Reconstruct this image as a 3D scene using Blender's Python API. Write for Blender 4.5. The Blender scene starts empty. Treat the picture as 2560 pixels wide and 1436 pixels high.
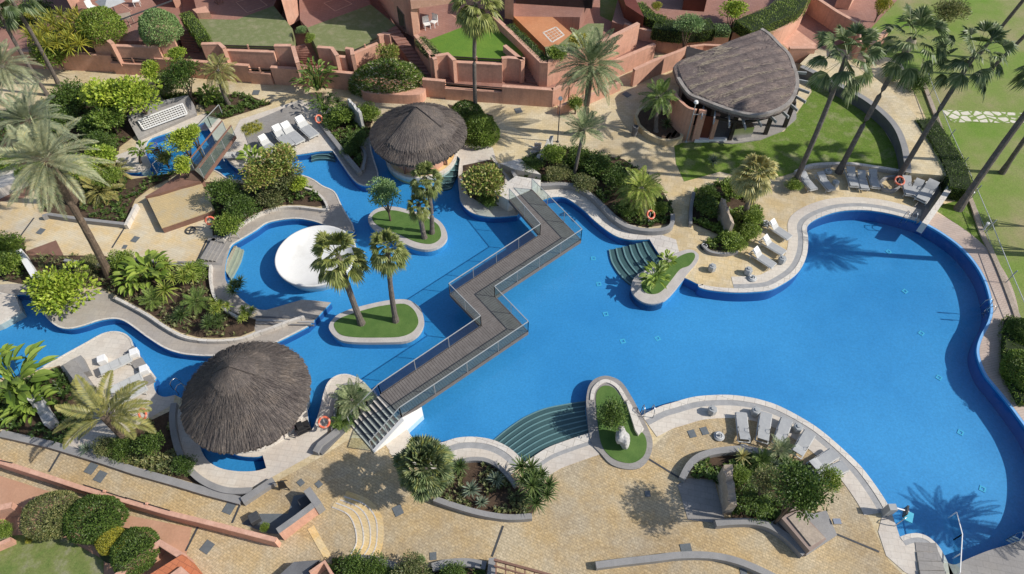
import bpy, bmesh, math, random
from mathutils import Vector, Matrix, noise
from mathutils.geometry import delaunay_2d_cdt
R = math.radians
rnd = random.Random(11)
sc = bpy.context.scene
COL = sc.collection
# ------------------------------------------------------------------ camera, sky, sun, exposure
FPX, PITCH, CAMH = 1707.0, R(52), 32.0
cd = bpy.data.cameras.new('camera'); cam = bpy.data.objects.new('camera', cd); COL.objects.link(cam)
cam.location = (0, 0, CAMH); cam.rotation_euler = (R(90) - PITCH, 0, 0)
cd.sensor_width = 36; cd.lens = 36 * FPX / 2560; cd.clip_end = 2000; cd.clip_start = .5
sc.camera = cam
AZ, EL = R(-8), R(39)
SUN = Vector((math.cos(AZ) * math.cos(EL), math.sin(AZ) * math.cos(EL), math.sin(EL)))
w_ = bpy.data.worlds.new('World'); sc.world = w_; w_.use_nodes = True
nt = w_.node_tree; bg = nt.nodes['Background']; sk = nt.nodes.new('ShaderNodeTexSky')
sk.sky_type = 'NISHITA'; sk.sun_disc = False; sk.sun_elevation = EL; sk.sun_rotation = R(98)
nt.links.new(sk.outputs[0], bg.inputs[0]); bg.inputs[1].default_value = .115
sl = bpy.data.lights.new('sun', 'SUN'); sl.energy = 4.2; sl.angle = R(.6); sl.color = (1, .95, .87)
so = bpy.data.objects.new('sun', sl); COL.objects.link(so); so.rotation_euler = SUN.to_track_quat('Z', 'Y').to_euler(); so.location = (40, 0, 40)
sc.view_settings.view_transform = 'Standard'; sc.view_settings.look = 'None'; sc.view_settings.exposure = 0.22; sc.view_settings.gamma = 1
sc.cycles.max_bounces = 7; sc.cycles.transparent_max_bounces = 16; sc.cycles.use_denoising = True

# ------------------------------------------------------------------ survey: plan position of a point seen at (x, y) lying at height z
SP, CP = math.sin(PITCH), math.cos(PITCH)
def W(x, y, z=0.0):
    u = (x - 1280) / FPX; v = (y - 718) / FPX
    t = (z - CAMH) / (-SP - v * CP)
    return Vector((u * t, (CP - v * SP) * t, z))
def WL(pts, z=0.0): return [W(p[0], p[1], z).to_2d() for p in pts]
def crom(pts, closed=False, n=5):
    """smooth curve through points"""
    P = [Vector(p) for p in pts]; out = []; N = len(P)
    rng = range(N if closed else N - 1)
    for i in rng:
        if closed: a, b, c, d = P[(i - 1) % N], P[i], P[(i + 1) % N], P[(i + 2) % N]
        else: a, b, c, d = P[max(i - 1, 0)], P[i], P[i + 1], P[min(i + 2, N - 1)]
        for k in range(n):
            t = k / n
            out.append(.5 * ((2 * b) + (c - a) * t + (2 * a - 5 * b + 4 * c - d) * t * t + (3 * b - a - 3 * c + d) * t ** 3))
    if not closed: out.append(P[-1])
    return out
def S(pts, z=0.0, n=4): return crom(WL(pts, z), False, n)
def SC(pts, z=0.0, n=4): return crom(WL(pts, z), True, n)
def area(p): return .5 * sum(p[i].x * p[(i + 1) % len(p)].y - p[(i + 1) % len(p)].x * p[i].y for i in range(len(p)))
def ccw(p):
    p = [Vector(q[:2]) for q in p]
    o = [p[0]]
    for q in p[1:]:
        if (q - o[-1]).length > .01: o.append(q)
    if (o[0] - o[-1]).length < .01: o.pop()
    return o if area(o) > 0 else o[::-1]
def inside(q, poly):
    c = False; n = len(poly); x, y = q[0], q[1]
    for i in range(n):
        a, b = poly[i], poly[i - 1]
        if (a[1] > y) != (b[1] > y) and x < (b[0] - a[0]) * (y - a[1]) / (b[1] - a[1]) + a[0]: c = not c
    return c
def offset(pts, d):
    """offset an open polyline to its left by d"""
    out = []
    for i, p in enumerate(pts):
        a = pts[max(i - 1, 0)]; b = pts[min(i + 1, len(pts) - 1)]
        t = (b - a).normalized(); out.append(p + Vector((-t.y, t.x)) * d)
    return out

# ------------------------------------------------------------------ objects
def link(o, parent=None):
    COL.objects.link(o)
    if parent: o.parent = parent
    return o
def meta(o, label=None, cat=None, group=None, kind=None):
    if label: o['label'] = label
    if cat: o['category'] = cat
    if group: o['group'] = group
    if kind: o['kind'] = kind
    return o
def mesh(name, verts, faces, m, parent=None, smooth=False):
    me = bpy.data.meshes.new(name); me.from_pydata([tuple(v) for v in verts], [], faces); me.materials.append(m)
    if smooth: me.polygons.foreach_set('use_smooth', [True] * len(me.polygons))
    me.update(); return link(bpy.data.objects.new(name, me), parent)
def empty(name, loc, label, cat, group=None, rz=0):
    o = bpy.data.objects.new(name, None); o.location = loc; o.rotation_euler.z = rz; o.empty_display_size = .2
    return meta(link(o), label, cat, group)
class MB:
    def __init__(s): s.v = []; s.f = []
    def add(s, v, f):
        n = len(s.v); s.v += [Vector(q) for q in v]; s.f += [tuple(i + n for i in q) for q in f]; return s
    def box(s, c, d, rz=0, bev=0, M=None):
        x, y, z = d[0] / 2, d[1] / 2, d[2] / 2
        vs = [Vector((i * x, j * y, k * z)) for k in (-1, 1) for j in (-1, 1) for i in (-1, 1)]
        rot = Matrix.Rotation(rz, 3, 'Z')
        if M is not None: rot = rot @ M
        return s.add([rot @ q + Vector(c) for q in vs], [(0, 2, 3, 1), (4, 5, 7, 6), (0, 1, 5, 4), (2, 6, 7, 3), (0, 4, 6, 2), (1, 3, 7, 5)])
    def bar(s, a, b, w, h=None):
        a = Vector(a); b = Vector(b); h = h or w; d = b - a
        z = d.normalized(); x = z.cross(Vector((0, 0, 1)))
        if x.length < 1e-3: x = Vector((1, 0, 0))
        x.normalize(); y = x.cross(z)
        q = [a + x * i * w / 2 + y * j * h / 2 for i, j in ((-1, -1), (1, -1), (1, 1), (-1, 1))]
        return s.add(q + [p + d for p in q], [(0, 1, 2, 3), (4, 7, 6, 5), (0, 4, 5, 1), (1, 5, 6, 2), (2, 6, 7, 3), (3, 7, 4, 0)])
    def tube(s, pts, r, n=8, closed=False, r2=None):
        pts = [Vector(p) for p in pts]; N = len(pts); base = len(s.v); up = Vector((0, 0, 1))
        for i, p in enumerate(pts):
            a = pts[(i - 1) % N] if closed else pts[max(i - 1, 0)]; b = pts[(i + 1) % N] if closed else pts[min(i + 1, N - 1)]
            t = (b - a).normalized(); x = t.cross(up)
            if x.length < .05: x = t.cross(Vector((1, 0, 0)))
            x.normalize(); y = x.cross(t)
            rr = (r[i] if isinstance(r, (list, tuple)) else (r if r2 is None else r + (r2 - r) * i / (N - 1)))
            for k in range(n):
                an = 2 * math.pi * k / n; s.v.append(p + (x * math.cos(an) + y * math.sin(an)) * rr)
        for i in range(N if closed else N - 1):
            for k in range(n):
                j = (i + 1) % N
                s.f.append((base + i * n + k, base + i * n + (k + 1) % n, base + j * n + (k + 1) % n, base + j * n + k))
        if not closed:
            s.f.append(tuple(base + k for k in range(n))[::-1]); s.f.append(tuple(base + (N - 1) * n + k for k in range(n)))
        return s
    def lathe(s, prof, c=(0, 0, 0), n=24, cap=False):
        base = len(s.v); c = Vector(c)
        for r, z in prof:
            for k in range(n):
                a = 2 * math.pi * k / n; s.v.append(c + Vector((r * math.cos(a), r * math.sin(a), z)))
        for i in range(len(prof) - 1):
            for k in range(n): s.f.append((base + i * n + k, base + i * n + (k + 1) % n, base + (i + 1) * n + (k + 1) % n, base + (i + 1) * n + k))
        if cap: s.f.append(tuple(base + (len(prof) - 1) * n + k for k in range(n)))
        return s
    def prism(s, poly, z0, z1):
        p = ccw(poly); n = len(p)
        z1f = z1 if callable(z1) else (lambda q: z1)
        v = [Vector((q.x, q.y, z0)) for q in p] + [Vector((q.x, q.y, z1f(q))) for q in p]
        return s.add(v, [tuple(range(n))[::-1], tuple(range(n, 2 * n))] + [(i, (i + 1) % n, (i + 1) % n + n, i + n) for i in range(n)])
    def strip(s, a, b, z0, z1):
        """solid between two polylines of equal length"""
        n = len(a)
        z1a = z1 if isinstance(z1, (list, tuple)) else [z1] * n
        v = []
        for i in range(n): v += [Vector((a[i].x, a[i].y, z0)), Vector((b[i].x, b[i].y, z0)), Vector((b[i].x, b[i].y, z1a[i])), Vector((a[i].x, a[i].y, z1a[i]))]
        f = [(0, 1, 2, 3), (4 * n - 1, 4 * n - 2, 4 * n - 3, 4 * n - 4)]
        for i in range(n - 1):
            for k in range(4): f.append((4 * i + k, 4 * i + 4 + k, 4 * i + 4 + (k + 1) % 4, 4 * i + (k + 1) % 4))
        return s.add(v, f)
    def obj(s, name, m, parent=None, smooth=False, fix=True, bevel=0):
        o = mesh(name, s.v, s.f, m, parent, smooth)
        if fix:
            bm = bmesh.new(); bm.from_mesh(o.data); bmesh.ops.recalc_face_normals(bm, faces=bm.faces); bm.to_mesh(o.data); bm.free()
        if bevel:
            md = o.modifiers.new('bevel', 'BEVEL'); md.width = bevel; md.segments = 2; md.limit_method = 'ANGLE'
        return o
def sheet(name, outer, holes, z, m, parent=None, kind='structure'):
    """flat sheet with holes"""
    loops = [ccw(outer)] + [ccw(h) for h in holes]
    vs = []; es = []
    for L in loops:
        n = len(vs); vs += L; es += [(n + i, n + (i + 1) % len(L)) for i in range(len(L))]
    r = delaunay_2d_cdt(vs, es, [], 0, 1e-5)
    V = r[0]; F = []
    for f in r[2]:
        c = sum((V[i] for i in f), Vector((0, 0))) / len(f)
        if inside(c, loops[0]) and not any(inside(c, h) for h in loops[1:]): F.append(tuple(f))
    o = mesh(name, [(q.x, q.y, z) for q in V], F, m, parent)
    bm = bmesh.new(); bm.from_mesh(o.data); bmesh.ops.recalc_face_normals(bm, faces=bm.faces)
    if bm.faces and sum(f.normal.z for f in bm.faces) < 0: bmesh.ops.reverse_faces(bm, faces=bm.faces)
    bm.to_mesh(o.data); bm.free()
    if kind: o['kind'] = kind
    return o
def prism(name, poly, z0, z1, m, parent=None, bevel=0):
    return MB().prism(poly, z0, z1).obj(name, m, parent, bevel=bevel)
def copy_tree(o, parent=None):
    c = o.copy(); COL.objects.link(c); c.parent = parent
    for ch in list(o.children): copy_tree(ch, c)
    return c

# ------------------------------------------------------------------ materials
def nodes(name, rough=.8, spec=.3):
    m = bpy.data.materials.new(name); m.use_nodes = True; N = m.node_tree.nodes; L = m.node_tree.links
    b = N['Principled BSDF']; b.inputs['Roughness'].default_value = rough; b.inputs['Specular IOR Level'].default_value = spec
    tc = N.new('ShaderNodeTexCoord'); return m, N, L, b, tc.outputs['Object']
def c4(c): return (c[0], c[1], c[2], 1)
def noise_n(N, L, co, scale, detail=5, rough=.6, dist=0):
    n = N.new('ShaderNodeTexNoise'); n.inputs['Scale'].default_value = scale; n.inputs['Detail'].default_value = detail
    n.inputs['Roughness'].default_value = rough; n.inputs['Distortion'].default_value = dist; L.new(co, n.inputs['Vector']); return n.outputs['Fac']
def ramp(N, L, fac, stops):
    r = N.new('ShaderNodeValToRGB'); e = r.color_ramp.elements
    while len(e) < len(stops): e.new(.5)
    for k, (p, c) in enumerate(stops): e[k].position = p; e[k].color = c4(c)
    L.new(fac, r.inputs[0]); return r.outputs[0]
def mix(N, L, fac, a, b, mode='MIX'):
    x = N.new('ShaderNodeMix'); x.data_type = 'RGBA'; x.blend_type = mode
    for s, q in ((0, fac), (6, a), (7, b)):
        if isinstance(q, (int, float)): x.inputs[s].default_value = q
        elif isinstance(q, tuple): x.inputs[s].default_value = c4(q)
        else: L.new(q, x.inputs[s])
    return x.outputs[2]
def bump(N, L, b, h, strength, dist=.02):
    u = N.new('ShaderNodeBump'); u.inputs['Strength'].default_value = strength; u.inputs['Distance'].default_value = dist
    L.new(h, u.inputs['Height']); L.new(u.outputs[0], b.inputs['Normal'])
def mat(name, c1, c2, scale=2, c3=None, rough=.8, spec=.3, fine=25, famt=.25, bs=.3, metal=0, streak=0):
    """two-tone surface: broad patches and fine speckle"""
    m, N, L, b, co = nodes(name, rough, spec)
    n1 = noise_n(N, L, co, scale, 6, .62)
    col = ramp(N, L, n1, [(.34, c1), (.66, c2)] if c3 is None else [(.3, c1), (.5, c2), (.72, c3)])
    n2 = noise_n(N, L, co, fine, 4, .7)
    sp = ramp(N, L, n2, [(.25, (1 - famt,) * 3), (.75, (1 + famt * .5,) * 3)])
    col = mix(N, L, 1.0, col, sp, 'MULTIPLY')
    if streak:
        mp = N.new('ShaderNodeMapping'); mp.inputs['Scale'].default_value = (2.6, 2.6, .35); L.new(co, mp.inputs[0]); n3 = noise_n(N, L, mp.outputs[0], 1.5, 5, .65)
        col = mix(N, L, 1.0, col, ramp(N, L, n3, [(.36, (1 - streak, 1 - streak, 1 - streak * .85)), (.52, (1, 1, 1))]), 'MULTIPLY')
    L.new(col, b.inputs['Base Color']); b.inputs['Metallic'].default_value = metal
    if bs: bump(N, L, b, n2, bs)
    return m
def paver(name, c1, c2, mort, size=(.4, .2), rot=0, scale=.5, var=.3, tint=(1, .9, .72), rough=.75, mw=.012, fade=.35, c3=None):
    m, N, L, b, co = nodes(name, rough, .3)
    mp = N.new('ShaderNodeMapping'); mp.inputs['Rotation'].default_value = (0, 0, rot); L.new(co, mp.inputs[0])
    br = N.new('ShaderNodeTexBrick'); L.new(mp.outputs[0], br.inputs['Vector']); br.inputs['Scale'].default_value = 1
    br.inputs['Brick Width'].default_value = size[0]; br.inputs['Row Height'].default_value = size[1]; br.inputs['Mortar Size'].default_value = mw
    br.inputs['Color1'].default_value = c4(c1); br.inputs['Color2'].default_value = c4(c2); br.inputs['Mortar'].default_value = c4(mort); br.inputs['Bias'].default_value = 0
    n0 = noise_n(N, L, co, scale, 5, .65, .3); n1 = noise_n(N, L, co, 9, 5, .7)
    col = mix(N, L, fade, br.outputs[0], mix(N, L, n0, c1, c2))
    col = mix(N, L, 1.0, col, ramp(N, L, n0, [(.38, (1, 1, 1)), (.62, tint)]), 'MULTIPLY')
    nb = noise_n(N, L, co, .17, 4, .6); col = mix(N, L, 1.0, col, ramp(N, L, nb, [(.36, (.86, .85, .85)), (.56, (1.07, 1.06, 1.02))]), 'MULTIPLY')
    col = mix(N, L, 1.0, col, ramp(N, L, n1, [(.2, (1 - var,) * 3), (.8, (1 + var * .6,) * 3)]), 'MULTIPLY')
    L.new(col, b.inputs['Base Color']); bump(N, L, b, br.outputs['Fac'], -.25, .01); return m
def leafmat(name, cols, trans=.25, rough=.45, clump=1.2):
    m, N, L, b, co = nodes(name, rough, .35)
    g = N.new('ShaderNodeNewGeometry'); col = ramp(N, L, g.outputs['Random Per Island'], [(i / (len(cols) - 1), c) for i, c in enumerate(cols)])
    n = noise_n(N, L, co, clump, 3, .6); col = mix(N, L, 1.0, col, ramp(N, L, n, [(.3, (.62, .66, .6)), (.7, (1.3, 1.25, 1.15))]), 'MULTIPLY')
    oi = N.new('ShaderNodeObjectInfo'); col = mix(N, L, 1.0, col, ramp(N, L, oi.outputs['Random'], [(0, (.85, .88, .85)), (1, (1.15, 1.1, 1))]), 'MULTIPLY')
    L.new(col, b.inputs['Base Color'])
    t = N.new('ShaderNodeBsdfTranslucent'); L.new(col, t.inputs[0]); ms = N.new('ShaderNodeMixShader'); ms.inputs[0].default_value = trans
    L.new(b.outputs[0], ms.inputs[1]); L.new(t.outputs[0], ms.inputs[2]); L.new(ms.outputs[0], N['Material Output'].inputs[0]); return m
def schlick(N, L, k=1.0, f0=.02, nrm=None):
    lw = N.new('ShaderNodeLayerWeight'); lw.inputs[0].default_value = .5
    if nrm is not None: L.new(nrm, lw.inputs['Normal'])
    p = N.new('ShaderNodeMath'); p.operation = 'POWER'; p.inputs[1].default_value = 5; L.new(lw.outputs['Facing'], p.inputs[0])
    q = N.new('ShaderNodeMath'); q.operation = 'MULTIPLY_ADD'; q.inputs[1].default_value = k; q.inputs[2].default_value = f0; L.new(p.outputs[0], q.inputs[0]); return q.outputs[0]
def glassmat(name, tint, refl=.25, rough=.03):
    m, N, L, b, co = nodes(name); N.remove(b)
    t = N.new('ShaderNodeBsdfTransparent'); t.inputs[0].default_value = c4(tint); g = N.new('ShaderNodeBsdfGlossy'); g.inputs['Roughness'].default_value = rough
    ms = N.new('ShaderNodeMixShader'); L.new(schlick(N, L, .9, refl * .3), ms.inputs[0]); L.new(t.outputs[0], ms.inputs[1]); L.new(g.outputs[0], ms.inputs[2])
    L.new(ms.outputs[0], N['Material Output'].inputs[0]); return m

T = {}
T['travertine'] = paver('travertine', (.55, .46, .32), (.41, .335, .225), (.31, .255, .18), (.19, .12), R(28), .55, .5, (1.05, .93, .72), fade=.3)
T['pathstone'] = paver('path_stone', (.64, .555, .40), (.50, .43, .30), (.42, .34, .22), (.3, .2), R(4), .6, .22, (1.02, .95, .80))
T['decksand'] = paver('deck_sandstone', (.64, .54, .38), (.50, .41, .27), (.4, .33, .22), (.4, .4), R(15), .8, .25, (1.02, .94, .76))
T['goldtile'] = paver('gold_tile', (.70, .57, .34), (.60, .50, .34), (.52, .42, .26), (1.1, .12), R(24), .7, .2, (1.05, .88, .58))
T['pale'] = paver('pale_limestone', (.61, .565, .51), (.53, .485, .435), (.44, .40, .355), (.45, .3), R(8), .9, .14, (1, .97, .94))
T['palewhite'] = paver('white_coping', (.64, .61, .57), (.56, .53, .49), (.36, .33, .30), (.55, .55), R(20), 1.2, .18, (1, .97, .94), mw=.014, fade=.2)
T['grey'] = mat('grey_kerb', (.235, .23, .225), (.30, .29, .28), 1.2, rough=.75, famt=.2)
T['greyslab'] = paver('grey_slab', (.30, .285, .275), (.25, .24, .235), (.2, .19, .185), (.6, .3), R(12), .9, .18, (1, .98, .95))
T['walk'] = paver('grey_beige_walk', (.40, .365, .33), (.34, .31, .285), (.29, .27, .25), (.35, .35), R(6), 1, .15, (1, .97, .93))
T['drain'] = mat('drain_grate', (.30, .30, .30), (.38, .375, .37), 3, rough=.7, famt=.3, fine=40)
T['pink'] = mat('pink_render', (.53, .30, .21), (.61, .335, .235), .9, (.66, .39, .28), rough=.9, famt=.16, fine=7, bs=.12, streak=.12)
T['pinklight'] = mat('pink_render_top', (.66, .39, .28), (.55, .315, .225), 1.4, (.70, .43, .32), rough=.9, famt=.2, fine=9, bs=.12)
T['terra'] = paver('terracotta_floor', (.34, .19, .155), (.29, .155, .125), (.21, .12, .10), (.3, .3), R(24), .6, .15, (1, .95, .9))
T['terraorange'] = paver('orange_tile', (.52, .25, .13), (.46, .215, .11), (.45, .18, .08), (.3, .3), R(25), .6, .15, (1, .95, .9))
T['rooftile'] = paver('roof_tile', (.55, .20, .10), (.45, .16, .08), (.22, .08, .05), (.4, .22), R(25), .6, .2, (1, .95, .9))
T['lawn'] = mat('lawn', (.20, .24, .065), (.12, .20, .022), .7, (.30, .29, .15), rough=.95, famt=.5, fine=10, bs=.6)
T['greenlawn'] = mat('green_lawn', (.10, .205, .025), (.14, .24, .03), .6, rough=.95, famt=.35, fine=16, bs=.6)
T['drylawn'] = mat('dry_lawn', (.27, .27, .15), (.17, .20, .08), .9, (.30, .28, .17), rough=.95, famt=.3, fine=14, bs=.6)
T['kerbstone'] = mat('pinkish_kerb', (.42, .385, .36), (.50, .465, .43), 2, rough=.7, famt=.2)
T['patchlawn'] = mat('patchy_lawn', (.12, .18, .04), (.18, .21, .065), 1.3, (.30, .28, .19), rough=.95, famt=.35, fine=14, bs=.6)
T['fairway'] = mat('fairway', (.125, .235, .022), (.20, .25, .065), .22, (.32, .27, .15), rough=.95, famt=.3, fine=10, bs=.6)
T['turf'] = mat('artificial_turf', (.075, .15, .032), (.11, .19, .045), 1.6, rough=.9, famt=.45, fine=60, bs=.6)
T['soil'] = mat('soil', (.055, .035, .022), (.10, .065, .042), 1.4, (.03, .022, .015), rough=.95, famt=.5, fine=18, bs=1)
T['tile'] = mat('pool_tile', (.038, .245, .50), (.068, .325, .60), .10, rough=.5, spec=.3, famt=.2, fine=9, bs=0)
T['tileshade'] = mat('pool_wall_tile_shaded', (.022, .10, .29), (.028, .12, .33), .6, rough=.5, famt=.15, fine=30, bs=0)  # floor tile darkened: shade of the pool walls put into the colour
T['tilelight'] = mat('pool_edge_tile', (.16, .38, .70), (.22, .46, .76), 1.5, rough=.5, famt=.15, fine=30, bs=0)
T['stepwet'] = mat('wet_step_stone', (.07, .108, .102), (.088, .13, .118), 1.2, rough=.5, famt=.2, fine=20, bs=0)
T['stepline'] = mat('pale_step_edge', (.20, .28, .26), (.24, .32, .29), 3, rough=.5, famt=.2, bs=0)
T['stepwood'] = mat('stone_step_edge', (.42, .36, .25), (.50, .42, .29), 3, rough=.5, famt=.2, bs=0)
T['drainlight'] = mat('turquoise_pool_fitting', (.08, .42, .58), (.10, .46, .62), 6, rough=.4, famt=.1, bs=0)
T['white'] = mat('white_plaster', (.80, .79, .76), (.74, .73, .71), 1.2, rough=.55, famt=.08, bs=.05)
T['whitedirty'] = mat('white_basin', (.66, .65, .625), (.70, .69, .66), .8, (.60, .585, .545), rough=.5, famt=.12, bs=.05)
T['wood'] = paver('grey_wood_deck', (.20, .165, .145), (.165, .135, .12), (.085, .07, .062), (3.0, .14), R(-58), 1.2, .25, (1, .97, .93), mw=.018, fade=.15)
T['thatchedge'] = mat('weathered_thatch_edge', (.24, .21, .19), (.36, .33, .30), 2, rough=.95, famt=.45, fine=20, bs=.8)
T['woodb'] = mat('grey_wood_trim', (.14, .124, .117), (.175, .157, .148), 3, rough=.8, famt=.25)
T['brownwood'] = mat('brown_wood', (.24, .13, .095), (.19, .105, .075), 2, rough=.7, famt=.2)
T['darkwood'] = mat('dark_wood', (.035, .028, .026), (.05, .04, .036), 2, rough=.6, famt=.2)
T['doorred'] = mat('red_brown_door', (.16, .045, .028), (.13, .035, .022), 2, rough=.5, famt=.2)
T['metal'] = mat('steel', (.55, .56, .57), (.62, .63, .64), 5, rough=.3, famt=.08, bs=0, metal=1)
T['greymetal'] = mat('grey_painted_metal', (.33, .34, .34), (.38, .39, .39), 5, rough=.5, famt=.08, bs=0)
T['darkmetal'] = mat('dark_metal', (.05, .052, .056), (.07, .072, .076), 5, rough=.5, famt=.1, bs=0)
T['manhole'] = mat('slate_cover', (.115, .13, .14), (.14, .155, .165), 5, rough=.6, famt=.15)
T['sling'] = mat('grey_white_sling', (.34, .345, .35), (.40, .405, .40), 4, rough=.8, famt=.12, fine=40, bs=.1)
T['slingpale'] = mat('pale_cushion', (.46, .46, .445), (.51, .51, .49), 4, rough=.8, famt=.08, fine=40, bs=.1)
T['terracestone'] = paver('terrace_stone', (.63, .56, .43), (.55, .485, .37), (.46, .40, .31), (1.1, .14), R(24), .5, .2, (1.04, .88, .62))
T['frame'] = mat('pale_frame', (.5, .5, .48), (.56, .56, .54), 4, rough=.5, famt=.08, bs=0)
T['ring'] = mat('orange_red_buoy', (.62, .13, .07), (.68, .16, .085), 4, rough=.5, famt=.08, bs=0)
T['ringwhite'] = mat('buoy_band', (.8, .78, .74), (.74, .72, .68), 4, rough=.5, famt=.08, bs=0)
T['graphite'] = mat('dark_stone', (.12, .12, .125), (.16, .16, .165), 1.5, rough=.7, famt=.15)
T['monolith'] = mat('travertine_monolith', (.44, .36, .28), (.36, .295, .235), 1.5, (.50, .42, .34), rough=.85, famt=.25, fine=9, bs=.5)
T['rock'] = mat('white_rock', (.55, .54, .52), (.38, .37, .35), 3, rough=.85, famt=.4, fine=9, bs=.8)
T['trunkgrey'] = mat('grey_palm_bark', (.20, .17, .145), (.13, .11, .095), 3, (.24, .205, .18), rough=.9, famt=.4, fine=14, bs=.8)
T['trunkbrown'] = mat('brown_palm_bark', (.20, .145, .10), (.12, .085, .06), 3, (.25, .18, .125), rough=.9, famt=.45, fine=12, bs=1)
T['bark'] = mat('bark', (.12, .085, .06), (.17, .125, .09), 3, rough=.9, famt=.4, fine=14, bs=.6)
T['glass'] = glassmat('rail_glass', (.72, .86, .86), .35)
T['glassdark'] = mat('dark_glazing', (.02, .018, .02), (.035, .03, .032), 2, rough=.15, spec=.6, famt=.1, bs=0)
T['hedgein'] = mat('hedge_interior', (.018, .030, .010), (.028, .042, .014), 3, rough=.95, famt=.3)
T['straw'] = mat('straw', (.30, .25, .19), (.40, .34, .25), 6, rough=.95, famt=.3)
T['cloth'] = mat('white_cloth', (.78, .77, .75), (.72, .71, .69), 3, rough=.8, famt=.08)
T['black'] = mat('black_paint', (.022, .022, .024), (.03, .03, .032), 3, rough=.5, famt=.1, bs=0)
# thatch: fibres run down the slope of the cone (object origin at the centre of the roof)
def thatch(name, radial=True, rot=0, base=((.125, .107, .098), (.078, .067, .063), (.175, .152, .135))):
    m, N, L, b, co = nodes(name, .95, .15)
    sep = N.new('ShaderNodeSeparateXYZ'); cmb = N.new('ShaderNodeCombineXYZ')
    if radial:
        L.new(co, sep.inputs[0]); at = N.new('ShaderNodeMath'); at.operation = 'ARCTAN2'; L.new(sep.outputs[1], at.inputs[0]); L.new(sep.outputs[0], at.inputs[1])
        mu = N.new('ShaderNodeMath'); mu.operation = 'MULTIPLY'; mu.inputs[1].default_value = 26; L.new(at.outputs[0], mu.inputs[0])
        L.new(mu.outputs[0], cmb.inputs[0]); mz = N.new('ShaderNodeMath'); mz.operation = 'MULTIPLY'; mz.inputs[1].default_value = 2.2; L.new(sep.outputs[2], mz.inputs[0]); L.new(mz.outputs[0], cmb.inputs[1])
        fib = noise_n(N, L, cmb.outputs[0], 1.6, 6, .7)
    else:
        mp = N.new('ShaderNodeMapping'); mp.inputs['Rotation'].default_value = (0, 0, rot); mp.inputs['Scale'].default_value = (1.6, 7, 1); L.new(co, mp.inputs[0])
        fib = noise_n(N, L, mp.outputs[0], 2.2, 6, .7)
    col = ramp(N, L, fib, [(.33, base[1]), (.5, base[0]), (.68, base[2])])
    pat = noise_n(N, L, co, .9, 5, .65); col = mix(N, L, 1.0, col, ramp(N, L, pat, [(.32, (.68, .67, .70)), (.5, (1, 1, 1)), (.68, (1.28, 1.22, 1.14))]), 'MULTIPLY')
    fn = noise_n(N, L, co, 11, 4, .8); col = mix(N, L, 1.0, col, ramp(N, L, fn, [(.3, (.7, .7, .7)), (.5, (1, 1, 1)), (.74, (1.6, 1.5, 1.35))]), 'MULTIPLY')
    L.new(col, b.inputs['Base Color']); bump(N, L, b, fib, .9, .08); return m
T['thatch'] = thatch('thatch'); T['thatchbar'] = thatch('thatch_mauve', False, R(-24), ((.155, .125, .118), (.088, .072, .07), (.225, .188, .17)))
# water: clear surface, light blue tint, soft ripples
m, N, L, b, co = nodes('water'); N.remove(b)
tr = N.new('ShaderNodeBsdfTransparent'); tr.inputs[0].default_value = (.80, .93, .985, 1); gl = N.new('ShaderNodeBsdfGlossy'); gl.inputs['Roughness'].default_value = .06
nn = noise_n(N, L, co, 1.6, 3, .5)
bu = N.new('ShaderNodeBump'); bu.inputs['Strength'].default_value = .35; bu.inputs['Distance'].default_value = .1; L.new(nn, bu.inputs['Height']); L.new(bu.outputs[0], gl.inputs['Normal']); 
ms = N.new('ShaderNodeMixShader'); L.new(schlick(N, L, .9, .025, bu.outputs[0]), ms.inputs[0]); L.new(tr.outputs[0], ms.inputs[1]); L.new(gl.outputs[0], ms.inputs[2]); L.new(ms.outputs[0], N['Material Output'].inputs[0]); T['water'] = m
# leaves
G_ = leafmat
T['l_dark'] = G_('leaf_dark', [(0.033, 0.071, 0.015), (0.076, 0.134, 0.029), (0.113, 0.184, 0.039), (0.166, 0.234, 0.058)])
T['l_mid'] = G_('leaf_mid', [(0.076, 0.134, 0.023), (0.151, 0.241, 0.039), (0.227, 0.312, 0.058), (0.287, 0.368, 0.091)])
T['l_bright'] = G_('leaf_bright', [(0.151, 0.241, 0.029), (0.271, 0.383, 0.045), (0.378, 0.467, 0.065), (0.453, 0.524, 0.103)])
T['l_blue'] = G_('leaf_bluegreen', [(0.106, 0.198, 0.078), (0.182, 0.298, 0.117), (0.257, 0.383, 0.168), (0.333, 0.454, 0.221)])
T['l_olive'] = G_('leaf_olive', [(0.076, 0.106, 0.039), (0.136, 0.170, 0.065), (0.211, 0.227, 0.097), (0.302, 0.283, 0.143)])
T['l_croton'] = G_('leaf_croton', [(0.091, 0.170, 0.032), (0.196, 0.283, 0.052), (0.333, 0.368, 0.091), (0.513, 0.467, 0.182), (0.242, 0.142, 0.065)])
T['l_yellow'] = G_('leaf_yellow', [(.177, .212, .035), (.330, .330, .047), (.496, .425, .059), (.260, .307, .059)])
T['l_flower'] = G_('leaf_flowering', [(0.045, 0.100, 0.020), (0.091, 0.170, 0.029), (0.151, 0.241, 0.045), (0.211, 0.283, 0.065), (0.242, 0.312, 0.078), (0.831, 0.779, 0.649)])
T['l_red'] = G_('leaf_red', [(.260, .059, .071), (.413, .118, .130), (.177, .236, .059), (.472, .295, .212)])
T['f_date'] = G_('frond_date', [(.12, .17, .085), (.19, .25, .13), (.28, .33, .2), (.36, .38, .25)], .22)
T['f_dateyel'] = G_('frond_yellowing', [(.179, .190, .067), (.302, .291, .101), (.392, .347, .123), (.224, .246, .112)], .2)
T['f_bigdate'] = G_('frond_grey_date', [(.20, .24, .16), (.29, .33, .23), (.38, .40, .29), (.36, .34, .18)], .22)
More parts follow.
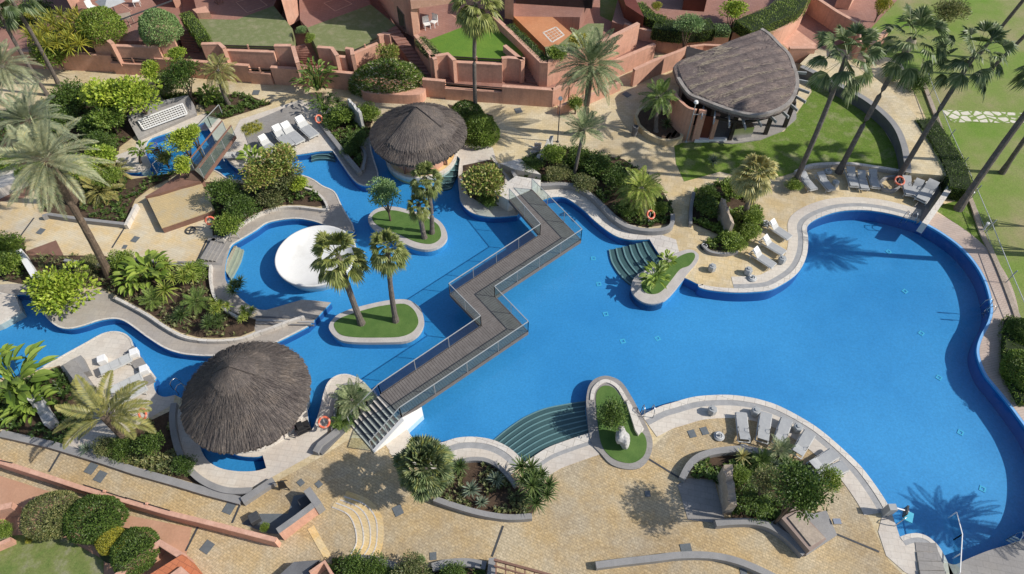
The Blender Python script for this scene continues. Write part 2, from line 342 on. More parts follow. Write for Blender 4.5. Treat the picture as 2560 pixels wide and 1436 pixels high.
T['f_green'] = G_('frond_green', [(.078, .146, .034), (.134, .213, .050), (.190, .269, .067), (.235, .302, .090)], .2)
T['f_bright'] = G_('frond_bright', [(.190, .269, .045), (.291, .370, .067), (.370, .426, .101), (.403, .381, .112)], .22)
T['f_fan'] = G_('fan_green', [(.06, .10, .04), (.10, .155, .06), (.17, .22, .10), (.32, .36, .22)], .22)  # palest leaf tone paints light highlights into the tall crowns
T['f_fanlit'] = G_('fan_lit', [(.090, .123, .034), (.168, .202, .056), (.246, .280, .090), (.314, .325, .134)], .2)
T['f_fanyel'] = G_('fan_yellow', [(.280, .291, .112), (.403, .392, .190), (.515, .470, .246), (.470, .403, .134)], .2)
T['f_spike'] = G_('spiky_dark', [(.034, .067, .020), (.067, .112, .034), (.112, .168, .056), (.168, .213, .090)], .15)
T['f_agave'] = G_('agave', [(.112, .157, .123), (.179, .224, .179), (.246, .291, .224)], .1)
T['f_fanbush'] = G_('fan_silvergreen', [(.078, .123, .062), (.134, .190, .095), (.213, .258, .157), (.224, .246, .067)], .15)
T['pinkdeck'] = paver('pink_grey_boardwalk', (.50, .41, .36), (.44, .36, .315), (.30, .24, .21), (1.4, .14), R(-14), .8, .15, (1, .96, .93))
T['ring2'] = mat('buoy_tape', (.62, .30, .22), (.68, .34, .25), 4, rough=.5, famt=.08, bs=0)
T['terra2'] = mat('salmon_lane', (.50, .29, .19), (.45, .255, .165), .5, (.53, .32, .22), rough=.9, famt=.12, fine=10)
T['pinkgrey'] = mat('pink_grey_stone', (.33, .25, .21), (.28, .215, .185), 1.5, rough=.85, famt=.15)
T['woodgrey2'] = mat('weathered_planks', (.29, .25, .20), (.23, .20, .165), 2.5, rough=.8, famt=.25)
T['goldwood'] = mat('golden_planks', (.60, .45, .23), (.52, .40, .22), 1.1, (.48, .42, .30), rough=.7, famt=.2)
m, N, L, b, co = nodes('crazy_paving', .8, .3)
vo = N.new('ShaderNodeTexVoronoi'); vo.feature = 'DISTANCE_TO_EDGE'; vo.inputs['Scale'].default_value = 1.6; L.new(co, vo.inputs['Vector'])
n_ = noise_n(N, L, co, 3, 4, .6); L.new(mix(N, L, ramp(N, L, vo.outputs['Distance'], [(.06, (0, 0, 0)), (.12, (1, 1, 1))]), (.17, .24, .05), ramp(N, L, n_, [(.3, (.52, .48, .38)), (.7, (.7, .66, .56))])), b.inputs['Base Color']); T['crazy'] = m
# ------------------------------------------------------------------ pool outline, survey by stretches (water on the right hand)
DECK = 0.0; WATER = -0.10
A1 = [(-60, 700), (0, 735), (40, 738), (47, 737), (70, 739), (90, 754), (107, 781), (122, 801), (147, 819), (174, 823), (207, 816), (247, 803), (284, 798), (311, 804), (341, 824), (368, 844), (411, 871), (448, 884), (481, 889), (521, 891), (580, 889), (640, 878), (693, 856), (730, 838), (769, 818)]
A2 = [(769, 818), (790, 797), (827, 757)]
A3 = [(827, 757), (784, 752), (755, 750)]
A4 = [(755, 750), (750, 761), (720, 774), (683, 777), (650, 775), (615, 758), (585, 730), (567, 707), (562, 684), (566, 650), (575, 622)]
A5 = [(575, 622), (582, 612), (602, 600), (640, 577), (667, 559), (707, 550), (747, 548), (787, 555), (820, 567), (850, 577), (887, 580)]
A6 = [(887, 580), (882, 560), (871, 543), (854, 513), (837, 480), (807, 465), (787, 451), (765, 441), (740, 437), (700, 445), (650, 455), (597, 451), (570, 446), (549, 432), (530, 423)]
A7 = [(530, 423), (505, 412), (477, 412), (450, 425), (417, 434), (374, 441), (329, 440), (312, 431)]
A8 = [(312, 431), (340, 432), (360, 428), (378, 418), (372, 400), (364, 383)]
A9 = [(364, 383), (372, 352), (413, 335), (477, 317), (512, 306)]
A10 = [(512, 306), (535, 344), (559, 385)]
A11 = [(559, 385), (570, 403), (584, 417), (605, 426), (650, 430), (690, 415), (715, 400), (737, 389)]
A12 = [(737, 389), (774, 383), (800, 379), (832, 378)]
A13 = [(832, 378), (854, 411), (881, 448), (901, 463), (924, 465), (942, 451), (946, 434), (936, 401), (928, 370), (932, 345), (955, 322), (1000, 306), (1060, 303), (1120, 316), (1155, 345), (1164, 362)]
A14 = [(1164, 362), (1135, 378), (1150, 398)]
A15 = [(1150, 398), (1146, 430), (1146, 458), (1148, 480), (1153, 507), (1175, 530), (1208, 541), (1248, 543), (1292, 539)]
A16 = [(1292, 539), (1325, 512), (1362, 499)]
A17 = [(1362, 499), (1380, 494), (1410, 494), (1434, 507), (1460, 527), (1487, 553), (1521, 580), (1547, 594), (1574, 600), (1600, 600), (1624, 599)]
A18 = [(1624, 599), (1640, 625), (1662, 656)]
A19 = [(1662, 656), (1640, 665), (1601, 684), (1583, 701), (1577, 724), (1587, 744), (1609, 759), (1634, 762), (1658, 754), (1681, 734), (1702, 706)]
A20 = [(1702, 706), (1708, 694), (1745, 711)]
A21 = [(1745, 711), (1748, 719), (1771, 726), (1815, 731), (1861, 732), (1920, 727), (1953, 713), (1987, 690), (2007, 664), (2018, 632), (2020, 597), (2017, 571), (2030, 555), (2060, 540), (2100, 529), (2154, 526), (2207, 532), (2254, 543), (2298, 556)]
A22 = [(2298, 556), (2321, 566), (2358, 588), (2398, 618), (2431, 654), (2456, 694), (2470, 734), (2476, 774), (2468, 807), (2450, 841), (2441, 874), (2446, 904), (2461, 938), (2478, 960), (2508, 996), (2541, 1040), (2575, 1090), (2605, 1160), (2612, 1230), (2600, 1290), (2565, 1345)]
A23 = [(2565, 1345), (2521, 1362), (2471, 1377), (2421, 1397), (2388, 1412), (2369, 1408)]
A24 = [(2369, 1408), (2352, 1375), (2335, 1355), (2316, 1341), (2293, 1334), (2269, 1336), (2249, 1343)]
A25 = [(2249, 1343), (2238, 1310), (2227, 1279)]
A26 = [(2227, 1279), (2214, 1254), (2187, 1213), (2154, 1170), (2120, 1136), (2080, 1100), (2037, 1066), (1987, 1036), (1947, 1016), (1920, 1006), (1882, 996), (1831, 989), (1781, 989), (1731, 994), (1681, 1008), (1648, 1018), (1604, 1040)]
A27 = [(1604, 1040), (1594, 1023), (1577, 992), (1558, 963), (1540, 949), (1514, 942), (1490, 948), (1474, 963), (1467, 985), (1465, 1013), (1468, 1050), (1474, 1083)]
A28 = [(1474, 1083), (1414, 1103), (1364, 1123), (1313, 1157)]
A29 = [(1313, 1157), (1283, 1128), (1255, 1110), (1222, 1098), (1181, 1093), (1141, 1096), (1101, 1108), (1060, 1108), (1034, 1098), (1014, 1066)]
A30 = [(1014, 1066), (990, 1035), (950, 998), (913, 958)]
A31 = [(913, 958), (894, 945), (867, 936), (841, 940), (820, 957), (809, 985), (802, 1015), (794, 1043), (784, 1070), (774, 1080)]
HUTA = Vector((-13.465, 17.196)); HUTB = Vector((-6.35, 36.74))
arcA = [HUTA + Vector((math.cos(a), math.sin(a))) * 2.72 for a in [R(-12) + R(11) * k for k in range(1, 19)]]
A33 = [(438, 988), (411, 993), (392, 984), (384, 962), (391, 945)]
A34 = [(391, 945), (376, 925), (352, 893), (334, 863), (328, 848), (311, 834), (284, 829), (254, 836), (214, 858), (154, 891), (97, 924)]
A35 = [(97, 924), (50, 940), (0, 945), (-60, 960)]
SEGS = [S(a) for a in (A1, A2, A3, A4, A5, A6, A7, A8, A9, A10, A11, A12, A13, A14, A15, A16, A17, A18, A19, A20, A21, A22, A23, A24, A25, A26, A27, A28, A29, A30, A31)] + [arcA] + [S(a) for a in (A33, A34, A35)]
POOL = [p for s in SEGS for p in s]
RP = [(515, 1040), (497, 1075), (497, 1107), (515, 1147), (548, 1170), (595, 1179), (640, 1178), (666, 1171)]
RPI = [(657, 1139), (640, 1143), (602, 1141), (575, 1131), (545, 1112), (528, 1085), (520, 1055)]
RING = S(RP) + S(RPI)
BIG = [Vector(p) for p in ((-160, -60), (160, -60), (160, 230), (-160, 230))]
sheet('ground', BIG, [POOL, RING], -.02, T['fairway'])
def floorz(X): u = min(1, max(0, (X - 4) / 13.0)); return -.54 - .42 * u * u * (3 - 2 * u)
fl = MB(); xs = [-60 + i for i in range(121)]
fl.add([(x, y, floorz(x)) for x in xs for y in (0, 60)], [(2 * i, 2 * i + 2, 2 * i + 3, 2 * i + 1) for i in range(120)])
fo = fl.obj('pool_floor', T['tile'], fix=False, smooth=True); fo['kind'] = 'structure'
def wallstrip(pts, z0, z1): 
    n = len(pts); return [Vector((p.x, p.y, z)) for p in pts for z in (z0, z1)], [(2 * i, 2 * ((i + 1) % n), 2 * ((i + 1) % n) + 1, 2 * i + 1) for i in range(n)]
for nm, P_ in (('pool_wall', POOL), ('ring_pool_wall', RING)):
    v, f = wallstrip(P_, -1.6, -.12); o = mesh(nm, v, f, T['tileshade']); o['kind'] = 'structure'
    v, f = wallstrip(P_, -.12, .0); o = mesh('pool_edge_tiles', v, f, T['tile']); o['kind'] = 'structure'
sheet('pool_water', POOL, [], WATER, T['water']); sheet('ring_pool_water', RING, [], WATER, T['water'])

# ------------------------------------------------------------------ paving
def area_poly(name, poly, k, m, holes=()):
    """paved sheet number k above the ground"""
    return sheet(name, poly, list(holes), k * .004, m)
TERR = WL([(-700, 1700), (-700, 330), (-300, 150), (0, 150), (200, 160), (560, 190), (751, 200), (1000, 215), (1200, 235), (1375, 250), (1430, 235), (1560, 165), (1640, 110), (1850, 80), (2030, 110), (2250, 150), (2330, 330), (2400, 460), (2420, 560), (2480, 680), (2540, 850), (2540, 960), (2620, 1060), (2760, 1230), (2760, 1700)])
area_poly('terrace_paving', TERR, 1, T['pathstone'], [POOL, RING])
LOW = WL([(-200, 1700), (-200, 1030), (0, 1080), (150, 1118), (300, 1165), (430, 1200), (600, 1255), (690, 1205), (790, 1150), (880, 1095), (950, 1100), (1020, 1150), (1100, 1135), (1200, 1130), (1300, 1190), (1400, 1130), (1500, 1125), (1640, 1110), (1700, 1050), (1850, 1030), (2010, 1095), (2100, 1180), (2170, 1290), (2220, 1400), (2260, 1440), (2300, 1700)])
area_poly('lower_terrace_paving', LOW, 2, T['travertine'], [POOL, RING])
# big sunlit terrace on the right (between the main pool and the lawn)
area_poly('sun_terrace_paving', WL([(1640, 420), (1740, 440), (1830, 470), (1960, 455), (2120, 430), (2260, 460), (2330, 500), (2290, 560)]) + SEGS[20][::-1] + WL([(1700, 640), (1660, 590), (1680, 520)]), 3, T['decksand'])
# left stone terrace
area_poly('stone_terrace_paving', WL([(-300, 560), (0, 470), (90, 480), (330, 560), (345, 500), (380, 470), (520, 455), (536, 560), (536, 610), (500, 660), (440, 655), (330, 640), (240, 650), (0, 600), (-300, 640)]), 3, T['terracestone'])

def band(name, seg, d0, d1, z, m, k=0):
    a, b = offset(seg, d0), offset(seg, d1)
    o = MB().strip(a, b, -.015, z).obj(name, m); o['kind'] = 'structure'; return o
I = {n: SEGS[i] for i, n in enumerate(['A1', 'A2', 'A3', 'A4', 'A5', 'A6', 'A7', 'A8', 'A9', 'A10', 'A11', 'A12', 'A13', 'A14', 'A15', 'A16', 'A17', 'A18', 'A19', 'A20', 'A21', 'A22', 'A23', 'A24', 'A25', 'A26', 'A27', 'A28', 'A29', 'A30', 'A31', 'arc', 'A33', 'A34', 'A35'])}
# river walk, ring walk
K1 = [(0, 712), (60, 712), (150, 740), (200, 742), (245, 722), (287, 744), (321, 761), (368, 787), (408, 814), (451, 838), (495, 849), (548, 851), (602, 846), (640, 832), (673, 821), (707, 808), (760, 790)]
area_poly('river_walk', I['A1'] + S(K1)[::-1], 4, T['walk'])
area_poly('jetty_walk', I['A2'] + I['A3'] + WL([(750, 761), (720, 774), (683, 777), (650, 775), (630, 800), (640, 832), (707, 808), (760, 795)]), 5, T['walk'])
K2 = [(762, 469), (783, 476), (806, 494), (818, 516), (812, 523), (793, 522), (751, 517), (710, 517), (668, 526), (626, 545), (580, 576), (557, 601)]
K3 = [(526, 662), (525, 697), (535, 741), (560, 772), (600, 795)]
area_poly('ring_walk', I['A4'] + I['A5'] + I['A6'][:40] + S(K2) + WL([(520, 600), (500, 655)]) + S(K3), 4, T['walk'])
# promontory between the upper channel and the round bar pool
area_poly('promontory_paving', I['A13'][:45] + WL([(925, 340), (900, 360), (915, 370), (906, 425), (894, 428), (800, 330), (780, 340)]), 4, T['greyslab'])
# pale decks
area_poly('upper_lounge_deck', I['A11'] + I['A12'] + WL([(905, 300), (880, 280), (750, 250), (600, 300), (560, 375)]), 5, T['pale'])
area_poly('pond_deck', I['A8'] + I['A9'] + I['A10'] + WL([(566, 395), (600, 380), (540, 280), (515, 283), (345, 345), (338, 372), (284, 395), (298, 416)]), 7, T['pale'])
area_poly('bar_entry_deck', I['A14'] + I['A15'] + WL([(1290, 470), (1240, 400), (1232, 370), (1160, 350)]), 4, T['pale'])
area_poly('bridge_head_deck', I['A16'] + I['A17'] + I['A18'] + WL([(1700, 640), (1690, 600), (1600, 570), (1560, 555), (1500, 500), (1450, 462), (1410, 452), (1330, 455), (1290, 440), (1270, 470)]), 4, T['palewhite'])
area_poly('lounge_peninsula_deck', I['A33'] + I['A34'] + WL([(97, 924), (150, 915), (228, 1045), (158, 1114), (165, 1132), (232, 1148), (345, 1064), (434, 1010), (438, 988)]), 4, T['pale'])
area_poly('bar_apron_deck', WL([(434, 1025), (431, 1083), (448, 1136), (481, 1180), (515, 1207), (568, 1223), (628, 1222), (687, 1190), (784, 1136), (820, 1083), (833, 1030), (845, 975), (880, 960)]) + I['A31'] + I['arc'], 6, T['pale'], [RING])
area_poly('river_stone_step', WL([(-40, 741), (40, 739), (55, 779), (0, 809), (-60, 830)]), 40, T['pale'])
prism('river_platform', WL([(-60, 741), (40, 739), (55, 779), (0, 809), (-60, 830)]), -1.4, .155, T['pale'])['kind'] = 'structure'
area_poly('bridge_foot_deck', I['A29'][-14:] + WL([(1005, 1075), (961, 1110), (991, 1150), (1018, 1140), (1060, 1135)]), 6, T['pale'])
E26 = I['A26']; E29 = I['A29']
for nm, sg, wd in (('south_pool_edge', E26, None), ('bay_pool_edge', E29[:34], None), ('peninsula_pool_edge', I['A21'], None), ('far_pool_edge', I['A17'], None)):
    if nm == 'far_pool_edge':
        band(nm, sg, 0, .16, .035, T['palewhite']); continue
    band(nm, sg, 0, .30, .045, T['palewhite']); sg = sg[14:] if nm[0] == 'p' else sg; band('overflow_channel', sg, .30, .62, .022, T['drain']); band('pool_walk', sg, .62, 1.35 if nm != 'peninsula_pool_edge' else 1.2, .03, T['pale'])
for nm in ('A5', 'A6', 'A1', 'A13', 'A11', 'A12', 'A14', 'A15', 'A34', 'A9', 'A10', 'A31'): band('pool_coping', I[nm], 0, .09, .04, T['palewhite'])
band('steps_walk', I['A28'], 0, .42, .045, T['palewhite']); band('steps_channel', I['A28'], .42, .62, .03, T['drain']); band('steps_paving', I['A28'], .62, 1.25, .035, T['pale'])
band('east_pool_edge', I['A22'], 0, .14, .03, T['tilelight']); band('east_boardwalk', I['A22'], .14, 1.5, .035, T['pinkdeck'] if 'pinkdeck' in T else T['pale'])
band('corner_edge', I['A24'], 0, .2, .045, T['palewhite']); band('corner_channel', I['A24'], .2, .42, .03, T['drain'])
area_poly('corner_deck', I['A24'] + I['A25'] + WL([(2205, 1290), (2195, 1330), (2215, 1390), (2260, 1430), (2330, 1470), (2400, 1470)]), 6, T['pale'])
area_poly('submerged_corner_steps', I['A23'] + WL([(2380, 1480), (2700, 1480), (2700, 1330), (2620, 1300)]), 6, T['greyslab'])
# south-west round pool apron and its kerbs
def kerb(name, pts, w=.22, h=.22, m='grey', z0=-.01, closed=False, smooth=True, label=None, cat='kerb', kind='structure', zt=None):
    z = h if zt is None else zt
    c = S(pts, z, 4) if smooth else WL(pts, z)
    if closed: c = c + [c[0]]
    o = MB().strip(offset(c, w / 2), offset(c, -w / 2), z0, z).obj(name, T[m])
    if label: meta(o, label, cat)
    elif kind: o['kind'] = kind
    return o
KL = []
kerb('planter_kerb', K1[5:], .16, .30, 'palewhite', label='long pale kerb curving between the river walk and the lower planting bed')
kerb('planter_kerb', K2, .14, .25, 'palewhite', label='pale kerb around the bed above the round basin')
kerb('planter_kerb', K3, .14, .3, 'palewhite', label='short pale kerb between the basin walk and the palm bed')
kerb('planter_kerb', [(434, 1008), (430, 1040), (434, 1083), (448, 1130), (475, 1175), (515, 1207), (568, 1226), (628, 1226)], .30, .32, 'grey', label='dark grey curved kerb round the outside of the large thatched bar')
kerb('planter_kerb', [(900, 360), (913, 385), (906, 425)], .2, .25, 'grey', label='short grey kerb at the tip of the bed by the small thatched bar')
kerb('planter_kerb', [(900, 430), (870, 395), (835, 350), (800, 305), (785, 285)], .3, .35, 'grey', smooth=False, label='straight dark grey kerb between the upper lounge and the shady bed')
kerb('planter_kerb', [(1282, 408), (1283, 430), (1300, 450), (1340, 462), (1400, 460), (1440, 466), (1480, 490), (1510, 520), (1535, 545), (1570, 566), (1620, 575), (1662, 572), (1680, 560), (1682, 535)], .26, .4, 'grey', label='long grey kerb in front of the dark shrub bed past the bridge')
kerb('planter_kerb', [(1727, 560), (1728, 520), (1735, 480)], .2, .35, 'grey', label='grey kerb on the left edge of the monolith bed')
kerb('planter_kerb', [(1757, 612), (1775, 628), (1810, 634), (1845, 628)], .16, .25, 'grey', label='pale grey kerb wrapping the lower tip of the monolith bed')
kerb('planter_kerb', [(1161, 1150), (1185, 1147), (1215, 1150), (1245, 1165), (1270, 1190), (1290, 1215)], .2, .3, 'grey', label='grey arched kerb above the agave bed')
kerb('planter_kerb', [(1085, 1246), (1130, 1262), (1200, 1282), (1270, 1293), (1330, 1290)], .26, .38, 'grey', label='grey kerb on the lower side of the agave bed')
kerb('planter_kerb', [(1706, 1196), (1722, 1165), (1745, 1143), (1780, 1130), (1820, 1124), (1860, 1122), (1900, 1128), (1930, 1134)], .32, .42, 'grey', label='wide grey arched kerb above the bed with the stone slab')
kerb('planter_kerb', [(1790, 1308), (1830, 1304), (1880, 1304), (1920, 1312), (1960, 1335), (1990, 1362), (2012, 1385)], .3, .42, 'grey', label='grey kerb sweeping below the dark shrub bed on the lower terrace')
kerb('planter_kerb', [(1490, 1413), (1560, 1404), (1640, 1395), (1700, 1388), (1770, 1388), (1830, 1398), (1890, 1420), (1960, 1455), (2010, 1490)], .3, .35, 'grey', label='long low grey wall crossing the bottom of the lower terrace')
kerb('planter_kerb', [(0, 1083), (130, 1112), (250, 1148), (340, 1178), (430, 1203), (520, 1230), (603, 1252)], .36, .24, 'grey', smooth=False, label='long dark grey wall below the bottom left planting')
kerb('planter_kerb', [(605, 1252), (650, 1222), (684, 1200)], .35, .35, 'grey', smooth=False, label='short grey wall rising from the corner toward the bar pool')
kerb('planter_kerb', [(880, 1395), (930, 1398), (965, 1408), (990, 1415)], .3, .3, 'grey', label='grey curved kerb below the golden steps')
kerb('planter_kerb', [(1080, 1418), (1120, 1408), (1170, 1406), (1215, 1414)], .35, .35, 'grey', label='grey curved kerb at the bottom edge beside the small cover')
kerb('planter_kerb', [(105, 540), (120, 535), (200, 547), (315, 560)], .22, .35, 'grey', smooth=False, label='grey low wall along the stone terrace under the yellow fern')
kerb('planter_kerb', [(313, 563), (340, 510)], .2, .4, 'palewhite', smooth=False, label='short pale wall at the right end of the stone terrace bed')
kerb('planter_kerb', [(160, 650), (235, 660), (330, 648), (440, 660), (520, 663)], .2, .3, 'grey', smooth=False, label='grey coping on the lower edge of the stone terrace')
kerb('planter_kerb', [(845, 1075), (800, 1110), (788, 1130)], .3, .35, 'grey', smooth=False, label='short grey wall beside the orange lifebuoy by the bridge stairs')
kerb('planter_kerb', [(860, 1060), (875, 1058), (850, 1082), (800, 1132)], .22, .2, 'graphite', smooth=False, label='thin dark edging from the bridge stairs down to the apron')
kerb('planter_kerb', [(830, 1090), (836, 1040), (840, 1000), (852, 972), (874, 958), (895, 965)], .16, .22, 'grey', label='grey kerb around the small palm bed beside the bridge stairs')
for nm, pts in (('drain_slot', [(1258, 1315), (1230, 1392)]), ('drain_slot', [(150, 1133), (122, 1180)]), ('drain_slot', [(600, 1262), (580, 1308)]), ('drain_slot', [(1622, 1148), (1703, 1198)]), ('drain_slot', [(2092, 1336), (2198, 1380)]), ('drain_slot', [(496, 1315), (464, 1378)]), ('drain_slot', [(85, 545), (50, 592)]), ('drain_slot', [(313, 567), (280, 620)]), ('drain_slot', [(517, 600), (492, 652)])):
    o = MB().bar(W(*pts[0], .016), W(*pts[1], .016), .09, .02).obj(nm, T['darkmetal']); o['kind'] = 'structure'
# planting beds (bare soil)
BEDS = {
 'left_bed': WL([(255, 640), (330, 655), (520, 668), (524, 700), (535, 741), (560, 775), (640, 800), (636, 828), (602, 842), (548, 846), (497, 844), (453, 832), (410, 808), (370, 780), (323, 754), (290, 738), (245, 715), (150, 730), (0, 700), (-60, 690), (-60, 640), (70, 640)]),
 'basin_bed': WL([(511, 457), (560, 455), (600, 460), (660, 462), (730, 450), (762, 462), (783, 476), (803, 494), (814, 514), (793, 518), (751, 513), (710, 513), (668, 522), (626, 541), (580, 572), (557, 597), (532, 590), (530, 494)]),
 'shade_bed': WL([(805, 290), (850, 285), (930, 285), (925, 340), (905, 355), (900, 370), (906, 395), (900, 425), (870, 390), (835, 345)]),
 'bar_side_bed': WL([(1120, 262), (1232, 290), (1235, 362), (1185, 366), (1150, 310)]),
 'croton_bed': WL([(1158, 415), (1230, 400), (1262, 440), (1262, 515), (1215, 518), (1170, 490), (1158, 450)]),
 'long_bed': WL([(1285, 405), (1400, 370), (1480, 385), (1560, 400), (1600, 430), (1650, 470), (1680, 520), (1678, 560), (1620, 570), (1572, 561), (1540, 540), (1515, 515), (1485, 485), (1445, 461), (1400, 455), (1340, 457), (1302, 445), (1287, 428)]),
 'monolith_bed': WL([(1735, 480), (1790, 460), (1850, 480), (1900, 520), (1905, 570), (1850, 625), (1810, 630), (1775, 624), (1760, 608), (1800, 590), (1730, 560)]),
 'agave_bed': WL([(1120, 1160), (1161, 1154), (1185, 1151), (1215, 1154), (1243, 1168), (1268, 1194), (1300, 1225), (1345, 1265), (1330, 1286), (1270, 1288), (1200, 1277), (1130, 1257), (1088, 1242)]),
 'slab_bed': WL([(1730, 1195), (1735, 1172), (1755, 1150), (1785, 1138), (1860, 1130), (1930, 1140), (2010, 1165), (2060, 1200), (2040, 1260), (1990, 1300), (1960, 1310), (1900, 1298), (1830, 1298), (1830, 1250), (1780, 1200)]),
 'corner_bed': WL([(232, 1146), (300, 1100), (350, 1066), (425, 1030), (428, 1085), (445, 1140), (475, 1185), (515, 1215), (570, 1234), (600, 1236), (500, 1212), (430, 1192), (340, 1166), (225, 1140)]),
 'palm_bed': WL([(895, 968), (915, 985), (920, 1010), (880, 1055), (835, 1080), (838, 1040), (843, 1000), (855, 976)]),
 'west_bed': WL([(-200, 960), (60, 955), (150, 915), (228, 1045), (158, 1114), (0, 1072), (-200, 1030)]),
 'upper_left_bed': WL([(100, 260), (150, 240), (330, 270), (340, 340), (300, 370), (290, 420), (330, 450), (460, 430), (380, 470), (340, 500), (312, 560), (200, 543), (110, 530), (90, 470), (-50, 400), (-200, 330)]),
 'pond_back_bed': WL([(400, 240), (520, 235), (620, 240), (680, 262), (560, 300), (520, 290), (505, 262), (420, 262)]),
 'bottom_bed': WL([(830, 1398), (880, 1400), (985, 1420), (1075, 1424), (1120, 1414), (1215, 1420), (1215, 1600), (830, 1600)]),
 'left_shrub_bed': WL([(-100, 590), (60, 600), (70, 650), (60, 690), (-100, 690)]),
 'wall_bed': WL([(870, 200), (960, 150), (1060, 200), (1066, 240), (880, 236)]),
}
for k, (nm, poly) in enumerate(BEDS.items()):
    sheet(nm, poly, [], .040 + .002 * k, T['soil'])
# lawns on the right
area_poly('bar_lawn', WL([(1685, 360), (1750, 355), (1960, 330), (2030, 230), (2010, 175), (2060, 200), (2130, 250), (2200, 310), (2235, 370), (2250, 425), (2130, 412), (2030, 418), (1960, 440), (1900, 455), (1800, 430), (1710, 455), (1690, 410)]), 5, T['lawn'])
area_poly('fence_lawn', WL([(2330, 520), (2400, 500), (2440, 560), (2500, 680), (2540, 760), (2505, 690), (2440, 600), (2390, 560)]), 5, T['lawn'])
# stone kerb path of the golf course
sheet('garden_path', WL([(2355, 275), (2450, 278), (2700, 290), (2900, 292), (2900, 318), (2700, 312), (2450, 306), (2380, 306)]), [], .0, T['crazy'] if 'crazy' in T else T['palewhite'])

# ------------------------------------------------------------------ round grass islands in the pool (raised kerb and turf)
def island(label, outer, inner, kerbm='kerbstone'):
    t = empty('pool_island', W(sum(p[0] for p in outer) / len(outer), sum(p[1] for p in outer) / len(outer)), label, 'island')
    def lo(pts, z0, z1, m, nm):
        b = MB().prism([p - t.location.to_2d() for p in SC(pts, 0, 4)], z0, z1); return b.obj(nm, T[m], t)
    k = lo(outer, -.13, .10, kerbm, 'kerb'); lo(outer, -1.6, -.131, 'tile', 'underwater_wall'); g = lo(inner, 0, .125, 'turf', 'turf'); return t
island('oval turf island with two curved fan palms near the middle of the pool', [(823, 822), (838, 795), (870, 778), (920, 764), (975, 753), (1018, 752), (1046, 768), (1058, 790), (1059, 815), (1045, 840), (1015, 856), (960, 859), (880, 858), (845, 849)],
       [(836, 815), (850, 800), (880, 788), (935, 772), (985, 764), (1015, 764), (1035, 778), (1045, 798), (1045, 815), (1030, 834), (1000, 845), (950, 847), (885, 846), (850, 838)])
island('oval turf island carrying the double palm and the small tree', [(921, 555), (930, 533), (955, 521), (990, 520), (1030, 530), (1070, 540), (1100, 556), (1116, 580), (1117, 600), (1100, 618), (1070, 627), (1035, 622), (995, 603), (945, 582)],
       [(931, 550), (940, 537), (960, 530), (990, 530), (1030, 540), (1070, 550), (1095, 565), (1103, 585), (1100, 600), (1085, 611), (1065, 613), (1035, 606), (1000, 590), (950, 570)])
island('teardrop turf island with a banana plant beside the green pool steps', A19[:-1] + [(1718, 687), (1741, 660), (1746, 640), (1728, 627), (1704, 630), (1678, 644)],
       [(1603, 719), (1614, 735), (1638, 738), (1658, 727), (1680, 700), (1700, 676), (1722, 667), (1736, 648), (1733, 636), (1715, 637), (1688, 650), (1648, 677), (1612, 705)])
island('long turf planter island with a bush and a white rock at the lower pool edge', A27[1:-1] + [(1477, 1106), (1501, 1136), (1527, 1163), (1564, 1175), (1598, 1172), (1621, 1150), (1631, 1116), (1624, 1083)],
       [(1490, 990), (1500, 972), (1516, 967), (1536, 975), (1555, 1003), (1574, 1038), (1596, 1075), (1611, 1092), (1616, 1116), (1608, 1143), (1581, 1160), (1547, 1156), (1521, 1140), (1503, 1113), (1495, 1070), (1491, 1030)], 'greyslab')
# grey seat wall on the pool island and white wedge
o = MB().strip(*[offset(S([(1480, 1000), (1484, 975), (1500, 957), (1520, 953), (1545, 968), (1565, 1000)], .16), d) for d in (.1, -.1)], .1, .16).obj('island_rim', T['palewhite']); meta(o, 'pale inner rim on the tip of the long planter island', 'rim')
o = prism('stone_wedge', WL([(1572, 1000), (1610, 1072), (1596, 1087), (1588, 1075), (1566, 1005)], .3), .1, .3, T['palewhite']); meta(o, 'long white stone wedge on the right side of the planter island', 'stone')
# white shallow bowl (children's basin)
cx, cy = -11.94, 27.13; t = empty('basin', (cx, cy, 0), 'large round white shallow basin standing in the pool', 'basin')
b = MB().lathe([(1.9, -1.0), (2.25, -.1), (2.44, .36), (2.45, .47), (2.40, .50), (2.32, .44), (2.05, .20), (1.6, .05), (1.0, -.03), (.5, -.055), (.12, -.06), (.001, -.06)], n=72); bowl = b.obj('bowl', T['whitedirty'], t, smooth=True)
b = MB().lathe([(.13, -.06), (.13, -.04), (.001, -.04)], n=16); b.obj('drain_cap', T['drain'], bowl)

# ------------------------------------------------------------------ submerged stairs
def wet_steps(label, a, c, n, z0=-.16, dz=.10, m='stepwet'):
    """curved flight between two edge curves a (deep) and c (shallow)"""
    A = S(a, 0, 5); B = S(c, 0, 5); k = min(len(A), len(B)); A = [A[int(i * (len(A) - 1) / (k - 1))] for i in range(k)]; B = [B[int(i * (len(B) - 1) / (k - 1))] for i in range(k)]
    t = empty('pool_steps', (A[k // 2].x, A[k // 2].y, z0 - n * dz), label, 'pool steps'); off = t.location
    for j in range(n):
        f0, f1 = j / n, (j + 1) / n
        p = [A[i].lerp(B[i], f0) - off.to_2d() for i in range(k)]; q = [A[i].lerp(B[i], f1) - off.to_2d() for i in range(k)]
        zt = z0 - (n - 1 - j) * dz - off.z
        tr = MB().strip(p, q, -.8, zt).obj('tread', T[m], t)
        e = [x.lerp(y, .22) for x, y in zip(p, q)]; MB().strip(p, e, zt - .01, zt + .012).obj('nosing', T['stepline' if m == 'stepwet' else 'stepwood'], tr)
    return t
wet_steps('six dark green submerged steps beside the teardrop island', [(1524, 612), (1530, 640), (1544, 665), (1562, 686), (1581, 701)], [(1624, 600), (1633, 620), (1643, 636), (1652, 648), (1660, 656)], 6, -.13, .07)
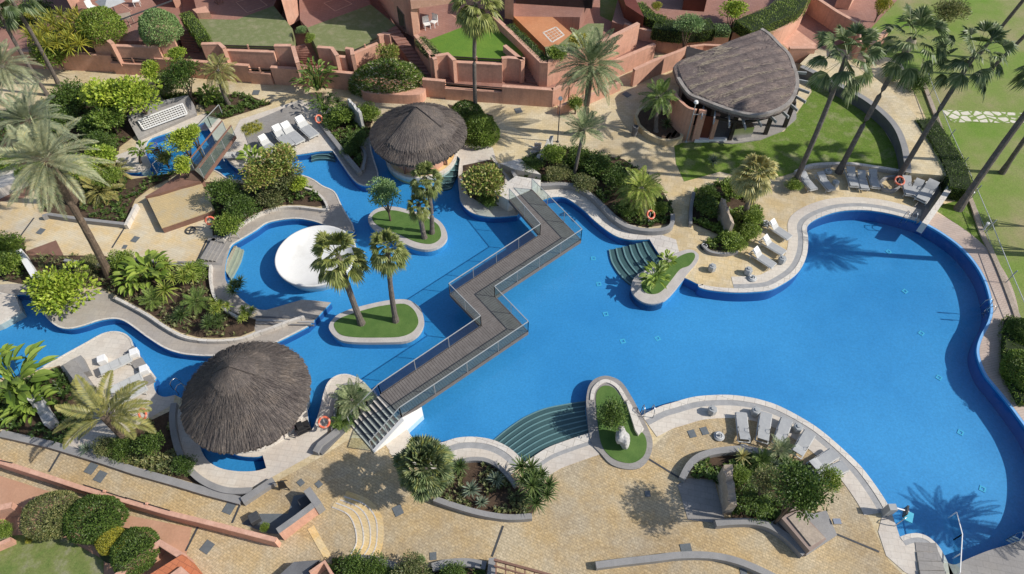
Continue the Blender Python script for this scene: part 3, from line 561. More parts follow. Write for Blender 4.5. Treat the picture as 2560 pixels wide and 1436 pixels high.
wet_steps('wide fan of submerged steps left of the long planter island', [(1225, 1097), (1262, 1066), (1310, 1033), (1360, 1011), (1410, 1000), (1467, 991)], [(1312, 1150), (1334, 1138), (1364, 1122), (1400, 1107), (1440, 1094), (1472, 1084)], 7, -.12, .062)
wet_steps('short submerged steps between the small thatched bar and the croton bed', [(1092, 462), (1100, 464), (1118, 462), (1128, 458)], [(1132, 398), (1140, 396), (1150, 397), (1156, 398)], 5, -.12, .08)
wet_steps('pale steps descending into the upper channel beside the lounge deck', [(775, 392), (790, 388), (815, 388), (835, 392)], [(778, 374), (795, 368), (815, 369), (830, 376)], 3, -.11, .12)
wet_steps('wooden edged steps at the left rim of the basin pool', [(604, 614), (597, 640), (585, 665), (572, 688)], [(584, 612), (574, 632), (563, 655), (560, 672)], 3, -.1, .14, 'stepwood')
t = empty('corner_steps', W(2325, 1400), 'pale green-grey steps under the bottom right glass rail', 'steps'); off = t.location.to_2d()
for k in range(4): MB().prism([q - off for q in WL([(2288 + 3 * k, 1356 + 24 * k), (2340 + 7 * k, 1358 + 24 * k), (2346 + 7 * k, 1380 + 24 * k), (2291 + 3 * k, 1379 + 24 * k)], .05)], .03, .05 + .035 * k).obj('step', T['greyslab'], t)
t = empty('jetty_steps', W(715, 800), 'three long grey and dark steps crossing the jetty walk', 'steps'); off = t.location.to_2d()
for k in range(3): MB().prism([q - off for q in WL([(640, 790 + 9 * k), (786, 797 + 8 * k), (784, 800 + 8 * k), (640, 794 + 9 * k)], .03)], 0, .05 + .02 * k).obj('step', T['graphite' if k != 1 else 'drain'], t)
# main drains seen on the pool floor
for i, (x, y) in enumerate([(1483, 647), (1497, 711), (1514, 786), (1557, 854), (1644, 847), (2221, 630), (2262, 729), (2303, 834), (2347, 945), (2401, 1082), (2456, 1223)]):
    p = W(x, y, -1.2); z = floorz(p.x); p = W(x, y, z)
    b = MB(); 
    for dx, dy, sx, sy in ((-.11, 0, .07, .29), (.11, 0, .07, .29), (0, -.11, .15, .07), (0, .11, .15, .07)): b.box((dx, dy, .012), (sx, sy, .024))
    o = b.obj('floor_inlet', T['drainlight']); o.location = p; o.rotation_euler.z = .1 * i
    lab = ['turquoise floor inlet nearest the green pool steps', 'turquoise floor inlet beside the plant shadow left of the teardrop island', 'turquoise floor inlet third from the green pool steps', 'turquoise floor inlet left of a neighbouring pair in the middle pool', 'turquoise floor inlet right of a neighbouring pair in the middle pool', 'turquoise floor inlet highest in the right half of the pool', 'second turquoise floor inlet from the top in the right half', 'third turquoise floor inlet from the top in the right half', 'fourth turquoise floor inlet, near the bend of the east edge', 'second lowest turquoise floor inlet on the right', 'lowest turquoise floor inlet near the corner deck'][i]
    meta(o, lab, 'floor inlet', 'square floor inlets in the big pool')
# slate covers let into the paving
CV = [(228, 1172, .46, -.35, 'slate cover left of a pair on the bottom left path'), (251, 1192, .46, -.35, 'slate cover right of a pair on the bottom left path'), (573, 1271, .46, -.35, 'slate cover beside the corner of the long grey wall'), (518, 1368, .46, -.5, 'slate cover under the pink wall at the bottom left'), (752, 1207, .28, .8, 'small slate cover left of the fan palm shadow'), (797, 1211, .28, .8, 'small slate cover in the edge of the fan palm shadow'), (995, 1277, .42, .5, 'slate cover right of the golden steps'), (1083, 1391, .3, .1, 'small slate cover at the bottom beside the bushes'), (1619, 1235, .26, 0, 'small slate cover in the shade on the lower terrace'), (1730, 1085, .36, .25, 'slate cover left of a pair near the lower loungers'), (1761, 1078, .36, .25, 'slate cover right of a pair near the lower loungers'), (1858, 1427, .3, 0, 'small slate cover at the bottom edge below the long low wall'), (102, 579, .4, -.3, 'slate cover on the left stone terrace beside the brown mat'), (338, 599, .4, -.3, 'slate cover on the stone terrace nearest the wooden deck'), (312, 618, .26, -.1, 'small slate cover at the lower edge of the stone terrace'), (1567, 237, .5, .7, 'slate cover on the shaded path by the round planter'), (640, 232, .5, 0, 'slate cover on the upper path under the pink wall'), (1296, 277, .5, .3, 'slate cover at the sunny end of the upper path'), (1716, 1376, .5, .1, 'grey stone slab butting the long low wall')]
for x, y, s, rz, lab in CV:
    o = MB().box((0, 0, .012), (s, s * 1.15, .024)).obj('manhole_cover', T['manhole']); o.location = W(x, y, .012); o.rotation_euler.z = rz; meta(o, lab, 'cover', 'slate covers let into the paving')
# rows of golden semicircular steps
t = empty('terrace_steps', W(860, 1345), 'four golden semicircular steps on the lower terrace', 'steps'); off = t.location.to_2d()
arcs = [[(668, 1393), (872, 1394), (891, 1358), (886, 1315), (868, 1285), (830, 1268)], [(668, 1393), (885, 1395), (908, 1360), (904, 1310), (884, 1277), (840, 1258)], [(668, 1393), (905, 1395), (925, 1360), (922, 1305), (898, 1270), (850, 1250)], [(668, 1393), (925, 1395), (941, 1360), (940, 1300), (912, 1262), (860, 1242)]]
for j, a in enumerate(arcs):
    c = S(a[1:], .02, 6); MB().strip([p - off for p in offset(c, .03)], [p - off for p in offset(c, -.03)], .0, .035).obj('nosing', T['palewhite'], t)
    MB().strip([p - off for p in offset(c, -.03)], [p - off for p in offset(c, -.29)], .0, .02 + .003 * j).obj('tread', T['goldtile'], t)
c = WL([(775, 1320), (800, 1365), (818, 1395)]); MB().strip([p - off for p in offset(c, .2)], [p - off for p in offset(c, -.12)], 0, .03).obj('tread', T['goldtile'], t)
# ------------------------------------------------------------------ zigzag boardwalk
ZB = 1.1
BJ, BA, BB, BC, BD, BE, BF, BG, BH, BI = [W(*p, ZB).to_2d() for p in ((1273, 499), (1329, 474), (1452, 600), (1237, 742), (1320, 829), (1004, 1042), (952, 985), (1203, 815), (1125, 735), (1350, 587))]
bc = ((BB + BH) / 2); t = empty('boardwalk', (bc.x, bc.y, 0), 'zigzag grey timber boardwalk bridging the pool with glass rails', 'bridge')
def deckpart(poly, dirv, nm='deck'):
    """slatted deck: boards run across the walking direction"""
    pl = ccw([p - bc for p in poly]); d = dirv.normalized(); s = Vector((-d.y, d.x)); b = MB()
    lo = min(p.dot(d) for p in pl); hi = max(p.dot(d) for p in pl); w = .145; k = lo
    n = len(pl)
    while k < hi - .02:
        def cut(val):
            xs = []
            for i in range(n):
                a, c = pl[i], pl[(i + 1) % n]; da, dc = a.dot(d) - val, c.dot(d) - val
                if (da > 0) != (dc > 0): q = a + (c - a) * (da / (da - dc)); xs.append(q.dot(s))
            return (min(xs), max(xs)) if len(xs) > 1 else None
        e0, e1 = cut(k + .004), cut(min(k + w - .012, hi - .004))
        if e0 and e1:
            q = [d * (k + .004) + s * e0[0], d * (k + .004) + s * e0[1], d * (k + w - .012) + s * e1[1], d * (k + w - .012) + s * e1[0]]
            b.prism(q, ZB - .05, ZB)
        k += w
    return b.obj(nm, T['woodb'], t)
deckpart([BJ, BA, BB, BI], BB - BA); deckpart([BI, BB, BC, BH], BC - BB); deckpart([BH, BC, BD, BG], BD - BC); deckpart([BG, BD, BE, BF], BE - BD)
b = MB()
for poly in ([BJ, BA, BB, BI], [BI, BB, BC, BH], [BH, BC, BD, BG], [BG, BD, BE, BF]): b.prism([p - bc for p in poly], ZB - .3, ZB - .06)
b.obj('substructure', T['darkwood'], t)
b = MB()
for pth in ([BJ, BI, BH, BG, BF], [BA, BB, BC, BD, BE]):
    for p, q in zip(pth, pth[1:]):
        b.bar((p.x - bc.x, p.y - bc.y, ZB - .13), (q.x - bc.x, q.y - bc.y, ZB - .13), .07, .26)
b.obj('edge_beam', T['woodb'], t)
def rail(label, pts, z=ZB, zs=None, h=.95, gap=1.9, group='glass railings of the boardwalk', post='greymetal', glass='glass', capm='greymetal', cap=.036):
    """glass railing run: panels, posts and a handrail"""
    P_ = [Vector((p.x, p.y, (zs[i] if zs else z))) for i, p in enumerate(pts)]
    r = empty('glass_railing', P_[0], label, 'railing', group); o = P_[0]; cap_b = MB()
    for p, q in zip(P_, P_[1:]):
        L = (q - p).length; n = max(1, round(L / gap)); p, q = p - o, q - o; up = Vector((0, 0, 1))
        for i in range(n):
            a = p.lerp(q, i / n); c = p.lerp(q, (i + 1) / n); d = (c - a).normalized() * .04
            MB().add([a + d + up * .06, c - d + up * .06, c - d + up * (h - .04), a + d + up * (h - .04)], [(0, 1, 2, 3)]).obj('glass_panel', T[glass], r)
        for i in range(n + 1):
            a = p.lerp(q, i / n); MB().bar(a, a + up * (h - .02), .04, .04).obj('post', T[post], r)
        cap_b.bar(p + up * h, q + up * h, cap, cap)
    cap_b.obj('handrail', T[capm], r); return r
ins = lambda a, b, c: (a + (b - a) * 0)
rail('glass railing on the left side of the first bridge leg from the top', [BJ, BI]); rail('glass railing along the upper left side of the long middle leg', [BI, BH]); rail('glass railing on the left of the short return leg', [BH, BG]); rail('glass railing on the left of the bottom bridge leg', [BG, BF])
rail('glass railing on the right side of the first bridge leg from the top', [BA, BB]); rail('glass railing along the lower right side of the long middle leg', [BB, BC]); rail('glass railing on the right of the short return leg', [BC, BD]); rail('glass railing on the right of the bottom bridge leg', [BD, BE])
# abutment at the far end, stairs at the near end
o = prism('bridge_abutment', WL([(1270, 500), (1331, 472), (1352, 450), (1290, 440), (1235, 478)], ZB), -1.4, ZB - .01, T['palewhite']); meta(o, 'pale stone landing at the far end of the boardwalk', 'landing')
o = MB(); c = [W(1260, 440, .0), W(1290, 452, .0)]
o = prism('bridge_ramp', WL([(1352, 452), (1290, 440), (1250, 424), (1300, 412)], .0), -.01, .55, T['palewhite']); meta(o, 'pale stepped approach leading up to the far end of the boardwalk', 'steps')
t2 = empty('bridge_stairs', (BE.x, BE.y, 0), 'eight grey and white stairs descending from the near end of the boardwalk', 'stairs'); off = Vector((BE.x, BE.y))
SA, SB = W(1016, 1053, ZB).to_2d(), W(908, 974, ZB).to_2d()   # top edge
SA, SB = BE, W(925, 955, ZB).to_2d() * .35 + BF * .65
bl, br = W(876, 1062, 0.08).to_2d(), W(931, 1126, 0.08).to_2d()
top_l, top_r = BF, BE
N_ = 8
for j in range(N_):
    a, c = top_l.lerp(bl, j / N_), top_r.lerp(br, j / N_); d, e = top_l.lerp(bl, (j + 1) / N_), top_r.lerp(br, (j + 1) / N_); zt = ZB - (j + .55) * (ZB / (N_ + .1))
    MB().prism([p - off for p in (a, c, e, d)], max(0, zt - .30) if j < 5 else 0, zt - .004).obj('tread', T['graphite'], t2)
    MB().prism([p - off for p in (a.lerp(d, .72), c.lerp(e, .72), e, d)], zt - .05, zt + .006).obj('nosing', T['palewhite'], t2)
w1, w2 = W(1062, 1010, ZB - .3), W(1016, 1060, 0.0)
# white side wall carrying the stairs
sw = MB(); a0 = Vector((BE.x, BE.y)); dirs = (BD - BE).normalized(); tip = BE + dirs * 1.15; nrm = Vector((dirs.y, -dirs.x))
foot = br
pts_t = [tip, BE, foot]; zt = [ZB - .32, ZB - .06, .10]
inner = [p - off for p in pts_t]; outer = [p - off + nrm * w for p, w in zip(pts_t, (.02, .22, .16))]
sw.strip(inner, outer, -.9, zt); sw.obj('side_wall', T['white'], t2)
rail('glass railing on the right of the boardwalk stairs', [BE, br], zs=[ZB, .12], gap=1.3, group=None)
rail('glass railing on the left of the boardwalk stairs', [BF, bl], zs=[ZB, .12], gap=1.3, group=None)
# ------------------------------------------------------------------ thatched round bars
def hut(label, c, base_r, rim_c, rim_r, rim_z, ap_c, ap_z, seed, n_tier):
    t = empty('thatched_bar', (c.x, c.y, 0), label, 'thatched bar'); r_ = random.Random(seed)
    off = Vector((c.x, c.y)); rc = Vector(rim_c) - off; ac = Vector(ap_c) - off
    MB().lathe([(base_r - .03, -1.4), (base_r, -.15), (base_r, .10), (base_r - .05, .13), (.001, .13)], n=72).obj('platform', T['goldtile'], t)
    MB().lathe([(base_r + .045, -.3), (base_r + .05, .14), (base_r - .12, .15)], n=72).obj('coping', T['palewhite'], t)
    MB().lathe([(1.95, .13), (1.95, 1.15), (2.15, 1.16), (2.15, 1.24), (1.6, 1.24), (1.6, .13)], (rc.x * .3, rc.y * .3, 0), 40).obj('bar_counter', T['pink'], t)
    for k in range(8):
        a = k * math.pi / 4 + .3; p = Vector((math.cos(a), math.sin(a))) * 2.05
        MB().tube([(p.x + rc.x * .5, p.y + rc.y * .5, .1), (p.x + rc.x * .5, p.y + rc.y * .5, rim_z + .35)], .08, 8).obj('post', T['brownwood'], t)
    MB().lathe([(rim_r - .35, rim_z - .02), (rim_r - .35, rim_z - .16), (rim_r - .45, rim_z - .16), (rim_r - .45, rim_z)], (rc.x, rc.y, 0), 48).obj('roof_beam', T['doorred'], t)
    # roof: fine radial facets, shaggy layers of reed and a ragged eave
    n, m_ = 260, 34; v = []; f = []
    jit = [r_.uniform(-1, 1) for _ in range(n)]; jag = [r_.uniform(-.07, .05) for _ in range(n)]
    tiers = [(.35 + .22 * i) for i in range(n_tier)]
    for i in range(m_ + 1):
        u = i / m_
        for k in range(n):
            a = 2 * math.pi * k / n; rr = rim_r * u + jag[k] * (u ** 3)
            z = ap_z + (rim_z - ap_z) * (u ** 1.06) + .012 * jit[k] * min(1, u * 4) + .05 * (noise.noise(Vector((math.cos(a) * u * 3, math.sin(a) * u * 3, seed))))
            for q, tt in enumerate(tiers):
                edge = tt + .05 * noise.noise(Vector((a * 1.7, q * 3.1, seed))) + .012 * jit[(k * 7) % n]
                span = (math.sin(a * .5 + q + seed) > -.35)
                if span and u < edge: z += .12 if n_tier > 2 else .055
            cx_, cy_ = ac.x + (rc.x - ac.x) * u, ac.y + (rc.y - ac.y) * u
            v.append((cx_ + rr * math.cos(a), cy_ + rr * math.sin(a), z))
    for i in range(m_):
        for k in range(n): f.append((i * n + k, (i + 1) * n + k, (i + 1) * n + (k + 1) % n, i * n + (k + 1) % n))
    base = m_ * n; nb = len(v)
    for k in range(n):
        x, y, z = v[base + k]; a = 2 * math.pi * k / n; v.append((x - .03 * math.cos(a), y - .03 * math.sin(a), z - .22 + r_.uniform(-.07, .05)))
    for k in range(n):
        x, y, z = v[nb + k]; a = 2 * math.pi * k / n; v.append((x - .5 * math.cos(a), y - .5 * math.sin(a), z + .12))
    for k in range(n):
        f.append((base + k, nb + k, nb + (k + 1) % n, base + (k + 1) % n)); f.append((nb + k, nb + n + k, nb + n + (k + 1) % n, nb + (k + 1) % n))
    mesh('thatch_roof', v, f, T['thatch'], t)
    # loose reed ends lying on the slope
    b = MB()
    for _ in range(2600):
        a = r_.uniform(0, 2 * math.pi); u = r_.uniform(.12, .99) ** .6; L = r_.uniform(.18, .5)
        u2 = min(1.015, u + L / rim_r); w = r_.uniform(.004, .011); h = r_.uniform(.01, .03); da = r_.uniform(-.03, .03)
        def P_(uu, aa, hh):
            z = ap_z + (rim_z - ap_z) * (uu ** 1.06) + hh; cx_, cy_ = ac.x + (rc.x - ac.x) * uu, ac.y + (rc.y - ac.y) * uu
            return Vector((cx_ + rim_r * uu * math.cos(aa), cy_ + rim_r * uu * math.sin(aa), z))
        wa = w / (rim_r * u)
        b.add([P_(u, a - wa, .045 + h), P_(u, a + wa, .045 + h), P_(u2, a + da + wa, .035 + h), P_(u2, a + da - wa, .035 + h)], [(0, 1, 2, 3)])
    b.obj('reed_ends', T['thatch'], t, fix=False)
    if seed == 2: MB().lathe([(.001, ap_z + .12), (.2, ap_z + .02), (.62, ap_z - .36), (.70, ap_z - .42), (.6, ap_z - .40)], (ac.x, ac.y, 0), 40).obj('thatch_cap', T['thatch'], t)
    return t
hut('large round thatched bar standing in the lower left of the pool', HUTA, 2.72, (-13.12, 16.6), 3.12, 2.2, (-13.14, 16.6), 4.68, 1, 2)
hut('smaller round thatched bar with layered thatch at the top of the pool', HUTB, 2.46, (-6.28, 36.35), 3.24, 2.3, (-6.2, 36.3), 4.25, 2, 3)

# ------------------------------------------------------------------ half-round thatched pavilion on the lawn
ZR = 3.1
rp = [(1683, 168), (1700, 152), (1760, 130), (1830, 101), (1905, 73), (1925, 86), (1950, 112), (1975, 138), (1988, 170), (1996, 200), (1993, 228), (1978, 256), (1950, 276), (1915, 288), (1880, 290), (1835, 281), (1790, 266), (1750, 250), (1725, 240), (1708, 222), (1692, 196)]
RPw = WL(rp, ZR); rc = W(1840, 190, ZR); t = empty('pavilion', (rc.x, rc.y, 0), 'half-round thatched pavilion with dark pergola beams beside the lawn', 'pavilion'); off = Vector((rc.x, rc.y))
Q = [p - off for p in ccw(crom(RPw[:5], False, 4)[:-1] + crom(RPw[4:], False, 5))]
cen = Vector((0, 0)); v = []; f = []; n = len(Q); rings = 44; r_ = random.Random(4)
def rz_(p, u): return ZR + .34 * (1 - u ** 2.4) + .02 * noise.noise(Vector((p.x * 1.3, p.y * 1.3, 0))) + .11 * abs(math.sin((p.x * math.sin(R(24)) * -1 + p.y * math.cos(R(24))) * 3.6)) * (u < .95)
for i in range(rings + 1):
    u = i / rings
    for p in Q: q = p * u; v.append((q.x, q.y, rz_(q, u)))
for i in range(rings):
    for k in range(n): f.append((i * n + k, (i + 1) * n + k, (i + 1) * n + (k + 1) % n, i * n + (k + 1) % n))
nb = len(v)
for p in Q: v.append((p.x * 1.0, p.y * 1.0, ZR - .30 + r_.uniform(-.05, .05)))
for k in range(n): f.append((rings * n + k, nb + k, nb + (k + 1) % n, rings * n + (k + 1) % n))
f.append(tuple(nb + k for k in range(n)))
mesh('thatch_roof', v, f, T['thatchbar'], t)
ce = crom(RPw[4:], False, 5); MB().strip([p - off for p in offset(ce, .03)], [p - off for p in offset(ce, -.22)], ZR - .12, ZR + .085).obj('eave_band', T['thatchedge'], t)
b = MB(); dv = Vector((math.cos(R(22)), math.sin(R(22))))
cc = [Vector((r_.uniform(-4, 4), r_.uniform(-3, 3))) for _ in range(26)]
for _ in range(2600):
    q = cc[r_.randrange(26)] + Vector((r_.gauss(0, .5), r_.gauss(0, .3))) if r_.random() < .45 else Vector((r_.uniform(-5, 5), r_.uniform(-4, 4)))
    if not inside(q * 1.04, Q): continue
    L = r_.uniform(.15, .6); w = r_.uniform(.005, .016); d = Vector((dv.x, dv.y)).normalized(); d.rotate(Matrix.Rotation(r_.uniform(-.12, .12) + (math.pi / 2 if r_.random() < .12 else 0), 2)); s = Vector((-d.y, d.x)) * w
    z = ZR + .39; u = .5; q2 = q + d * L
    if not inside(q2 * 1.06, Q): continue
    zz = lambda p: ZR + .34 * (1 - min(1, p.length / 4.4) ** 2.4) + .05
    b.add([(q.x - s.x, q.y - s.y, zz(q)), (q.x + s.x, q.y + s.y, zz(q)), (q2.x + s.x, q2.y + s.y, zz(q2) + .01), (q2.x - s.x, q2.y - s.y, zz(q2) + .01)], [(0, 1, 2, 3)])
b.obj('loose_reeds', T['straw'], t, fix=False)
for a, c in [((1862, 296, 1862, 278)), ][:0]: pass
BM = [((1785, 302), (1790, 262)), ((1823, 311), (1822, 270)), ((1862, 316), (1850, 275)), ((1900, 309), (1885, 280)), ((1935, 300), (1912, 275)), ((1965, 288), (1935, 260)), ((1987, 271), (1955, 245)), ((2006, 251), (1970, 230)), ((2014, 229), (1975, 215)), ((2013, 205), (1975, 198)), ((2006, 183), (1965, 180)), ((1755, 290), (1762, 250))]
for a, c in BM:
    p, q = W(*a, 2.45), W(*c, 2.45); p = p + (p - q).normalized() * .28; MB().bar((p.x - off.x, p.y - off.y, 2.45), (q.x - off.x, q.y - off.y, 2.45), .09, .2).obj('pergola_beam', T['greymetal'], t)
pp = [W(*a, 2.3).to_2d() for a, c in BM[:11]]; pp = [p + (Vector((0, 0)) + off - p) * .10 - off for p in pp]
MB().strip(offset(pp, .05), offset(pp, -.05), 2.15, 2.36).obj('ring_beam', T['darkwood'], t)
for x, y in ((1823, 352), (1912, 338), (1960, 320)): 
    p = W(x, y); MB().box((p.x - off.x, p.y - off.y, 1.15), (.24, .24, 2.3)).obj('post', T['darkwood'], t)
wl = S([(1668, 300), (1676, 320), (1700, 345), (1722, 352)]) 
MB().strip([p - off for p in offset(wl, .1)], [p - off for p in offset(wl, -.1)], 0, 2.7).obj('curved_wall', T['pink'], t)
MB().bar((*(W(1728, 353).to_2d() - off), 1.35), (*(W(1728, 353).to_2d() - off + Vector((.5, 0))), 1.35), .2, 2.7).obj('wall_pier', T['pink'], t)
d0, d1 = W(1738, 350).to_2d() - off, W(1768, 352).to_2d() - off
MB().bar((d0.x, d0.y, 1.05), (d1.x, d1.y, 1.05), .06, 2.1).obj('door', T['doorred'], t)
d2, d3 = W(1770, 353).to_2d() - off, W(1780, 353).to_2d() - off; MB().bar((d2.x, d2.y, 1.2), (d3.x, d3.y, 1.2), .25, 2.4).obj('door_pier', T['pink'], t)
bw = WL([(1690, 300), (1760, 350), (1960, 215), (1880, 120), (1700, 190)]); bw = [p - off for p in bw]
MB().prism(bw[:1] + [bw[1] + Vector((.4, 1.2))] + [Vector((2.2, 1.0)), Vector((1.4, 2.6)), bw[4]], 0, 2.6).obj('inner_wall', T['darkwood'], t)
fl_ = WL([(1760, 356), (1830, 362), (1900, 352), (1955, 330), (1990, 300), (1990, 240), (1800, 250)]); MB().prism([p - off for p in fl_], 0, .10).obj('floor_slab', T['greyslab'], t)
c0, c1 = W(1815, 345).to_2d() - off, W(1872, 338).to_2d() - off; MB().bar((c0.x, c0.y, .55), (c1.x, c1.y, .55), .7, .9).obj('counter', T['metal'], t)
o = prism('low_deck_edge', WL([(1735, 358), (1815, 356), (1815, 350), (1740, 350)]), 0, .25, T['white']); meta(o, 'white low bench in front of the pavilion door', 'bench')
# lamp mast in front of it
def lamp(label, x, y, h, hx=0, m='greymetal', group=None, arm=None):
    t = empty('lamp_post', W(x, y), label, 'lamp post', group)
    MB().tube([(0, 0, 0), (0, 0, h)], .045, 8, r2=.03).obj('pole', T[m], t); MB().lathe([(.12, 0), (.12, .02), (.05, .1)], n=12).obj('base', T[m], t)
    MB().lathe([(.001, h + .24), (.12, h + .2), (.16, h + .08), (.1, h)], n=16).obj('lamp_head', T['white'], t)
    if arm: MB().bar((0, 0, h - .9), (arm, 0, h - .9), .05, .05).obj('arm', T[m], t)
    return t
lamp('thin lamp mast with a white globe in front of the pavilion door', 1715, 355, 3.3, arm=.9)
lamp('slim dark lamp post beside the stone figure on the upper path', 1394, 355, 3.6, m='darkmetal')

# ------------------------------------------------------------------ terraced gardens, walls and houses at the top
def wall(label, pts, zt, z0, w=.28, m='pink', smooth=False, cap=True, name='garden_wall', cat='wall', steps=None):
    p = (S(pts, zt, 5) if smooth else WL(pts, zt)); t = empty(name, (p[0].x, p[0].y, z0), label, cat); o = p[0]
    MB().strip([q - o for q in p], [q - o for q in offset(p, w)], 0, zt - z0).obj('wall_body', T[m], t)
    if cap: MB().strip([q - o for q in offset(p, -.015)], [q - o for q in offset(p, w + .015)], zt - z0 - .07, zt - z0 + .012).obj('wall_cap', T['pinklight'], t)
    return t
def balustrade(label, a, c, zt, z0, drop=.55):
    """sunken opening in a parapet: lower sill and two dark rails"""
    p, q = W(*a, zt), W(*c, zt); t = empty('wall_railing', p, label, 'railing'); d = q - p
    for k, z in enumerate((-.12, -.34)): MB().bar((0, 0, z), (d.x, d.y, z), .05, .07).obj('rail', T['darkwood'], t)
    MB().bar((d.x * .5, d.y * .5, -drop), (d.x * .5, d.y * .5, 0), .1, .1).obj('post', T['pink'], t); return t
ZP, ZW1, ZG, ZT = .8, 1.5, 2.2, 2.75
o = sheet('promenade_floor', WL([(-300, 140), (230, 130), (384, 150), (604, 165), (801, 181), (882, 189), (1055, 205), (1265, 224), (1383, 230), (1560, 165), (1640, 110), (1500, 40), (1500, -60), (-300, -60)], ZP), [], ZP, T['terra'])
# retaining wall along the upper path, in stretches between its sunken openings
wall('pink retaining wall left stretch behind the yellow-green trees', [(-120, 122), (276, 140)], ZW1, 0)
wall('low pink retaining wall below the first opening, by the small palm', [(276, 158), (384, 164)], ZW1 - .5, 0)
wall('short pink retaining wall stretch between the two left openings', [(384, 147), (620, 166)], ZW1, 0)
wall('low pink retaining wall under the second opening', [(620, 182), (675, 186)], ZW1 - .5, 0)
wall('pink retaining wall stretch left of the big dome hedge', [(675, 170), (801, 178), (882, 186)], ZW1, 0)
wall('pink retaining wall stretch right of the big dome hedge', [(1055, 200), (1112, 205)], ZW1, 0)
wall('low pink retaining wall under the opening beside the tall palm', [(1112, 222), (1255, 232)], ZW1 - .5, 0)
wall('pink retaining wall stretch at the outer corner', [(1255, 218), (1383, 227)], ZW1, 0)
wall('pink retaining wall turning away along the ramp', [(1383, 227), (1421, 211), (1430, 206)], ZW1, 0)
wall('low pink wall with an opening along the ramp', [(1425, 219), (1520, 176)], ZW1 - .3, 0)
wall('pink wall at the far end of the ramp behind the date palm', [(1515, 165), (1640, 112)], ZW1, 0)
for lab, a, c, z in (('dark rails in the first opening of the pink retaining wall', (276, 141), (384, 147), ZW1), ('dark rails in the second opening of the pink retaining wall', (620, 168), (675, 170), ZW1), ('dark rails in the opening beside the tall straight palm', (1112, 205), (1255, 217), ZW1), ('dark rails in the opening along the ramp', (1421, 208), (1520, 165), ZW1)): balustrade(lab, a, c, z, 0)
o = prism('planter_curve_wall', S([(882, 180), (905, 228), (960, 236), (1030, 238), (1060, 230), (1066, 200)], .8) + WL([(960, 185)], .8), 0, .8, T['pink']); meta(o, 'pink curved planter wall under the big dome hedge', 'planter')
# garden floors
GD = [('garden_lawn', [(222, 100), (418, 105), (440, 75), (380, 0), (330, -60), (180, -60), (198, 40)], 'terra'),
      ('garden_lawn', [(500, 60), (497, 48), (684, 15), (731, 72), (727, 116), (502, 114)], 'drylawn'),
      ('patio_floor', [(470, -60), (497, 48), (590, 50), (684, 15), (720, -60)], 'terra'),
      ('garden_lawn', [(768, 70), (800, 55), (927, 12), (989, 63), (947, 92), (875, 130), (792, 122)], 'drylawn'),
      ('patio_floor', [(745, -60), (750, 50), (768, 70), (927, 12), (905, -60)], 'terra'),
      ('garden_lawn', [(1034, 87), (1074, 100), (1144, 73), (1225, 40), (1300, 118), (1311, 150), (1269, 148), (1080, 143)], 'greenlawn'),
      ('patio_floor', [(1034, 87), (1074, 100), (1144, 73), (1225, 40), (1240, -60), (1034, -60)], 'terra'),
      ('patio_floor', [(1284, 42), (1380, 42), (1430, 85), (1390, 118), (1366, 120), (1363, 120)], 'terraorange'),
      ('patio_floor', [(1265, -60), (1284, 42), (1450, 44), (1500, -60)], 'terra'),
      ('garden_lawn', [(1362, 118), (1392, 117), (1430, 85), (1470, 60), (1510, 60), (1500, 120), (1440, 135), (1373, 158)], 'drylawn')]
for i, (nm, p, m_) in enumerate(GD): o = prism(nm, WL(p, ZG), ZP, ZG + .003 * i, T[m_]); o['kind'] = 'structure'
pc = [W(*p, ZG + .024) for p in ((1358, 82), (1390, 68), (1410, 88), (1380, 106))]; b = MB()
for k in range(4): b.bar(pc[k], pc[(k + 1) % 4], .12, .012)
for k in range(1, 4): b.bar(pc[0].lerp(pc[1], k / 4), pc[3].lerp(pc[2], k / 4), .035, .01); b.bar(pc[0].lerp(pc[3], k / 4), pc[1].lerp(pc[2], k / 4), .035, .01)
o = b.obj('tile_pattern', T['palewhite']); o['kind'] = 'structure'
for Q4 in (((590, 6), (640, -8), (668, 14), (618, 32)), ((810, 8), (850, -6), (880, 10), (838, 28)), ((1120, 30), (1165, 14), (1200, 34), (1150, 52)), ((260, 20), (300, 8), (330, 28), (290, 42))):
    pc = [W(*p, ZG + .024) for p in Q4]; b = MB()
    for k in range(4): b.bar(pc[k], pc[(k + 1) % 4], .06, .012)
    b.obj('tile_border', T['pinklight'])['kind'] = 'structure'
wall('pink garden wall with a stepped top above the left garden', [(222, 97), (262, 99), (276, 110)], ZT, ZP); wall('lower pink garden wall in front of the two round bushes', [(276, 116), (395, 120)], ZT - .35, ZP); wall('pink garden wall end pier beside the first stairs', [(395, 106), (436, 104)], ZT, ZP)
wall('pink garden wall left end of the dry lawn', [(502, 112), (545, 111), (556, 122)], ZT, ZP); wall('sunken pink wall of the dry lawn with dark rails', [(556, 127), (684, 132)], ZT - .4, ZP); wall('pink garden wall right end of the dry lawn', [(684, 116), (727, 116)], ZT, ZP)
wall('pink flank wall beside the second stairs', [(727, 116), (739, 158)], ZT, ZP, cap=True)
balustrade('dark rails on the dry lawn wall', (552, 110), (685, 114), ZT, ZP)
wall('pink garden wall in front of the shaded lawn', [(792, 120), (826, 122), (838, 140)], ZT, ZP); wall('pink garden wall with a notch at the shaded lawn', [(838, 143), (862, 145)], ZT - .35, ZP); wall('pink pier at the bend of the shaded lawn wall', [(862, 123), (875, 124), (877, 138)], ZT, ZP)
wall('pink garden wall rising diagonally beside the shaded lawn', [(877, 138), (947, 110)], ZT - .3, ZP); wall('pink end pier of the diagonal garden wall', [(947, 91), (960, 86), (974, 88)], ZT, ZP)
balustrade('dark rails over the diagonal garden wall', (877, 126), (945, 96), ZT, ZP)
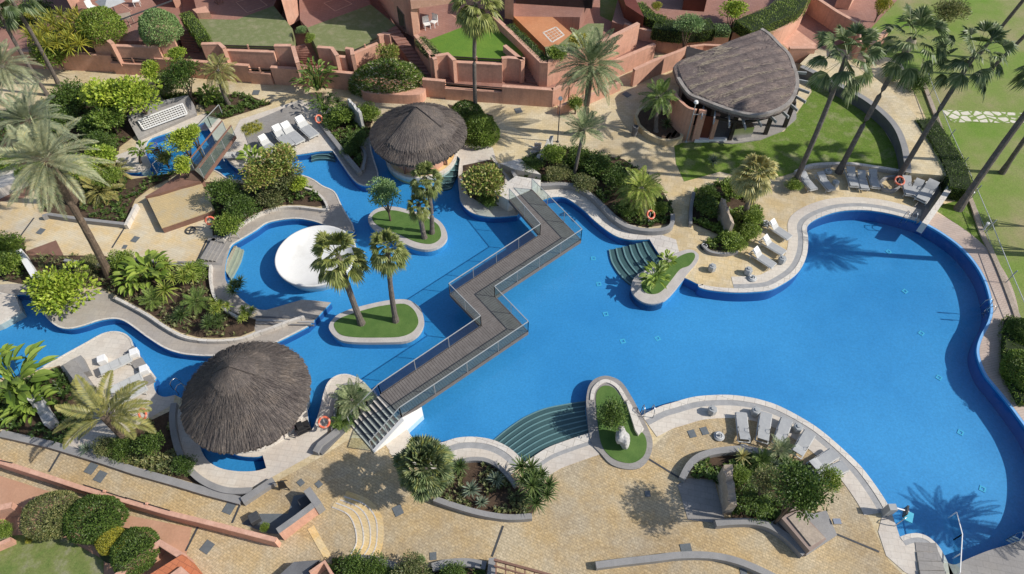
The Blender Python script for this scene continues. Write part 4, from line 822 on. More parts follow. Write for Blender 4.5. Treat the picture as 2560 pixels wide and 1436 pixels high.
wall('pink garden wall left of the green lawn', [(1074, 144), (1118, 137), (1132, 152)], ZT, ZP); wall('sunken pink wall in front of the green lawn', [(1132, 157), (1255, 163)], ZT - .35, ZP); wall('pink garden wall end of the green lawn', [(1255, 148), (1269, 146), (1311, 150)], ZT, ZP)
wall('pink flank wall left of the fourth stairs', [(1311, 150), (1265, 112)], ZT, ZP)
balustrade('dark rails on the green lawn wall', (1125, 138), (1258, 146), ZT, ZP)
wall('tall pink wall with the narrow hedge right of the green lawn', [(1231, 42), (1290, 98), (1350, 157), (1370, 158)], ZT + .1, ZP, w=.3)
wall('pink garden wall facing the ramp under the date palm', [(1370, 158), (1440, 132), (1520, 100), (1600, 60)], ZT + .1, ZP, w=.3)
wall('pink wall descending from the corner house to the ramp stairs', [(1034, 88), (1084, 150)], ZT, ZP, w=.3)
# stairs between the gardens
def flight(label, top, bot, n, zt, zb, m='terra'):
    a, b_ = [W(*p, zt).to_2d() for p in top]; c, d = [W(*p, zb).to_2d() for p in bot]; t = empty('garden_stairs', (c.x, c.y, zb), label, 'stairs'); o = c
    for j in range(n):
        p = [q - o for q in (a.lerp(c, j / n), b_.lerp(d, j / n), b_.lerp(d, (j + 1) / n), a.lerp(c, (j + 1) / n))]
        MB().prism(p, 0, (zt - zb) * (n - j) / n).obj('step', T[m], t)
    return t
flight('terracotta stairs between the bush garden and the dry lawn', [(443, 75), (478, 75)], [(462, 132), (500, 132)], 8, ZG, ZP + .01)
flight('sunlit terracotta stairs between the dry lawn and the shaded lawn', [(733, 118), (762, 110)], [(740, 158), (793, 165)], 8, ZG, ZP + .01)
flight('shaded terracotta stairs beside the corner house', [(965, 73), (990, 65)], [(1048, 187), (1084, 190)], 14, ZG, ZP + .01)
flight('terracotta stairs left of the orange patio wall', [(1285, 118), (1305, 108)], [(1316, 206), (1364, 215)], 12, ZG, ZP + .01)
flight('terracotta stairs at the top left by the pink slope', [(140, 40), (190, 35)], [(175, 110), (228, 110)], 8, ZG, ZP + .01)
# party walls and houses: tall pink blocks running up out of the picture
def block(label, base, z0, z1, m='pink', name='house_wall', cat='house wall'):
    p = ccw(WL(base, z0)); c = sum(p, Vector((0, 0))) / len(p); t = empty(name, (c.x, c.y, z0), label, cat)
    MB().prism([q - c for q in p], 0, z1 - z0).obj('wall_body', T[m], t); return t
block('pink party wall beside the first round bush', [(196, 53), (220, 44), (180, -90), (140, -90)], ZP, 4.5)
block('small pink pier at the dry lawn corner', [(486, 38), (520, 30), (530, 46), (497, 48)], ZG, ZG + .5, name='garden_pier', cat='pier')
block('pink party wall left of the dry lawn hedge', [(440, 20), (455, 16), (430, -90), (400, -90)], ZP, 6.5)
block('tall pink party wall between the dry lawn and the shaded lawn', [(722, 66), (750, 50), (740, -40), (700, -40)], ZG - .5, 7.5)
block('pink house wall at the top between the shaded lawn and the stairs', [(993, 70), (1036, 95), (960, -60), (905, -60)], ZG - .6, 8)
hb = block('pink corner house beside the green lawn with an open terrace', [(1034, 88), (1050, 84), (1050, 40), (1020, 20)], ZG, 6.6, name='corner_house', cat='house')
c = hb.location.to_2d()
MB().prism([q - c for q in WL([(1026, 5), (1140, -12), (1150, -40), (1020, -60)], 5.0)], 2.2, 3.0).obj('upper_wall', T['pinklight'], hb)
hb = hb; w0, w1 = W(1003, 58, 3.0), W(1020, 80, 3.0); MB().bar((w0.x - c.x - .12, w0.y - c.y - .1, 1.5), (w1.x - c.x - .12, w1.y - c.y - .1, 1.5), .08, 1.5).obj('window', T['glassdark'], hb)
block('pink house pier at the left of the orange patio', [(1262, 46), (1284, 50), (1284, 10), (1262, 5)], ZG, 6.0)
block('dark glazed house front behind the orange patio', [(1290, 10), (1480, 22), (1500, -60), (1290, -60)], ZG, 4.2, 'glassdark', 'house_front', 'house front')
block('pink house front above the patios at the top left', [(470, -40), (700, -45), (700, -110), (470, -110)], ZG, 5.5, 'pink', 'house_front', 'house front')
block('pink house front above the shaded lawn', [(760, -45), (900, -50), (900, -110), (760, -110)], ZG, 5.5, 'pink', 'house_front', 'house front')
block('pink house front above the bush garden', [(230, -40), (400, -45), (400, -110), (230, -110)], ZG, 5.5, 'pink', 'house_front', 'house front')
# right part: ramp walls and gardens behind the pavilion
wall('low pink wall between the shaded path and the sunny ramp', [(1398, 268), (1480, 238), (1553, 207)], .75, 0, w=.22)
wall('pink wall rising behind the round planter to a pointed end', [(1588, 176), (1640, 152), (1700, 130), (1726, 118)], 1.5, 0, w=.25)
wall('pink wall folding back behind the pavilion roof', [(1726, 118), (1757, 140), (1790, 150)], 1.5, 0, w=.25)
wall('orange-pink curved wall stub beside the pavilion roof', [(1726, 118), (1760, 114), (1815, 116)], 1.6, 0, w=.2)
ZH = 1.6
for nm, p, m_ in (('hedge_terrace', [(1530, 55), (1610, 78), (1700, 88), (1825, 84), (1832, 40), (1800, -60), (1560, -60)], 'terra'), ('house_terrace', [(1832, 82), (1930, 80), (2010, 20), (2035, -60), (1832, -60)], 'terra')):
    o = prism(nm, WL(p, ZH), 0, ZH, T[m_]); o['kind'] = 'structure'
wall('pink wall below the long dark hedge', [(1560, 60), (1612, 76), (1700, 90), (1826, 84)], ZH + .15, 0, w=.2, smooth=False)
wall('pink sloping curved wall left of the bright ramp', [(1880, 88), (1950, 75), (1990, 45), (2018, 10), (2030, -60)], ZH + .15, 0, w=.3, smooth=True)
block('brown slatted screen wall behind the date palm', [(1560, 45), (1605, 75), (1575, 10), (1545, 0)], ZH, ZH + 1.1, 'doorred', 'screen_wall', 'screen')
block('brown wooden hut at the top centre', [(1705, 25), (1760, 30), (1765, -20), (1710, -25)], ZH, ZH + 1.8, 'doorred', 'garden_hut', 'hut')
area_poly('bright_ramp', WL([(1930, 80), (1985, 70), (2045, 110), (2045, 126), (1975, 128), (1955, 110)]), 6, T['pinklight'])
area_poly('ramp_top', WL([(1985, 70), (2018, 20), (2040, -60), (2300, -60), (2160, 90), (2060, 125)]), 7, T['terra'])
wall('pink retaining wall at the lower end of the bright ramp', [(1975, 122), (2040, 122)], 1.3, 0, w=.3)
wall('pink garden wall running up to the right behind the first tall palm', [(2030, -10), (2090, 30), (2148, 62), (2150, 105)], 1.6, 0, w=.3)
wall('small pink wall behind the second tall palm', [(2180, 112), (2225, 75)], 1.2, 0, w=.3)
block('pink roof slab at the top right', [(2085, 20), (2105, -40), (2160, -40), (2120, 26)], 0, 1.8, 'pinklight', 'roof_slab', 'roof')
# curved retaining wall of the lawn
wall('long dark curved retaining wall between the lawn and the raised path', [(2000, 168), (2060, 196), (2110, 222), (2160, 250), (2205, 285), (2235, 320), (2252, 360), (2260, 400), (2262, 430)], .85, 0, w=.35, m='graphite', smooth=True, cap=False)
o = MB().strip(*[offset(S([(2000, 168), (2060, 196), (2110, 222), (2160, 250), (2205, 285), (2235, 320), (2252, 360), (2260, 400), (2262, 430)], .87, 5), d) for d in (-.02, .42)], .855, .875).obj('wall_coping', T['grey']); meta(o, 'grey coping on top of the curved lawn wall', 'coping')
c1 = S([(2000, 160), (2060, 190), (2110, 215), (2160, 243), (2205, 278), (2240, 318), (2258, 362), (2266, 405), (2266, 432)], .84, 5)
c2 = S([(2030, 130), (2120, 160), (2180, 190), (2240, 240), (2290, 290), (2320, 340), (2340, 380), (2360, 420), (2372, 440)], .84, 5)
o = MB().strip(c1, c2, -.01, .84).obj('raised_path', T['pathstone']); o['kind'] = 'structure'
# lounge terrace walls at the right end
wall('pale stone wall round the shaded corner of the lounge terrace', [(2270, 413), (2320, 418), (2380, 430), (2372, 460), (2345, 500), (2305, 556)], .8, 0, w=.35, m='palewhite', cap=False)
wall('pale curved edge between the lawn and the upper loungers', [(1993, 432), (2030, 416), (2080, 412), (2130, 412), (2190, 420), (2240, 428), (2262, 432)], .3, 0, w=.25, m='palewhite', smooth=True, cap=False)
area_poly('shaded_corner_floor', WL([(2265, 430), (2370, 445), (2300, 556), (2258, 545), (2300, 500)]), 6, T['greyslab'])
# planter of the tall palms on the lounge terrace and the pavilion planter
kerb('palm_ring', [(2200, 455), (2215, 443), (2240, 440), (2255, 450), (2250, 466), (2230, 475), (2208, 470)], .14, .3, 'grey', closed=True, label='grey round planter kerb holding the tall palm by the red lifebuoy')
kerb('round_planter', [(1590, 290), (1600, 272), (1625, 265), (1660, 275), (1690, 300), (1704, 330), (1700, 345), (1665, 350), (1625, 335), (1598, 312)], .22, .5, 'decksand', closed=True, label='round sandstone planter with the yellow-tipped palm beside the pavilion')
sheet('round_planter_bed', SC([(1590, 290), (1600, 272), (1625, 265), (1660, 275), (1690, 300), (1704, 330), (1700, 345), (1665, 350), (1625, 335), (1598, 312)], .4), [], .4, T['soil'])
for k, (x, y) in enumerate(((1668, 352), (1676, 345))):
    o = MB().box((0, 0, .2), (.9, .2, .4), .5).obj('stone_bench', T['palewhite']); o.location = W(x + 8 * k, y); o.rotation_euler.z = .5; meta(o, ['pale stone bench block nearest the round planter', 'pale stone bench block nearest the pavilion planter tip'][k], 'bench')
# ------------------------------------------------------------------ bottom left: pink wall, terracotta lane, roofs
ZQ = .8
wall('long pink wall dropping diagonally across the bottom left corner', [(-60, 1128), (0, 1148), (120, 1186), (206, 1214), (421, 1276), (560, 1310), (692, 1344)], ZQ, -.01, w=-.22, cap=True)
balustrade('dark rail on top of the long pink wall near the two slate covers', (205, 1210), (315, 1245), ZQ + .12, 0); balustrade('dark rail on top of the long pink wall nearer the corner', (310, 1242), (422, 1275), ZQ + .12, 0)
balustrade('dark rail on top of the pink wall at the left edge', (-40, 1142), (28, 1156), ZQ + .12, 0)
wall('pink angled wall with a grey cap beside the dark patio', [(699, 1336), (745, 1300), (790, 1266)], .9, 0, w=.26, cap=False)
o = MB().strip(*[offset(WL([(697, 1334), (745, 1300), (790, 1266)], .93), d) for d in (.0, .28)], .90, .94).obj('stone_coping', T['grey']); meta(o, 'light grey coping on the pink angled wall', 'coping')
o = MB().strip(*[offset(WL([(768, 1222), (797, 1262)], .95), d) for d in (.15, -.2)], 0, .95).obj('grey_pier', T['grey']); meta(o, 'grey stone pier at the end of the pink angled wall', 'pier')
area_poly('patio_shadow_floor', WL([(604, 1310), (640, 1285), (720, 1285), (735, 1240), (760, 1236), (790, 1270), (700, 1335), (672, 1335)]), 5, T['manhole'])  # dark floor colour stands in for the shade in the walled patio
area_poly('terracotta_lane', WL([(-300, 1700), (-300, 1100), (0, 1190), (300, 1285), (480, 1320), (467, 1385), (470, 1436), (470, 1700)]), 5, T['terra2'] if 'terra2' in T else T['pinklight'])
o = sheet('bottom_left_lawn', WL([(-100, 1350), (60, 1338), (150, 1340), (260, 1400), (260, 1700), (-100, 1700)]), [], .035, T['patchlawn'])
wall('salmon parapet in front of the dark clipped hedge', [(285, 1436), (330, 1400), (400, 1348), (464, 1385), (500, 1450)], .9, 0, w=-.3)
o = prism('tiled_roof', WL([(375, 1436), (455, 1386), (466, 1392), (500, 1436), (480, 1500), (330, 1500)], 1.0), 0, 1.0, T['rooftile']); meta(o, 'orange tiled roof at the bottom left edge', 'roof')
o = prism('low_parapet', WL([(425, 1436), (452, 1416), (475, 1436), (470, 1500), (410, 1500)], 1.2), 1.0, 1.2, T['pinklight']); meta(o, 'salmon parapet on the orange tiled roof', 'parapet')
o = prism('stair_roof', WL([(700, 1436), (735, 1405), (800, 1400), (772, 1424), (775, 1480), (700, 1480)], .5), 0, .5, T['graphite']); meta(o, 'dark flat roof at the bottom edge left of the bushes', 'roof')
wall('pink pointed wall at the bottom edge left of the bushes', [(772, 1428), (812, 1400), (835, 1436)], .8, 0, w=-.15)
wall('pink wall piece at the far left above the bottom lawn', [(-60, 1380), (26, 1343)], .5, 0, w=-.2)
wall('pink lane wall at the far left with a shaded corner', [(-60, 1275), (30, 1255)], .9, 0, w=-.3)
t = empty('pergola', W(1245, 1436), 'brown wooden pergola frame at the bottom edge', 'pergola'); off = t.location
for k in range(6):
    a, c = W(1240 + 24 * k, 1402 + 6 * k, 1.2) - off, W(1240 + 24 * k, 1500, 1.2) - off; MB().bar(a, c, .06, .1).obj('slat', T['brownwood'], t)
a, c = W(1235, 1400, 1.28) - off, W(1400, 1445, 1.28) - off; MB().bar(a, c, .1, .14).obj('beam', T['brownwood'], t)
a, c = W(1235, 1415, 1.28) - off, W(1400, 1462, 1.28) - off; MB().bar(a, c, .06, .1).obj('beam', T['brownwood'], t)
o = prism('grey_pier', WL([(1222, 1396), (1240, 1394), (1238, 1500), (1212, 1500)], .6), 0, .6, T['grey']); meta(o, 'grey stone pier beside the bottom pergola', 'pier')

# ------------------------------------------------------------------ lower terrace structures: stone slab, rock wall, cabin
def slabwall(label, base, top, w, m='monolith', name='stone_slab', z0=0, H=2.4, cat='stone slab', jag=.12, seed=1):
    """upright rough stone plate: base edge and top edge surveyed separately"""
    r_ = random.Random(seed); a, c = [W(*p, z0) for p in base]; d = (c - a).normalized(); nn = Vector((-d.y, d.x, 0)) * w; n = 9; v = []; f = []
    for side in (0, 1):
        for j in range(5):
            for i in range(n + 1):
                p = a.lerp(c, i / n); h = H * j / 4 * (top[0] + (top[1] - top[0]) * i / n) + (r_.uniform(-jag, jag) if j == 4 else 0); q = p + Vector((0, 0, h)) + (nn if side else Vector()) + Vector((r_.uniform(-.02, .02),) * 3)
                v.append(q - a)
    st = 5 * (n + 1)
    for s in (0, st):
        for j in range(4):
            for i in range(n): k = s + j * (n + 1) + i; f.append((k, k + 1, k + n + 2, k + n + 1))
    for j in range(4):
        for i in (0, n): k = j * (n + 1) + i; f.append((k, k + n + 1, k + n + 1 + st, k + st))
    for i in range(n): k = 4 * (n + 1) + i; f.append((k, k + 1, k + 1 + st, k + st))
    o = mesh(name, v, f, T[m]); o.location = a; bm = bmesh.new(); bm.from_mesh(o.data); bmesh.ops.recalc_face_normals(bm, faces=bm.faces); bm.to_mesh(o.data); bm.free(); return meta(o, label, cat)
slabwall('tall rough travertine slab in the shrub bed on the lower terrace', [(1806, 1286), (1790, 1196)], (.80, 1), -.38, H=1.55, seed=1)
slabwall('tall pale stone monolith in the bed beside the right loungers', [(1815, 596), (1788, 540)], (.85, 1), -.22, H=1.6, seed=2)
slabwall('upright pale slab between the upper lounge and the small thatched bar', [(906, 325), (880, 300)], (.9, 1.1), -.22, 'rock', H=1.6, seed=3)
slabwall('grey stone figure with fin-like layers by the shrub bed', [(1340, 412), (1374, 375)], (.6, 1), -.25, 'rock', H=1.2, seed=4, jag=.2)
for k in range(3): slabwall(['lowest', 'middle', 'highest'][k] + ' stone fin leaning beside the grey stone figure', [(1326 + 5 * k, 382 - 8 * k), (1346 + 4 * k, 386 - 8 * k)], (.7, 1), -.1, 'palewhite', H=.3 + .1 * k, seed=7 + k, jag=.03)
slabwall('long weathered stone wall behind the bottom left palms', [(128, 1078), (86, 1010)], (.8, 1), -.5, 'rock', H=.7, seed=5)
o = MB().strip(*[offset(WL([(170, 905), (262, 1030)], .7), d) for d in (.28, -.28)], 0, .7).obj('stone_bench_wall', T['greyslab']); meta(o, 'long grey stone wall along the pale lounge peninsula', 'wall')
area_poly('slab_forecourt', WL([(1693, 1213), (1722, 1196), (1785, 1202), (1812, 1300), (1800, 1310), (1720, 1300)]), 7, T['greyslab'])
t = empty('service_cabin', W(2000, 1330), 'low service cabin with a beige roof and grey stone rim under the dark tree', 'cabin'); off = t.location.to_2d()
rf = [p - off for p in WL([(1970, 1295), (1995, 1280), (2062, 1345), (2028, 1366)], .9)]; MB().prism(rf, 0, .93).obj('roof', T['monolith'], t)
MB().prism([p - off for p in WL([(1954, 1296), (1990, 1266), (2066, 1348), (2024, 1378)], .85)], 0, .86).obj('walls', T['pinkgrey'] if 'pinkgrey' in T else T['greyslab'], t)
MB().prism([p - off for p in WL([(1925, 1306), (1962, 1332), (2017, 1388), (2093, 1338), (2066, 1276), (2035, 1285), (1985, 1262), (1948, 1296)], .25)], 0, .25).obj('plinth', T['grey'], t)
o = MB().box((0, 0, .3), (.35, .25, .12)).obj('vent_box', T['metal']); o.location = W(2086, 1310); meta(o, 'small metal box on the paving right of the service cabin', 'box')

# ------------------------------------------------------------------ left: pond fountain, wooden footbridge, wooden deck, lounge walls
t = empty('fountain_slab', W(400, 300), 'sloping grey stone cascade with a white gridded panel above the small pond', 'fountain'); off = t.location
def q4(pts, m, nm, dz=0):
    v = [W(x, y, z) - off + Vector((0, 0, dz)) for x, y, z in pts]; lo = [Vector((p.x, p.y, 0)) for p in v]; n = len(v)
    return MB().add(v + lo, [tuple(range(n)), tuple(range(n, 2 * n))[::-1]] + [(i, (i + 1) % n, (i + 1) % n + n, i + n) for i in range(n)]).obj(nm, T[m], t)
q4([(320, 300, .9), (345, 347, .25), (490, 283, .25), (485, 262, .6), (473, 243, .9)], 'greyslab', 'cascade')
q4([(322, 298, .95), (400, 262, .95), (473, 243, .95), (470, 238, .95), (395, 255, .95), (318, 290, .95)], 'grey', 'top_wall', .02)
fr = [(345, 303, .86), (361, 326, .52), (469, 286, .52), (457, 261, .86)]
a, b_, c, d = [W(*p) - off for p in fr]; g = MB(); up = Vector((0, 0, .06))
for p, q in ((a, b_), (b_, c), (c, d), (d, a)): g.bar(p + up, q + up, .07, .07)
for i in range(1, 18): g.bar(a.lerp(d, i / 18) + up, b_.lerp(c, i / 18) + up, .03, .05)
for j in range(1, 5): g.bar(a.lerp(b_, j / 5) + up, d.lerp(c, j / 5) + up, .025, .05)
g.obj('white_grid', T['white'], t)
o = prism('half_round_platform', S([(284, 395), (342, 375), (362, 381), (376, 418), (354, 430), (319, 430), (296, 414)]), -1.2, .12, T['pale']); o['kind'] = 'structure'
ZF = 1.0
t = empty('footbridge', W(530, 375), 'narrow brown timber footbridge with glass sides over the small pond', 'footbridge'); off = t.location
fb = [W(*p, ZF) - off for p in ((486, 425), (510, 446), (588, 340), (566, 328))]
def slats(P0, P1, P2, P3, n, m, nm, z=0):
    b = MB()
    for i in range(n):
        f0, f1 = (i + .06) / n, (i + .94) / n; qd = [P0.lerp(P3, f0), P1.lerp(P2, f0), P1.lerp(P2, f1), P0.lerp(P3, f1)]
        b.prism([q.to_2d() for q in qd], ZF - .06, ZF)
    return b.obj(nm, T[m], t)
slats(fb[0], fb[1], fb[2], fb[3], 34, 'woodgrey2' if 'woodgrey2' in T else 'woodb', 'deck')
for p, q in ((fb[0], fb[3]), (fb[1], fb[2])): MB().bar(p + Vector((0, 0, -.1)), q + Vector((0, 0, -.1)), .1, .22).obj('edge_beam', T['brownwood'], t)
rail('glass railing on the pond side of the timber footbridge', [off.to_2d() + fb[0].to_2d(), off.to_2d() + fb[3].to_2d()], z=ZF, h=.9, gap=1.5, group=None, capm='brownwood', cap=.07)
rail('glass railing on the pool side of the timber footbridge', [off.to_2d() + fb[1].to_2d(), off.to_2d() + fb[2].to_2d()], z=ZF, h=.9, gap=1.5, group=None, capm='brownwood', cap=.07)
rail('free-standing glass rail along the small pond', [p.to_2d() for p in (W(395, 438), W(470, 380), W(530, 320), W(558, 290))], z=.1, h=.9, gap=1.6, group=None)
# brown ramp and golden wooden deck
o = prism('brown_ramp', WL([(452, 430), (486, 426), (508, 446), (500, 455), (450, 468), (395, 485), (362, 492), (400, 470)], .7), 0, .7, T['brownwood']); meta(o, 'reddish brown timber ramp leading up to the footbridge', 'ramp')
t = empty('timber_deck', W(450, 520), 'square golden timber deck beside the dark shrubs', 'deck'); off = t.location.to_2d()
A_, B_, C_, D_ = [W(*p, .5).to_2d() - off for p in ((368, 496), (503, 456), (536, 525), (404, 570))]
b = MB()
for i in range(20):
    f0, f1 = (i + .07) / 20, (i + .93) / 20; b.prism([A_.lerp(D_, f0), B_.lerp(C_, f0), B_.lerp(C_, f1), A_.lerp(D_, f1)], .42, .5)
b.obj('boards', T['goldwood'] if 'goldwood' in T else T['goldtile'], t); MB().prism([A_, B_, C_, D_], 0, .41).obj('frame', T['brownwood'], t)
o = sheet('brown_mat', WL([(66, 628), (140, 601), (161, 643), (150, 670), (95, 668), (70, 660)], .03), [], .03, T['brownwood']); meta(o, None, None, None, 'structure')
o = sheet('brown_carpet', WL([(-60, 520), (0, 480), (75, 440), (95, 470), (60, 495), (0, 505), (0, 520), (-60, 540)], .02), [], .034, T['brownwood']); o['kind'] = 'structure'
o = prism('pale_ledge', WL([(-60, 455), (0, 425), (35, 417), (73, 440), (0, 472), (-60, 500)], .7), 0, .7, T['palewhite']); meta(o, 'pale stone ledge at the left edge under the big date palm', 'ledge')
o = MB().strip(*[offset(WL([(46, 625), (85, 690)], .8), d) for d in (.16, -.16)], 0, .8).obj('white_wall', T['white']); meta(o, 'narrow white wall beside the round bright bush at the left', 'wall')
# upper lounge back wall (grey plane) and steps left of the ring walk
o = prism('lounge_backdrop', WL([(602, 310), (745, 250), (760, 290), (765, 330), (625, 372)], .25), 0, .05, T['greyslab']); meta(o, 'large grey stone sloping apron behind the upper loungers', 'apron')
t = empty('stone_steps', W(530, 630), 'wide grey stone steps left of the round basin pool', 'steps'); off = t.location.to_2d()
for k in range(4):
    p = WL([(503 + 9 * k, 652), (538 + 9 * k, 594), (547 + 9 * k, 594), (512 + 9 * k, 654)], .1); MB().prism([q - off for q in p], 0, .30 - .06 * k).obj('step', T['greyslab'], t)
area_poly('steps_landing', WL([(496, 660), (522, 600), (580, 605), (562, 640), (555, 665)]), 7, T['greyslab'])
for lab, a, c in (('short pale wall above the grey steps', (520, 598), (560, 602)), ('short grey wall below the grey steps', (442, 656), (492, 657))): 
    o = MB().strip(*[offset(WL([a, c], .3), d) for d in (.1, -.1)], 0, .3).obj('low_wall', T['greyslab']); meta(o, lab, 'wall')
# ------------------------------------------------------------------ sun loungers, tables, buoys and other small things
def make_lounger(style):
    """origin on the floor under the middle, head towards +y; 1.95 m x 0.72 m"""
    t = bpy.data.objects.new('sun_lounger', None); COL.objects.link(t); L, Wd = 1.9, .68
    f = MB(); f.bar((-Wd / 2, -.95, .33), (-Wd / 2, .95, .33), .05, .06).bar((Wd / 2, -.95, .33), (Wd / 2, .95, .33), .05, .06).bar((-Wd / 2, -.95, .33), (Wd / 2, -.95, .33), .05, .06).bar((-Wd / 2, .95, .33), (Wd / 2, .95, .33), .05, .06)
    f.obj('frame', T['frame'], t)
    for x in (-1, 1):
        for y in (-.75, .75): MB().bar((x * Wd / 2, y, 0), (x * Wd / 2, y, .33), .05, .05).obj('leg', T['frame'], t)
    def sl(y0, z0, y1, z1, nm, m, w=Wd - .06, th=.05, cv=.0):
        n = 8; b = MB(); v = []
        for i in range(n + 1):
            s = i / n; y = y0 + (y1 - y0) * s; z = z0 + (z1 - z0) * s + cv * math.sin(math.pi * s)
            v += [(-w / 2, y, z), (w / 2, y, z), (w / 2, y, z + th), (-w / 2, y, z + th)]
        fs = [(0, 1, 2, 3), (4 * n + 3, 4 * n + 2, 4 * n + 1, 4 * n)]
        for i in range(n):
            for k in range(4): fs.append((4 * i + k, 4 * i + 4 + k, 4 * i + 4 + (k + 1) % 4, 4 * i + (k + 1) % 4))
        return b.add(v, fs).obj(nm, T[m], t)
    if style == 'curved':
        sl(-.95, .42, .25, .36, 'seat', 'sling', cv=-.03); sl(.25, .36, .93, .62, 'backrest', 'sling', cv=.05)
        g = MB(); g.tube([(.30, .08, .37), (.30, .08, .58), (.30, .38, .60), (.30, .38, .40)], .014, 6); g.obj('armrest', T['darkmetal'], t)
        g = MB(); g.tube([(-.30, .08, .37), (-.30, .08, .58), (-.30, .38, .60), (-.30, .38, .40)], .014, 6); g.obj('armrest', T['darkmetal'], t)
    elif style == 'flat':
        sl(-.93, .36, .35, .36, 'seat', 'slingpale'); sl(.35, .36, .93, .42, 'backrest', 'slingpale')
        g = MB()
        for y0, y1 in ((-.9, -.3), (-.25, .3), (.4, .9)): g.tube([(-.28, y0, .42), (.28, y0, .42), (.28, y1, .42 + (.05 if y0 > .3 else 0)), (-.28, y1, .42 + (.05 if y0 > .3 else 0))], .008, 4, closed=True)
        g.obj('piping', T['greymetal'], t)
    else:
        sl(-.93, .34, .25, .34, 'seat', 'sling'); bk = sl(.25, .35, .82, .80, 'backrest', 'slingpale', cv=.03)
        MB().bar((-.3, .75, .1), (-.3, .8, .74), .035).bar((.3, .75, .1), (.3, .8, .74), .035).obj('backrest_strut', T['darkmetal'], t)
        sl(.5, .62, .80, .86, 'pillow', 'cloth', w=.5, th=.07).parent = bk
    return t
PROTO = {s: make_lounger(s) for s in ('curved', 'flat', 'up')}; used = set()
def lounger(style, head, foot, label, group, s=1.0):
    h, f_ = W(*head, .35), W(*foot, .35); c = (h + f_) / 2; c.z = 0; d = h - f_
    o = PROTO[style] if style not in used else copy_tree(PROTO[style]); used.add(style)
    o.location = (c.x, c.y, .045); o.rotation_euler.z = math.atan2(-d.x, d.y); k = max(.85, min(1.1, d.to_2d().length / 1.9)) * s; o.scale = (k, k, k)
    meta(o, label, 'sun lounger', group); return o
GL = 'grey-white loungers curving along the lower terrace'
for h, f_, lab in (((1860, 1100), (1853, 1038), 'leftmost curved lounger of the lower terrace, casting a long shadow'), ((1904, 1106), (1915, 1034), 'second curved lounger from the left on the lower terrace'), ((1946, 1108), (1966, 1052), 'third curved lounger from the left on the lower terrace'), ((1995, 1130), (2020, 1090), 'fourth curved lounger beside the dark side table'), ((2040, 1162), (2075, 1140), 'upper one of two touching loungers near the dark tree'), ((2058, 1190), (2100, 1170), 'lower one of two touching loungers near the dark tree')): lounger('curved', h, f_, lab, GL)
GR = 'loungers with raised backs on the peninsula'
for h, f_, lab in (((1925, 562), (1970, 592), 'topmost lounger with a raised back beside the peninsula monolith'), ((1908, 602), (1955, 630), 'middle lounger with a raised back beside the peninsula monolith'), ((1884, 632), (1930, 662), 'lowest lounger with a raised back beside the peninsula monolith')): lounger('up', h, f_, lab, GR)
GU = 'loungers on the terrace below the lawn'
for h, f_, lab in (((2002, 436), (2034, 474), 'leftmost lounger on the upper right terrace'), ((2048, 438), (2078, 474), 'second lounger from the left on the upper right terrace'), ((2122, 424), (2136, 468), 'lounger standing just right of the middle tall palm'), ((2150, 432), (2162, 474), 'lounger with a brown towel on the upper right terrace'), ((2178, 430), (2190, 470), 'lounger left of the round palm kerb'), ((2262, 446), (2275, 490), 'pale lounger left of the pair in the shaded corner'), ((2298, 455), (2280, 490), 'left grey lounger in the shaded corner of the terrace'), ((2330, 462), (2300, 505), 'right grey lounger in the shaded corner of the terrace')): lounger('curved', h, f_, lab, GU)
GT = 'white loungers on the upper lounge deck'
for h, f_, lab in (((655, 352), (690, 384), 'leftmost white lounger below the grey stone apron'), ((690, 328), (728, 368), 'white lounger in the middle of the upper lounge deck'), ((712, 322), (752, 358), 'white lounger beside the small round table on the upper deck'), ((745, 305), (790, 345), 'white lounger nearest the shady bed on the upper deck')): lounger('up', h, f_, lab, GT)
GP = 'flat white loungers on the left peninsula'
for h, f_, lab in (((262, 924), (315, 898), 'flat white lounger highest on the left peninsula'), ((285, 975), (345, 945), 'flat white lounger in the middle of the left peninsula'), ((300, 1000), (352, 972), 'flat white lounger lowest on the left peninsula'), ((560, 388), (605, 386), 'white flat lounger beside the timber footbridge')): lounger('flat', h, f_, lab, GP)
# small low side tables / stools
def make_table():
    t = bpy.data.objects.new('side_table', None); COL.objects.link(t)
    MB().lathe([(.20, .0), (.24, .05), (.24, .40), (.21, .44), (.001, .44)], n=6).obj('body', T['greymetal'], t); MB().lathe([(.10, .44), (.10, .50), (.001, .50)], n=10).obj('knob', T['greymetal'], t); return t
tb = make_table(); first = True
for x, y, lab in ((1778, 1032, 'faceted grey stool alone near the lower pool edge'), (1886, 1035, 'faceted grey stool between the first two lower loungers'), (1990, 1076, 'faceted grey stool between the third and fourth lower loungers'), (1778, 676, 'grey cube stool near the teardrop island'), (1868, 684, 'grey cube stool at the edge of the peninsula walk'), (1952, 656, 'grey cube stool at the foot of the lowest peninsula lounger'), (2085, 466, 'small grey stool beside the second upper lounger'), (710, 350, 'small grey stool between the white upper loungers')):
    o = tb if first else copy_tree(tb); first = False; o.location = W(x, y, .04); o.rotation_euler.z = rnd.uniform(0, 1); meta(o, lab, 'stool', 'small grey stools by the loungers')
def cubes(x, y, lab, m='cloth', s=.42):
    o = MB().box((0, 0, .2), (s, s, .38)).obj('cube_seat', T[m], bevel=.02); o.location = W(x, y, .01); o.rotation_euler.z = .45; meta(o, lab, 'cube seat', 'cube seats on the left peninsula')
for x, y, lab in ((340, 888, 'upper white cube seat at the right edge of the left peninsula'), (365, 930, 'lower white cube seat at the right edge of the left peninsula'), (260, 905, 'pale cube table left of the highest flat lounger')): cubes(x, y, lab)
